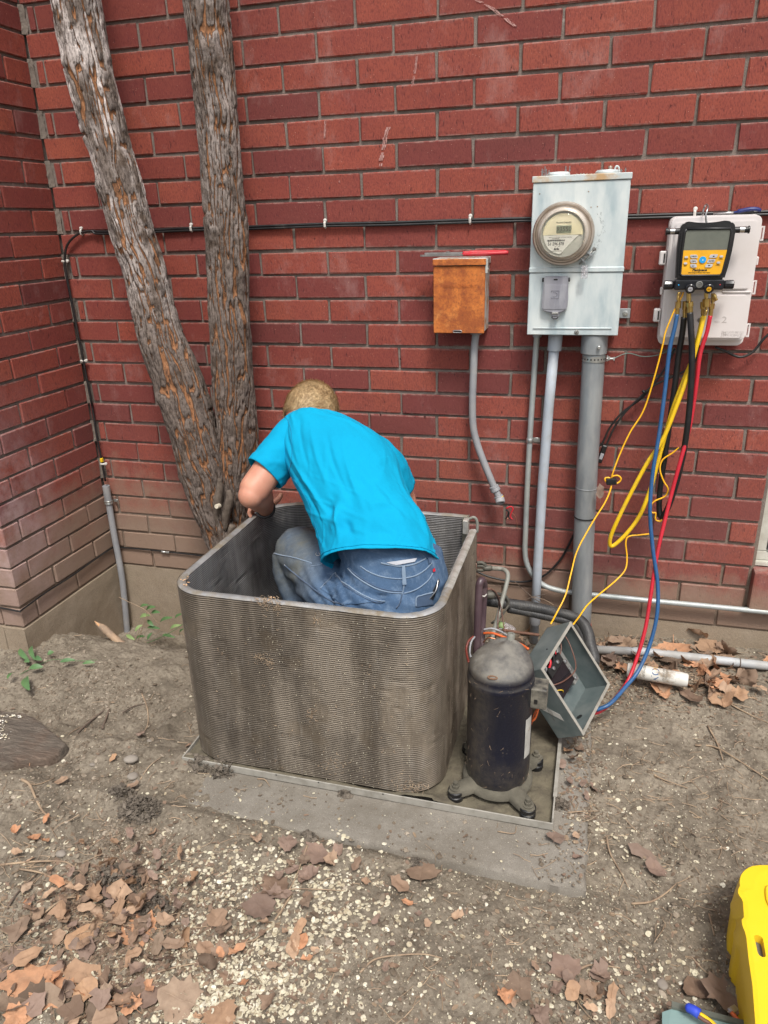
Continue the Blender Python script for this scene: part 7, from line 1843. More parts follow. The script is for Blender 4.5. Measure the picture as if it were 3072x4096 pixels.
cluster(14, 1500, 3850, 420, 160, 22, 50, ['torn', 'curl'], 'bg', 14)
cluster(8, 700, 3050, 200, 120, 25, 50, ['torn', 'curl'], 'bg', 14)
# each leaf is told apart by its look and by the marked leaf it lies next to
KEYS = [(px, py, next(v for k_, v in SHORT.items() if lb.startswith(k_))) for px, py, s_, k, c, r, lb in notable] + [(2000, 2430, 'the black insulated pipe'), (2250, 2990, 'the control box corner'), (2300, 3150, 'the pan corner'), (700, 3080, 'the left pan end'), (2060, 2560, 'the compressor top')]
groups_ = {}
for o, px, py, look, w in LEAVES:
    kx, ky, nm = min(KEYS, key=lambda q: (q[0] - px) ** 2 + (q[1] - py) ** 2); dx, dy = px - kx, py - ky; d = math.hypot(dx, dy)
    dr = ('right of' if dx > 0 else 'left of') if abs(dx) > abs(dy) else ('below' if dy > 0 else 'above')
    groups_.setdefault((look, ('just ' if d < 55 else 'far ' if d > 150 else '') + dr, nm), []).append((px, o, w))
for (look, dr, nm), L in groups_.items():
    L.sort(key=lambda q: q[0])
    for i, (px, o, w) in enumerate(L):
        sfx = '' if len(L) == 1 else (', leftmost', ', second from left', ', third from left', ', fourth from left', ', fifth from left', ', sixth from left')[min(i, 5)]
        if len(L) > 1 and i == len(L) - 1: sfx = ', rightmost'
        tag(o, look + ' ' + dr + ' ' + nm + sfx, 'leaf', 'dry leaves ' + w)

# --- stuff: pale round seeds, leaf shards, crumbs, straw
def blob_points(n, blobs, rnd):
    tot = sum(b[4] for b in blobs); out = []
    while len(out) < n:
        q = rnd.random() * tot
        for b in blobs:
            q -= b[4]
            if q <= 0: break
        if b[5]: px, py = rnd.gauss(b[0], b[2]), rnd.gauss(b[1], b[3])
        else: px, py = rnd.uniform(b[0] - b[2], b[0] + b[2]), rnd.uniform(b[1] - b[3], b[1] + b[3])
        if not (-120 < px < 3200 and 2380 < py < 4250): continue
        out.append((px, py))
    return out
def gpos_many(pts):
    A = np.array(pts); d = np.stack([(A[:, 0] - 1536) / CF, (A[:, 1] - 2048) / CF, np.ones(len(A))], 1) @ CR; zz = np.full(len(A), -.115)
    for _ in range(4):
        t = (zz - CC[2]) / d[:, 2]; X = CC[0] + d[:, 0] * t; Y = CC[1] + d[:, 1] * t; zz = gz(X, Y)
        inp = (X > PAD[0]) & (X < PAD[2]) & (Y > PAD[1]) & (Y < PAD[3]); zz = np.where(inp, np.maximum(zz, PAD[4] + .001), zz)
    onpad = (X > 1.25) & (X < PAD[2]) & (Y > PAD[1]) & (Y < -.95); rej = onpad & (nrng.rand(len(X)) < .72)
    ok = ~rej & (Y < -.01) & ~((X > .9) & (X < 1.99) & (Y > -1.015) & (Y < -.21)) & ~((X < .01) & (Y > -.6))
    return np.stack([X, Y, zz], 1)[ok]
def scatter(name, pts, shape_fn, m, rnd):
    V = []; F = []; B = []
    for p in pts:
        v, f = shape_fn(rnd); a = rnd.uniform(0, 2 * pi); ca, sa = cos(a), sin(a); tx, ty = rnd.gauss(0, .22), rnd.gauss(0, .22); b = len(V); bv = rnd.random()
        for x, y, z in v:
            X, Y = x * ca - y * sa, x * sa + y * ca; V.append((p[0] + X, p[1] + Y, p[2] + z + X * tx + Y * ty + .0005)); B.append(bv)
        F.extend([[i + b for i in q] for q in f])
    o = mk(name, V, F, m, None, True, 40); at = o.data.attributes.new('bv', 'FLOAT', 'POINT'); at.data.foreach_set('value', B); return o
def seed_shape(r):
    R_ = r.uniform(.0040, .0076) if r.random() < .62 else r.uniform(.0022, .004); n = 8; e = r.uniform(.7, 1); cup = r.uniform(-.25, .35)
    V = [(0, 0, .0012)] + [(R_ * .62 * cos(2 * pi * k / n), R_ * .62 * e * sin(2 * pi * k / n), .0014 + cup * R_ * .2) for k in range(n)] + [(R_ * r.uniform(.85, 1.1) * cos(2 * pi * k / n), R_ * e * r.uniform(.85, 1.1) * sin(2 * pi * k / n), .0004 + cup * R_) for k in range(n)]
    F = [[0, 1 + k, 1 + (k + 1) % n] for k in range(n)] + [[1 + k, 1 + n + k, 1 + n + (k + 1) % n, 1 + (k + 1) % n] for k in range(n)]; return V, F
def shard_shape(r, s0=.004, s1=.016):
    n = r.randrange(4, 7); s = r.uniform(s0, s1); w = r.uniform(.3, .8); V = [(s * .5 * cos(2 * pi * k / n) * r.uniform(.7, 1.2), s * .5 * w * sin(2 * pi * k / n) * r.uniform(.7, 1.2), r.uniform(0, .004)) for k in range(n)]
    return V, [list(range(n))]
def crumb_shape(r):
    s = r.uniform(.0014, .0048) if r.random() < .93 else r.uniform(.005, .010); V = [(s * x * r.uniform(.7, 1.2), s * y * r.uniform(.7, 1.2), s * .7 * z * r.uniform(.6, 1.1)) for x, y, z in ((1, 0, 0), (0, 1, 0), (-1, 0, 0), (0, -1, 0), (0, 0, 1), (.3, .2, -.8))]
    return V, [[0, 1, 4], [1, 2, 4], [2, 3, 4], [3, 0, 4], [1, 0, 5], [2, 1, 5], [3, 2, 5], [0, 3, 5]]
def straw_shape(r):
    L = r.uniform(.012, .075) ; w = r.uniform(.0005, .0012); b = r.uniform(-.3, .3) * L; pts = [(-L / 2, 0), (-L / 6, b * .6), (L / 6, b * .6 + r.uniform(-.1, .1) * L), (L / 2, b * .1)]
    V = []; 
    for x, y in pts: V += [(x, y - w, .001), (x, y + w, .001), (x, y, .001 + w * 1.6)]
    F = []
    for i in range(3):
        a = i * 3; F += [[a, a + 3, a + 5, a + 2], [a + 2, a + 5, a + 4, a + 1]]
    return V, F
r1 = random.Random(31)
seed_blobs = [(1150, 3500, 190, 110, 5, 1), (1000, 3850, 200, 170, 9, 1), (850, 4020, 180, 80, 6, 1), (420, 3800, 260, 140, 3, 1), (1350, 3650, 170, 120, 2.2, 1), (780, 3560, 130, 90, 2.4, 1), (520, 3950, 260, 110, 3, 1), (200, 3500, 200, 200, 1.6, 1), (1700, 3750, 400, 230, 1.2, 1), (2350, 3500, 380, 300, 1.6, 1), (2450, 3950, 260, 90, 1.6, 1), (2500, 2680, 160, 60, .8, 1), (2450, 3250, 60, 180, .9, 1), (600, 3150, 350, 200, .5, 1), (1900, 3300, 500, 150, .12, 1)]
o = scatter('seed_discs', gpos_many(blob_points(3900, seed_blobs, r1)), seed_shape, M_seed, r1); tag(o, 'pale papery seed discs scattered over the soil', 'seeds', kind='stuff')
fine_blobs = [(1536, 3300, 1700, 950, 5, 0), (2500, 3400, 400, 400, 4, 1), (1700, 3900, 700, 200, 2, 1), (600, 3700, 500, 300, 3, 1), (2400, 2750, 300, 100, 1, 1)]
o = scatter('seed_flecks', gpos_many(blob_points(9000, fine_blobs, r1)), lambda r: shard_shape(r, .0015, .006), M_seed, r1); tag(o, 'tiny pale chaff flecks on the soil', 'chaff', kind='stuff')
shard_blobs = [(480, 3600, 160, 110, 12, 1), (450, 3850, 300, 160, 12, 1), (1000, 3750, 350, 220, 3, 1), (2650, 2700, 260, 80, 9, 1), (2450, 2560, 90, 60, 4, 1), (2130, 2490, 110, 80, 5, 1), (1536, 3500, 1600, 700, 4, 0), (2300, 3150, 60, 200, 2, 1), (2400, 3950, 350, 120, 2, 1)]
o = scatter('leaf_shards', gpos_many(blob_points(9500, shard_blobs, r1)), lambda r: shard_shape(r, .004, .020), M_shard, r1); tag(o, 'broken dry leaf shards mixed into the soil', 'leaf litter', kind='stuff')
crumb_blobs = [(1536, 3300, 1700, 950, 10, 0), (430, 2700, 330, 200, 3, 1), (560, 3250, 160, 130, 3, 1), (450, 3600, 160, 130, 2, 1), (2280, 3100, 50, 180, 2, 1), (750, 3080, 60, 30, .6, 1)]
cp_ = gpos_many(blob_points(40000, crumb_blobs, r1)); cp_ = cp_[(fbm(cp_[:, 0] * 7, cp_[:, 1] * 7, 3, 55) + nrng.rand(len(cp_)) * .16) > .56]
o = scatter('soil_crumbs', cp_, crumb_shape, M_crumb, r1); tag(o, 'loose crumbs of dry soil', 'soil', kind='stuff')
o = scatter('straw', gpos_many(blob_points(1500, [(1536, 3300, 1700, 950, 6, 0), (2600, 3200, 400, 300, 3, 1), (350, 3650, 300, 200, 3, 1), (2700, 2700, 250, 80, 2, 1)], r1)), straw_shape, M_twig, r1); tag(o, 'fine dry stalks and straw on the soil', 'straw', kind='stuff')
def pebble_shape(r):
    s = r.uniform(.002, .0055) if r.random() < .8 else r.uniform(.006, .010); a, b_, c = s * r.uniform(.8, 1.3), s * r.uniform(.6, 1), s * r.uniform(.35, .7); V = []; F = []
    for j, (z, q) in enumerate(((-.3, .8), (.3, 1), (.85, .6))):
        for k in range(7): V.append((a * q * cos(2 * pi * k / 7) * r.uniform(.9, 1.1), b_ * q * sin(2 * pi * k / 7) * r.uniform(.9, 1.1), c * z))
    for j in range(2): F += [[j * 7 + k, j * 7 + (k + 1) % 7, (j + 1) * 7 + (k + 1) % 7, (j + 1) * 7 + k] for k in range(7)]
    return V, F + [[14 + k for k in range(7)]]
o = scatter('pebbles', gpos_many(blob_points(1500, [(1536, 3300, 1700, 950, 8, 0), (450, 3000, 300, 250, 5, 1), (300, 3300, 250, 150, 3, 1)], r1)), pebble_shape, M_crumb, r1); tag(o, 'small pebbles and hard crumbs set in the soil', 'pebbles', kind='stuff')
# fibrous dark clods
def clod(px, py, R_, n, label, dark=True):
    n = int(n * 2.2); p = gpos(px, py); V = []; F = []; B = []; r = random.Random(int(px)); mb = MB()
    for _ in range(n):
        a = r.uniform(0, 2 * pi); q = r.random() ** .6; h = (1 - q * q) * R_ * .55 * r.uniform(.3, 1.1)
        c = p + Vector((cos(a) * q * R_, sin(a) * q * R_ * .8, h)); s = r.uniform(.0015, .0055)
        e = Matrix.Rotation(r.uniform(0, 6), 3, Vector((r.gauss(0, 1), r.gauss(0, 1), r.gauss(0, 1))).normalized()); v, f = crumb_shape(r); k = s / .003
        mb.add([c + e @ (Vector(x) * k) for x in v], f)
        if r.random() < .5:
            d = Vector((r.gauss(0, 1), r.gauss(0, 1), r.gauss(0, .5))).normalized() * r.uniform(.004, .014); mb.tube([c - d, c + Vector((0, 0, r.uniform(0, .004))), c + d * .8], .0006, 3, cap=False)
    o = mb.build('soil_clod', M_crumb_dk, None, True, 60); tag(o, label, 'clod'); return o
M_crumb_dk = simple('dark_fibrous_soil', (.085, .070, .055), (.17, .142, .112), 60, .95, bump=.8, bdist=.003, bscale=200)
clod(560, 3240, .062, 260, 'large dark fibrous clod on the soil left of the pad')
clod(1670, 3460, .028, 90, 'small dark clod resting on a tan leaf before the pad')
clod(900, 3080, .05, 130, 'grey heap of scraped silt against the left front of the pan')
clod(800, 3060, .045, 110, 'crumbly grey silt beside the left pan corner')
clod(1385, 3175, .024, 60, 'small silt lump fallen below the pan edge')
clod(1230, 3350, .024, 60, 'dark crumbly clod at the front left of the pad')
clod(470, 3540, .075, 260, 'dark soil clod inside the leaf pile')
clod(620, 3640, .05, 120, 'dark crumbly soil at the right foot of the leaf pile')
clod(480, 3180, .045, 90, 'low dark crumbly soil above the large fibrous clod')
clod(2235, 3220, .03, 90, 'dark soil heap against the right pan corner')
# twigs -------------------------------------------------------------------
def twig(pts, r, m, label, lift=.004, cat='twig', branch=None):
    q = [gpos(x, y) + Vector((0, 0, lift + .002 * (i % 2))) for i, (x, y) in enumerate(pts)]; sp = spline(q, 6); n = len(sp)
    mb = MB(); r *= 1.35; mb.tube(sp, [r * (1 - .55 * i / n) for i in range(n)], 6)
    if branch:
        for b in branch: q2 = spline([gpos(x, y) + Vector((0, 0, lift)) for x, y in b], 5); mb.tube(q2, [r * .5 * (1 - .5 * i / len(q2)) for i in range(len(q2))], 5)
    o = mb.build('twig', m, None, True); tag(o, label, cat, 'twigs on the ground'); return o
twig([(88, 3122), (120, 3145), (145, 3200), (180, 3260), (228, 3282)], .0034, M_twig, 'forked brown twig on the soil below the weathered board', branch=[[(110, 3140), (160, 3140), (220, 3115)]])
twig([(1230, 3385), (1215, 3430), (1185, 3510), (1158, 3565)], .002, M_twig, 'long straight pale twig leaning across the litter before the pad')
twig([(1168, 3580), (1120, 3660), (1070, 3720), (1010, 3775)], .0022, M_twig, 'curved pale twig continuing down left through the seed litter')
twig([(1105, 3590), (1160, 3565), (1260, 3562), (1375, 3570)], .0017, M_twig, 'thin brown twig lying across the litter towards the right')
twig([(1440, 3895), (1500, 3845), (1600, 3825), (1700, 3825), (1768, 3838)], .0019, M_twig, 'long arched twig on bare soil near bottom centre', branch=[[(1768, 3840), (1735, 3865), (1708, 3880)]])
twig([(2425, 3350), (2440, 3420), (2480, 3490), (2515, 3560)], .002, M_twig, 'straight reddish twig right of the pad corner', branch=[[(2500, 3520), (2480, 3560), (2475, 3590)]])
twig([(2525, 3620), (2600, 3615), (2660, 3580), (2705, 3540)], .0022, M_twig, 'curved pale twig below the pinkish forked leaf')
twig([(2780, 2985), (2860, 2995), (2960, 3050), (3072, 3125)], .0024, M_twig, 'long twig running to the right picture edge')
twig([(2830, 2910), (2870, 2985), (2900, 3070)], .002, M_twig, 'reddish twig crossing the long one near the right edge')
twig([(2615, 3105), (2660, 3130), (2750, 3160)], .0018, M_twig, 'thin twig on bare soil in the right half')
twig([(2835, 3660), (2855, 3750)], .0018, M_twig, 'short pale stick left of the yellow case')
twig([(2920, 2820), (3010, 2870), (3072, 2895)], .002, M_twig, 'pale twig beyond the leaf drift at the right')
twig([(2320, 3880), (2360, 3868), (2420, 3868), (2480, 3880)], .0022, M_twig, 'pale twig touching a brown leaf at the bottom right')
twig([(0, 3465), (120, 3455), (250, 3450), (300, 3475)], .0025, M_twig, 'long pale twig entering from the left edge above the leaf pile')
twig([(80, 3480), (170, 3500), (270, 3540), (360, 3580)], .002, M_twig, 'thin twig below the long left edge twig')
twig([(30, 3640), (70, 3580), (150, 3500)], .002, M_twig_dk, 'dark twig slanting up at the left edge')
twig([(150, 3680), (250, 3610), (330, 3590)], .002, M_twig, 'pale twig beside the dry leaf pile')
twig([(610, 3900), (690, 3880), (780, 3860)], .002, M_twig, 'straight pale twig crossing brown leaves at lower left')
twig([(790, 3870), (815, 3800), (900, 3800), (1020, 3765)], .0024, M_twig, 'bent forked twig below the seed litter')
twig([(600, 3610), (660, 3680), (740, 3780)], .0032, M_twig_dk, 'dark thick twig sticking out of the leaf pile')
twig([(568, 2780), (590, 2840), (592, 2900), (570, 2950)], .002, M_twig, 'pale bent stalk standing on the bare mound left of the coil')
twig([(492, 2855), (540, 2830), (610, 2815)], .002, M_twig_dk, 'curved stalk on the mound near the coil')
twig([(310, 2935), (370, 2885), (435, 2832)], .003, M_twig_dk, 'dark split stick on the bare mound')
twig([(412, 2925), (425, 2880), (438, 2840)], .0035, M_twig_dk, 'short dark stick beside the split stick')
twig([(560, 3115), (600, 3070), (648, 3030)], .0015, M_twig, 'thin pale straw reaching the pan corner')
twig([(1990, 3130 + 200), (2055, 3340), (2065, 3310)], .0012, M_twig, 'loose thread of straw hanging under the pan edge')
twig([(2270, 3255), (2330, 3252), (2400, 3248)], .0016, M_twig, 'thin straight straw beside the pan corner')
twig([(1030, 3120), (1060, 3125), (1080, 3150)], .0016, M_twig, 'small pale twig at the pad near the pan left end')
# twigs and stems against the wall
tw = thing('dead_stem', 'thin dead branched stem lying against the pipes behind the compressor', 'stem', tuple(g2(800, 840, -.2)))
MB().tube(spline([g2(795, 832, -.16), g2(860, 895, -.15), (g2(950, 970, -.15)), g2(1040, 1030, -.16)], 5), .0014, 6).build('stem', M_twig_dk, tw, True)
MB().tube(spline([g2(875, 1000, -.16), g2(950, 970, -.15), g2(1060, 945, -.15)], 5), .0012, 6).build('side_stem', M_twig_dk, tw, True)
MB().tube(spline([g2(960, 968, -.15), g2(1060, 995, -.15), g2(1140, 1040, -.15)], 5), .0010, 6).build('side_stem', M_twig, tw, True)
# dry leaf hanging on the thick pipe
o = bpy.data.objects.new('leaf', leaf_mesh('curl', 5, M_leaf_grey)); COL.objects.link(o); o.location = P(2398, 1965, Y=-.12); o.scale = (.045, .05, .035); o.rotation_euler = (radians(80), 0, radians(20)); tag(o, 'dry grey leaf hanging from the cable beside the thick service pipe', 'leaf')
# stones --------------------------------------------------------------------
def stone(px, py, a, b, h, rot, label):
    p = gpos(px, py); bm = bmesh.new(); bmesh.ops.create_icosphere(bm, subdivisions=3, radius=1)
    for v in bm.verts:
        k = 1 + .10 * mnoise.noise(v.co * 1.5 + Vector((px, py, 0))); v.co = Vector((v.co.x * a * k, v.co.y * b * k, v.co.z * h * k))
    bm.transform(Matrix.Translation(p + Vector((0, 0, h * .45))) @ Matrix.Rotation(radians(rot), 4, 'Z')); o = from_bm('stone', bm, M_stone, None, True); tag(o, label, 'stone'); return o
stone(525, 3043, .022, .016, .010, 20, 'smooth oval grey stone on the soil left of the pan')
stone(532, 3108, .017, .015, .008, 0, 'rounder pinkish grey stone just below the oval stone')
stone(598, 2965, .009, .007, .005, 0, 'small round pale pebble above the oval stone')
stone(545, 3130, .011, .008, .005, 60, 'small flat stone touching the pinkish one')
stone(370, 3060, .009, .007, .004, 0, 'small pebble left of the oval stone')
stone(245, 3420, .014, .011, .008, 0, 'grey pebble above the leaf pile')
stone(2650, 3940, .011, .013, .005, 10, 'flat pale stone near the aqua panel')
# weathered board at left -----------------------------------------------------
wd = thing('weathered_board', 'thick weathered split board lying on the soil at the left edge', 'board', tuple(gpos(100, 2950)))
A0 = [(-230, 2800), (0, 2838), (95, 2850), (150, 2870), (215, 2925), (268, 2968), (232, 3010), (190, 3036), (120, 3035), (0, 3060), (-240, 3110)]
zt_ = -.075; q = [P(x, y, Z=zt_) for x, y in A0]
bm = bmesh.new(); n = len(q); C0 = sum(q, Vector()) / n
rows_ = []
for f, dz in ((0.0, 0), (.3, 0), (.6, 0), (.85, 0), (.97, -.003), (1.0, -.010), (1.01, -.05)):
    rr_ = []
    for i in range(n * 4):
        a = q[i // 4]; b = q[(i // 4 + 1) % n]; t = (i % 4) / 4; e = a * (1 - t) + b * t; p = C0 + (e - C0) * f
        p = p + Vector((0, 0, dz + .006 * mnoise.noise(Vector((p.x * 4, p.y * 40, 1))) + (.003 * mnoise.noise(p * 60)) * (f > .9))); p += Vector((.006 * mnoise.noise(p * 35), .006 * mnoise.noise(p * 35 + Vector((9, 0, 0))), 0)) * (f > .9); rr_.append(bm.verts.new(p))
    rows_.append(rr_)
for r_a, r_b in zip(rows_[:-1], rows_[1:]):
    for i in range(len(r_a)):
        j = (i + 1) % len(r_a)
        try: bm.faces.new([r_a[i], r_a[j], r_b[j], r_b[i]])
        except ValueError: pass
bmesh.ops.remove_doubles(bm, verts=bm.verts, dist=.0001); bmesh.ops.recalc_face_normals(bm, faces=bm.faces[:])
from_bm('plank', bm, M_wood, wd, True, 50)
mb = MB(); rw = random.Random(4)
for _ in range(60):
    p = P(rw.gauss(8, 14), rw.uniform(2860, 2960), Z=zt_ + .003); mb.ball(p, rw.uniform(.001, .003), 1, (1.5, 1, .5))
for _ in range(20):
    p = P(rw.uniform(20, 90), 2864 + rw.gauss(0, 3), Z=zt_ + .003); mb.ball(p, rw.uniform(.001, .003), 1, (2, 1, .5))
o = mb.build('bird_droppings', simple('white_droppings', (.72, .71, .68), (.6, .52, .35), 50, .8), wd, True); tag(o, kind='stuff')
# broken stick by the mound ----------------------------------------------------
sk = thing('broken_stick', 'short thick broken stick with pale split end in the hollow by the footing', 'stick', tuple(P(450, 2540, Z=-.14)))
a = P(385, 2492, Z=-.085); b = P(500, 2588, Z=-.165)
sp = spline([a, a * .7 + b * .3 + Vector((0, 0, .004)), a * .35 + b * .65, b], 6); MB().tube(sp, [.005 + .010 * min(1, i / 5) + .001 * math.sin(i * 2.1) for i in range(len(sp))], 12).build('stick', M_stick, sk, True)
MB().tube([a + (b - a) * -.03 + Vector((0, -.002, .006)), a + (b - a) * .30 + Vector((0, -.007, .008))], [.002, .007], 8).build('split_end', M_stickend, sk, True)
# green weeds --------------------------------------------------------------------
def weed_leaf(mb, c, d, up, L, w):
    d = Vector(d).normalized(); s = d.cross(Vector(up)).normalized(); u = s.cross(d).normalized(); n = 6; V = []
    for i in range(n + 1):
        t = i / n; ww = w * math.sin(pi * min(1, t * .92 + .04)) ** .8; m_ = Vector(c) + d * L * t + u * (L * .12 * math.sin(pi * t)); V += [m_ - s * ww + u * ww * .35, m_, m_ + s * ww + u * ww * .35]
    F = []
    for i in range(n): F += [[3 * i, 3 * i + 1, 3 * i + 4, 3 * i + 3], [3 * i + 1, 3 * i + 2, 3 * i + 5, 3 * i + 4]]
    mb.add(V, F)
wd1 = thing('weed', 'leafy green sprout trailing on the soil before the left footing corner', 'plant', tuple(gpos(150, 2640)))
cam_up = Vector((-.1, -.6, .8))
def wleaf(parent, px, py, ex, ey, w, m=None, lift=.02):
    p0 = P(px, py, Z=gpos(px, py).z + lift); p1 = P(ex, ey, Z=p0.z + .004); mb = MB(); weed_leaf(mb, p0, p1 - p0, cam_up, (p1 - p0).length, w); return mb.build('leaf', m or M_weed, parent, True)
for a in ((118, 2645, 78, 2596, .010), (140, 2640, 130, 2582, .010), (140, 2630, 168, 2640, .009), (118, 2672, 172, 2668, .011), (110, 2705, 118, 2760, .016), (190, 2618, 215, 2608, .010), (60, 2690, 30, 2716, .009), (100, 2640, 118, 2648, .008), (240, 2648, 300, 2640, .008), (330, 2655, 380, 2650, .006)): wleaf(wd1, *a)
sp = spline([gpos(x, y) + Vector((0, 0, .012)) for x, y in ((80, 2705), (150, 2672), (220, 2660), (300, 2655), (390, 2652))], 5); MB().tube(sp, .0011, 6).build('stem', M_weed, wd1, True)
wd2 = thing('weed', 'green leafy seedling growing from the hollow between conduit and coil', 'plant', tuple(P(590, 2480, Y=-.12)))
for px, py, ex, ey, w, m in ((585, 2440, 622, 2428, .011, M_weed), (605, 2452, 640, 2450, .010, M_weed), (560, 2470, 600, 2462, .011, M_weed_lt), (590, 2480, 615, 2505, .010, M_weed), (570, 2500, 540, 2525, .010, M_weed_lt), (590, 2510, 640, 2515, .009, M_weed), (610, 2530, 590, 2560, .009, M_weed), (505, 2540, 540, 2560, .009, M_weed_lt), (640, 2490, 690, 2470, .010, M_weed), (680, 2520, 725, 2500, .010, M_weed_lt), (650, 2540, 700, 2550, .008, M_weed), (545, 2555, 580, 2545, .008, M_weed), (600, 2600, 612, 2612, .006, M_weed_lt), (700, 2480, 730, 2455, .009, M_weed), (720, 2540, 735, 2515, .008, M_weed), (560, 2430, 595, 2420, .008, M_weed)):
    p0 = P(px, py, Y=-.17); p1 = P(ex, ey, Y=-.19); mb = MB(); weed_leaf(mb, p0, p1 - p0, cam_up, (p1 - p0).length, w * .85); mb.build('leaf', m, wd2, True)
for pts in (((545, 2600), (552, 2560), (575, 2500), (590, 2450)), ((520, 2618), (528, 2580), (550, 2540), (560, 2508)), ((560, 2580), (620, 2560), (690, 2525), (740, 2490)), ((475, 2388), (520, 2410), (580, 2440), (640, 2500))): MB().tube(spline([P(x, y, Y=-.20) for x, y in pts], 5), .0014, 6).build('stem', M_twig if pts[0][0] != 560 else M_weed, wd2, True)

# grey pipe lying on the ground at right and old canister -----------------------------
gp_ = thing('ground_pipe', 'grey plastic pipe lying on the soil along the footing at right, under leaves', 'pipe', (2.4, -.155, -.05))
MB().tube([(2.055, -.158, -.062), (2.24, -.153, -.049), (2.64, -.150, -.050), (3.6, -.14, -.06)], .0150, 18).build('tube', M_pvc_ground, gp_, True)
MB().lathe([(.0155, 0), (.0165, .0005), (.0165, .003), (.0155, .0035)], (2.545, -.151, -.0495), (1, 0, 0), 18).build('string', M_twig_dk, gp_, True)
cn = thing('old_canister', 'dirty white cylindrical canister with blue letter print lying before the ground pipe', 'canister', (2.27, -.24, -.04))
ca, cb_ = P(2508, 2678, Z=-.035), P(2752, 2722, Z=-.035); ax_ = cb_ - ca; ax_.z = 0; axn = ax_.normalized(); Lc = ax_.length
MB().lathe([(.020, 0), (.0235, .002), (.0240, .006), (.0240, Lc - .02), (.0225, Lc - .012), (.0215, Lc - .004), (.019, Lc)], ca, axn, 32).build('tube', simple('dirty_white_paint', (.60, .59, .55), (.5, .48, .43), 20, .5, 0, dirt=.85, dirtc=(.20, .15, .10), dscale=22, dlo=.5, dhi=.62), cn, True, 40)
def wrap_text(body, size, along, phi, name, m, turn=True, r=.0243, sx=1.0):
    cu = bpy.data.curves.new('t', 'FONT'); cu.body = body; cu.size = size; cu.align_x = 'CENTER'; cu.align_y = 'CENTER'; t = bpy.data.objects.new('t', cu); COL.objects.link(t)
    me = bpy.data.meshes.new_from_object(t.evaluated_get(bpy.context.evaluated_depsgraph_get())); bpy.data.objects.remove(t, do_unlink=True)
    e1 = Vector((0, 0, 1)); e2 = axn.cross(e1); V = []
    for v in me.vertices:
        s_, c_ = (v.co.y, v.co.x * sx) if turn else (v.co.x * sx, -v.co.y)
        # s_ along the axis, c_ round the tube
        a = phi + c_ / r; V.append(ca + axn * (along + s_) + (e1 * cos(a) + e2 * sin(a)) * r)
    F = [list(p.vertices) for p in me.polygons]; bpy.data.meshes.remove(me); return mk(name, V, F, m, cn)
M_blueprint = simple('blue_print', (.02, .075, .20), (.05, .10, .2), 60, .6, bump=0)
wrap_text('OX', .034, Lc * .46, radians(62), 'printed_letters', M_blueprint)
wrap_text('JU', .018, Lc * .46, radians(2), 'printed_letters', M_orange_panel)
wrap_text('PREMIUM', .012, Lc * .28, radians(40), 'printed_word', M_inkgrey)
wrap_text('ABSORBENT', .009, Lc * .60, radians(42), 'printed_word', M_inkgrey); wrap_text('SEALING', .009, Lc * .65, radians(42), 'printed_word', M_inkgrey)
rd = thing('red_flag', 'faded red plastic strip standing in the leaves behind the thick service pipe', 'plastic strip', tuple(P(2365, 2530, Y=-.04)))
mb = MB(); mb.prism([P(2352, 2440, Y=-.05), P(2362, 2478, Y=-.05), P(2374, 2560, Y=-.055), P(2366, 2575, Y=-.055), P(2350, 2500, Y=-.05)], (0, .002, 0)); mb.build('strip', M_redgrip, rd)
bt = thing('plastic_bottle', 'crushed clear plastic scrap with green label in the leaves behind the compressor', 'scrap', tuple(g2(740, 1230, -.3)))
MB().tube(spline([g2(640, 1215, -.34), g2(720, 1225, -.33), g2(800, 1262, -.32)], 4), [.010, .013, .014, .013, .012, .011, .010, .009, .007], 10, flat=.5).build('film', M_clearpl, bt, True)
MB().tube([g2(650, 1212, -.352), g2(700, 1222, -.350)], [.011, .012], 10, flat=.5).build('label', M_weed_lt, bt, True)
bw = thing('rusty_rod', 'rusty thin rod lying in the leaves behind the compressor', 'rod', tuple(g2(850, 1280, -.38)))
MB().tube(spline([g2(690, 1262, -.40), g2(850, 1285, -.38), g2(1010, 1305, -.38)], 4), .005, 8).build('rod', simple('rusty_brown', (.16, .075, .045), (.12, .06, .04), 40, .8), bw, True)

# yellow case ------------------------------------------------------------------------
cs = thing('yellow_case', 'bright yellow plastic tool case lid standing at the lower right edge', 'case', (2.42, -1.4, -.12))
# outline of the side (seen face on), extruded away to the right; points in picture space on a slanted plane
YZ = [(1150, 1490), (1140, 400), (1170, 290), (1260, 215), (1380, 192), (1500, 195), (1700, 205)]
cg = lambda u, v, Z: P(2600 + u * .31467, 3400 + v * .31467, Z=Z)
Ht = .055
top = [(1500, 192), (1400, 193), (1290, 205), (1200, 260), (1150, 330), (1140, 400), (1145, 480), (1115, 500), (1120, 560), (1180, 640), (1195, 860), (1165, 880), (1172, 960), (1200, 1020), (1225, 1110), (1255, 1400), (1300, 1700), (1340, 2212), (1360, 2700)]
side = [(1500, 190), (1400, 191), (1285, 210), (1190, 270), (1142, 345), (1105, 440), (1075, 530), (1050, 620), (1018, 690), (1022, 760), (1032, 850), (1085, 890), (1095, 980), (1055, 1050), (1062, 1130), (1080, 1220), (1135, 1285), (1150, 1420), (1200, 1760), (1262, 2212), (1300, 2700)]
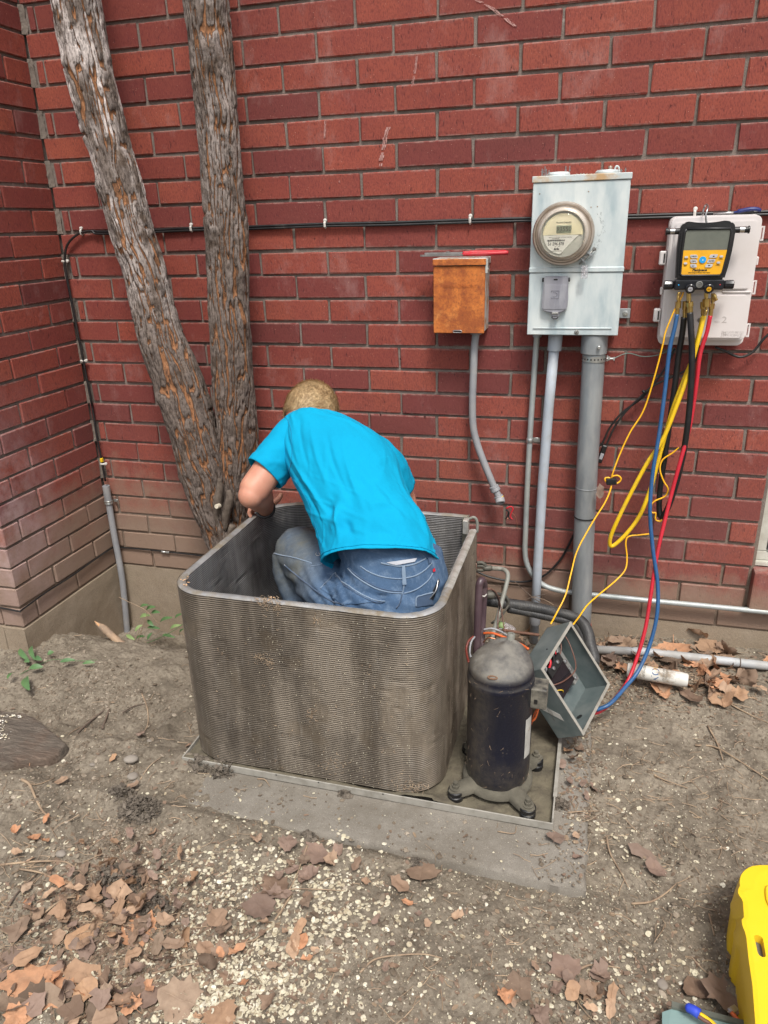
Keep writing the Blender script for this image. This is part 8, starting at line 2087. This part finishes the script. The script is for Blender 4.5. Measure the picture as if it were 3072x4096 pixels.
# resample both outlines to the same count
def resample(poly, n):
    q = [Vector((x, y, 0)) for x, y in poly]; L = [0]
    for a, b in zip(q[:-1], q[1:]): L.append(L[-1] + (b - a).length)
    return [(float(np.interp(s, L, [p.x for p in q])), float(np.interp(s, L, [p.y for p in q]))) for s in np.linspace(0, L[-1], n)]
NT_ = 60; T_ = resample(top, NT_); S_ = resample(side, NT_)
V = []; right = [(t[0] + 1500, t[1]) for t in T_]
layers = [[cg(*t, Ht) for t in T_], [cg(t[0] - 6, t[1] - 2, Ht - .004) for t in T_], [cg(*s, Ht - .055) for s in S_], [cg(s[0] + 12, s[1] + 10, Ht - .075) for s in S_], [Vector((cg(*s, Ht - .075).x + .006, cg(*s, Ht - .075).y + .004, -.13)) for s in S_]]
for L in layers: V += L
F = [[j * NT_ + i, j * NT_ + i + 1, (j + 1) * NT_ + i + 1, (j + 1) * NT_ + i] for j in range(len(layers) - 1) for i in range(NT_ - 1)]
# top face with the slot
slot = [(1325, 1105), (1330, 1085), (1350, 1078), (1385, 1085), (1425, 1110), (1438, 1140), (1470, 1320), (1472, 1350), (1455, 1362), (1425, 1360), (1385, 1335), (1368, 1300), (1340, 1170)]
b = len(V); V += [cg(t[0] + 60 if i > 12 else t[0] * .6 + 1600 * .4, t[1] + (60 if i < 12 else 0), Ht + .0015) for i, t in enumerate(T_)]
F += [[i + 1, i, b + i, b + i + 1] for i in range(NT_ - 1)]
bm = bmesh.new(); outer = [bm.verts.new(V[b + i]) for i in range(NT_)] + [bm.verts.new(cg(3300, 2700, Ht + .0015)), bm.verts.new(cg(3300, 300, Ht + .0015))]
inner_ = [bm.verts.new(cg(*s, Ht + .0015)) for s in slot]
eds = [bm.edges.new((outer[i], outer[(i + 1) % len(outer)])) for i in range(len(outer))] + [bm.edges.new((inner_[i], inner_[(i + 1) % len(inner_)])) for i in range(len(inner_))]
bmesh.ops.triangle_fill(bm, edges=eds, use_beauty=True, use_dissolve=False)
bm.verts.index_update(); b2 = len(V); V += [v.co.copy() for v in bm.verts]; F += [[v.index + b2 for v in f.verts] for f in bm.faces]; bm.free()
# slot walls
b3 = len(V); V += [cg(*s, Ht + .0015) for s in slot] + [cg(*s, Ht + .0015) + Vector((0, 0, -.02)) for s in slot]; ns = len(slot); F += [[b3 + i, b3 + (i + 1) % ns, b3 + ns + (i + 1) % ns, b3 + ns + i] for i in range(ns)]
for q0, q1 in ((T_[-1], (3300, 2700)), ((3300, 2700), (3300, 300)), ((3300, 300), T_[0])):
    b4 = len(V); V += [cg(*q0, Ht + .0015), cg(*q1, Ht + .0015), cg(*q1, Ht) + Vector((0, 0, -.13 - Ht)), cg(*q0, Ht) + Vector((0, 0, -.13 - Ht))]; F.append([b4, b4 + 1, b4 + 2, b4 + 3])
lidm = mk('lid', V, F, M_case, cs, True, 35)
MB().prism([cg(*s, Ht - .018) for s in [(1290, 1060), (1480, 1060), (1500, 1400), (1340, 1400)]], (0, 0, -.004)).build('slot_floor', simple('grey_latch', (.13, .13, .12), (.09, .09, .085), 30, .6), cs)
MB().tube(spline([cg(1500, 470, Ht + .004), cg(1487, 520, Ht + .004), cg(1500, 640, Ht + .004), cg(1560, 760, Ht + .004)], 6), .004, 8).build('handle_edge', M_case, cs, True)
# aqua panel with wires at the bottom edge ------------------------------------------------
aq = thing('metal_panel', 'aqua grey sheet metal panel with dark lip lying at the bottom right edge', 'metal panel', tuple(cg(400, 2100, -.09)))
MB().prism([cg(275, 2020, -.085), cg(1100, 2230, -.085), cg(1150, 2700, -.085), cg(150, 2700, -.085), cg(155, 2060, -.088)], (0, 0, -.003)).build('sheet', M_aqua, aq)
MB().prism([cg(272, 1945, -.084), cg(1190, 2190, -.084), cg(1190, 2250, -.084), cg(272, 2022, -.084)], (0, 0, .006)).build('lip', simple('dark_panel_lip', (.08, .09, .075), (.12, .13, .11), 20, .6), aq)
cwire = thing('wire_splice', 'yellow and brown wires with a blue crimp sleeve lying on the aqua panel', 'wire', tuple(cg(600, 2050, -.06)))
MB().tube(spline([cg(632, 2085, -.055), cg(720, 2140, -.055), cg(820, 2225, -.055), cg(950, 2400, -.055)], 5), .0042, 8).build('wire', M_yellow, cwire, True)
MB().tube(spline([cg(600, 2105, -.055), cg(690, 2165, -.055), cg(780, 2225, -.055), cg(900, 2400, -.055)], 5), .0038, 8).build('wire', M_brownwire, cwire, True)
MB().tube([cg(450, 1985, -.053), cg(480, 2000, -.053), cg(560, 2040, -.053), cg(628, 2088, -.053)], [.004, .0085, .0095, .0095], 12).build('crimp_sleeve', M_bluesplice, cwire, True)
cw2 = thing('wire', 'orange wire with a metal spade terminal lying beside the yellow case', 'wire', tuple(cg(1080, 2080, -.09)))
MB().tube(spline([cg(1035, 2065, -.085), cg(1100, 2140, -.085), cg(1180, 2240, -.085), cg(1300, 2500, -.085)], 5), .0042, 8).build('wire', M_orangewire, cw2, True)
MB().box((-.009, -.006, -.001), (.009, .006, .001), .0005, Matrix.Translation(cg(1060, 2020, -.083)) @ Matrix.Rotation(radians(40), 4, 'Z')).build('terminal', M_steel, cw2)
MB().tube([cg(985, 2030, -.085), cg(1045, 2060, -.085)], .0048, 10).build('terminal_barrel', M_clearpl, cw2, True)
# knife switch clutter: grass blades in hollow handled above

# every child keeps a clean transform; give the scene a last update
bpy.context.view_layer.update()
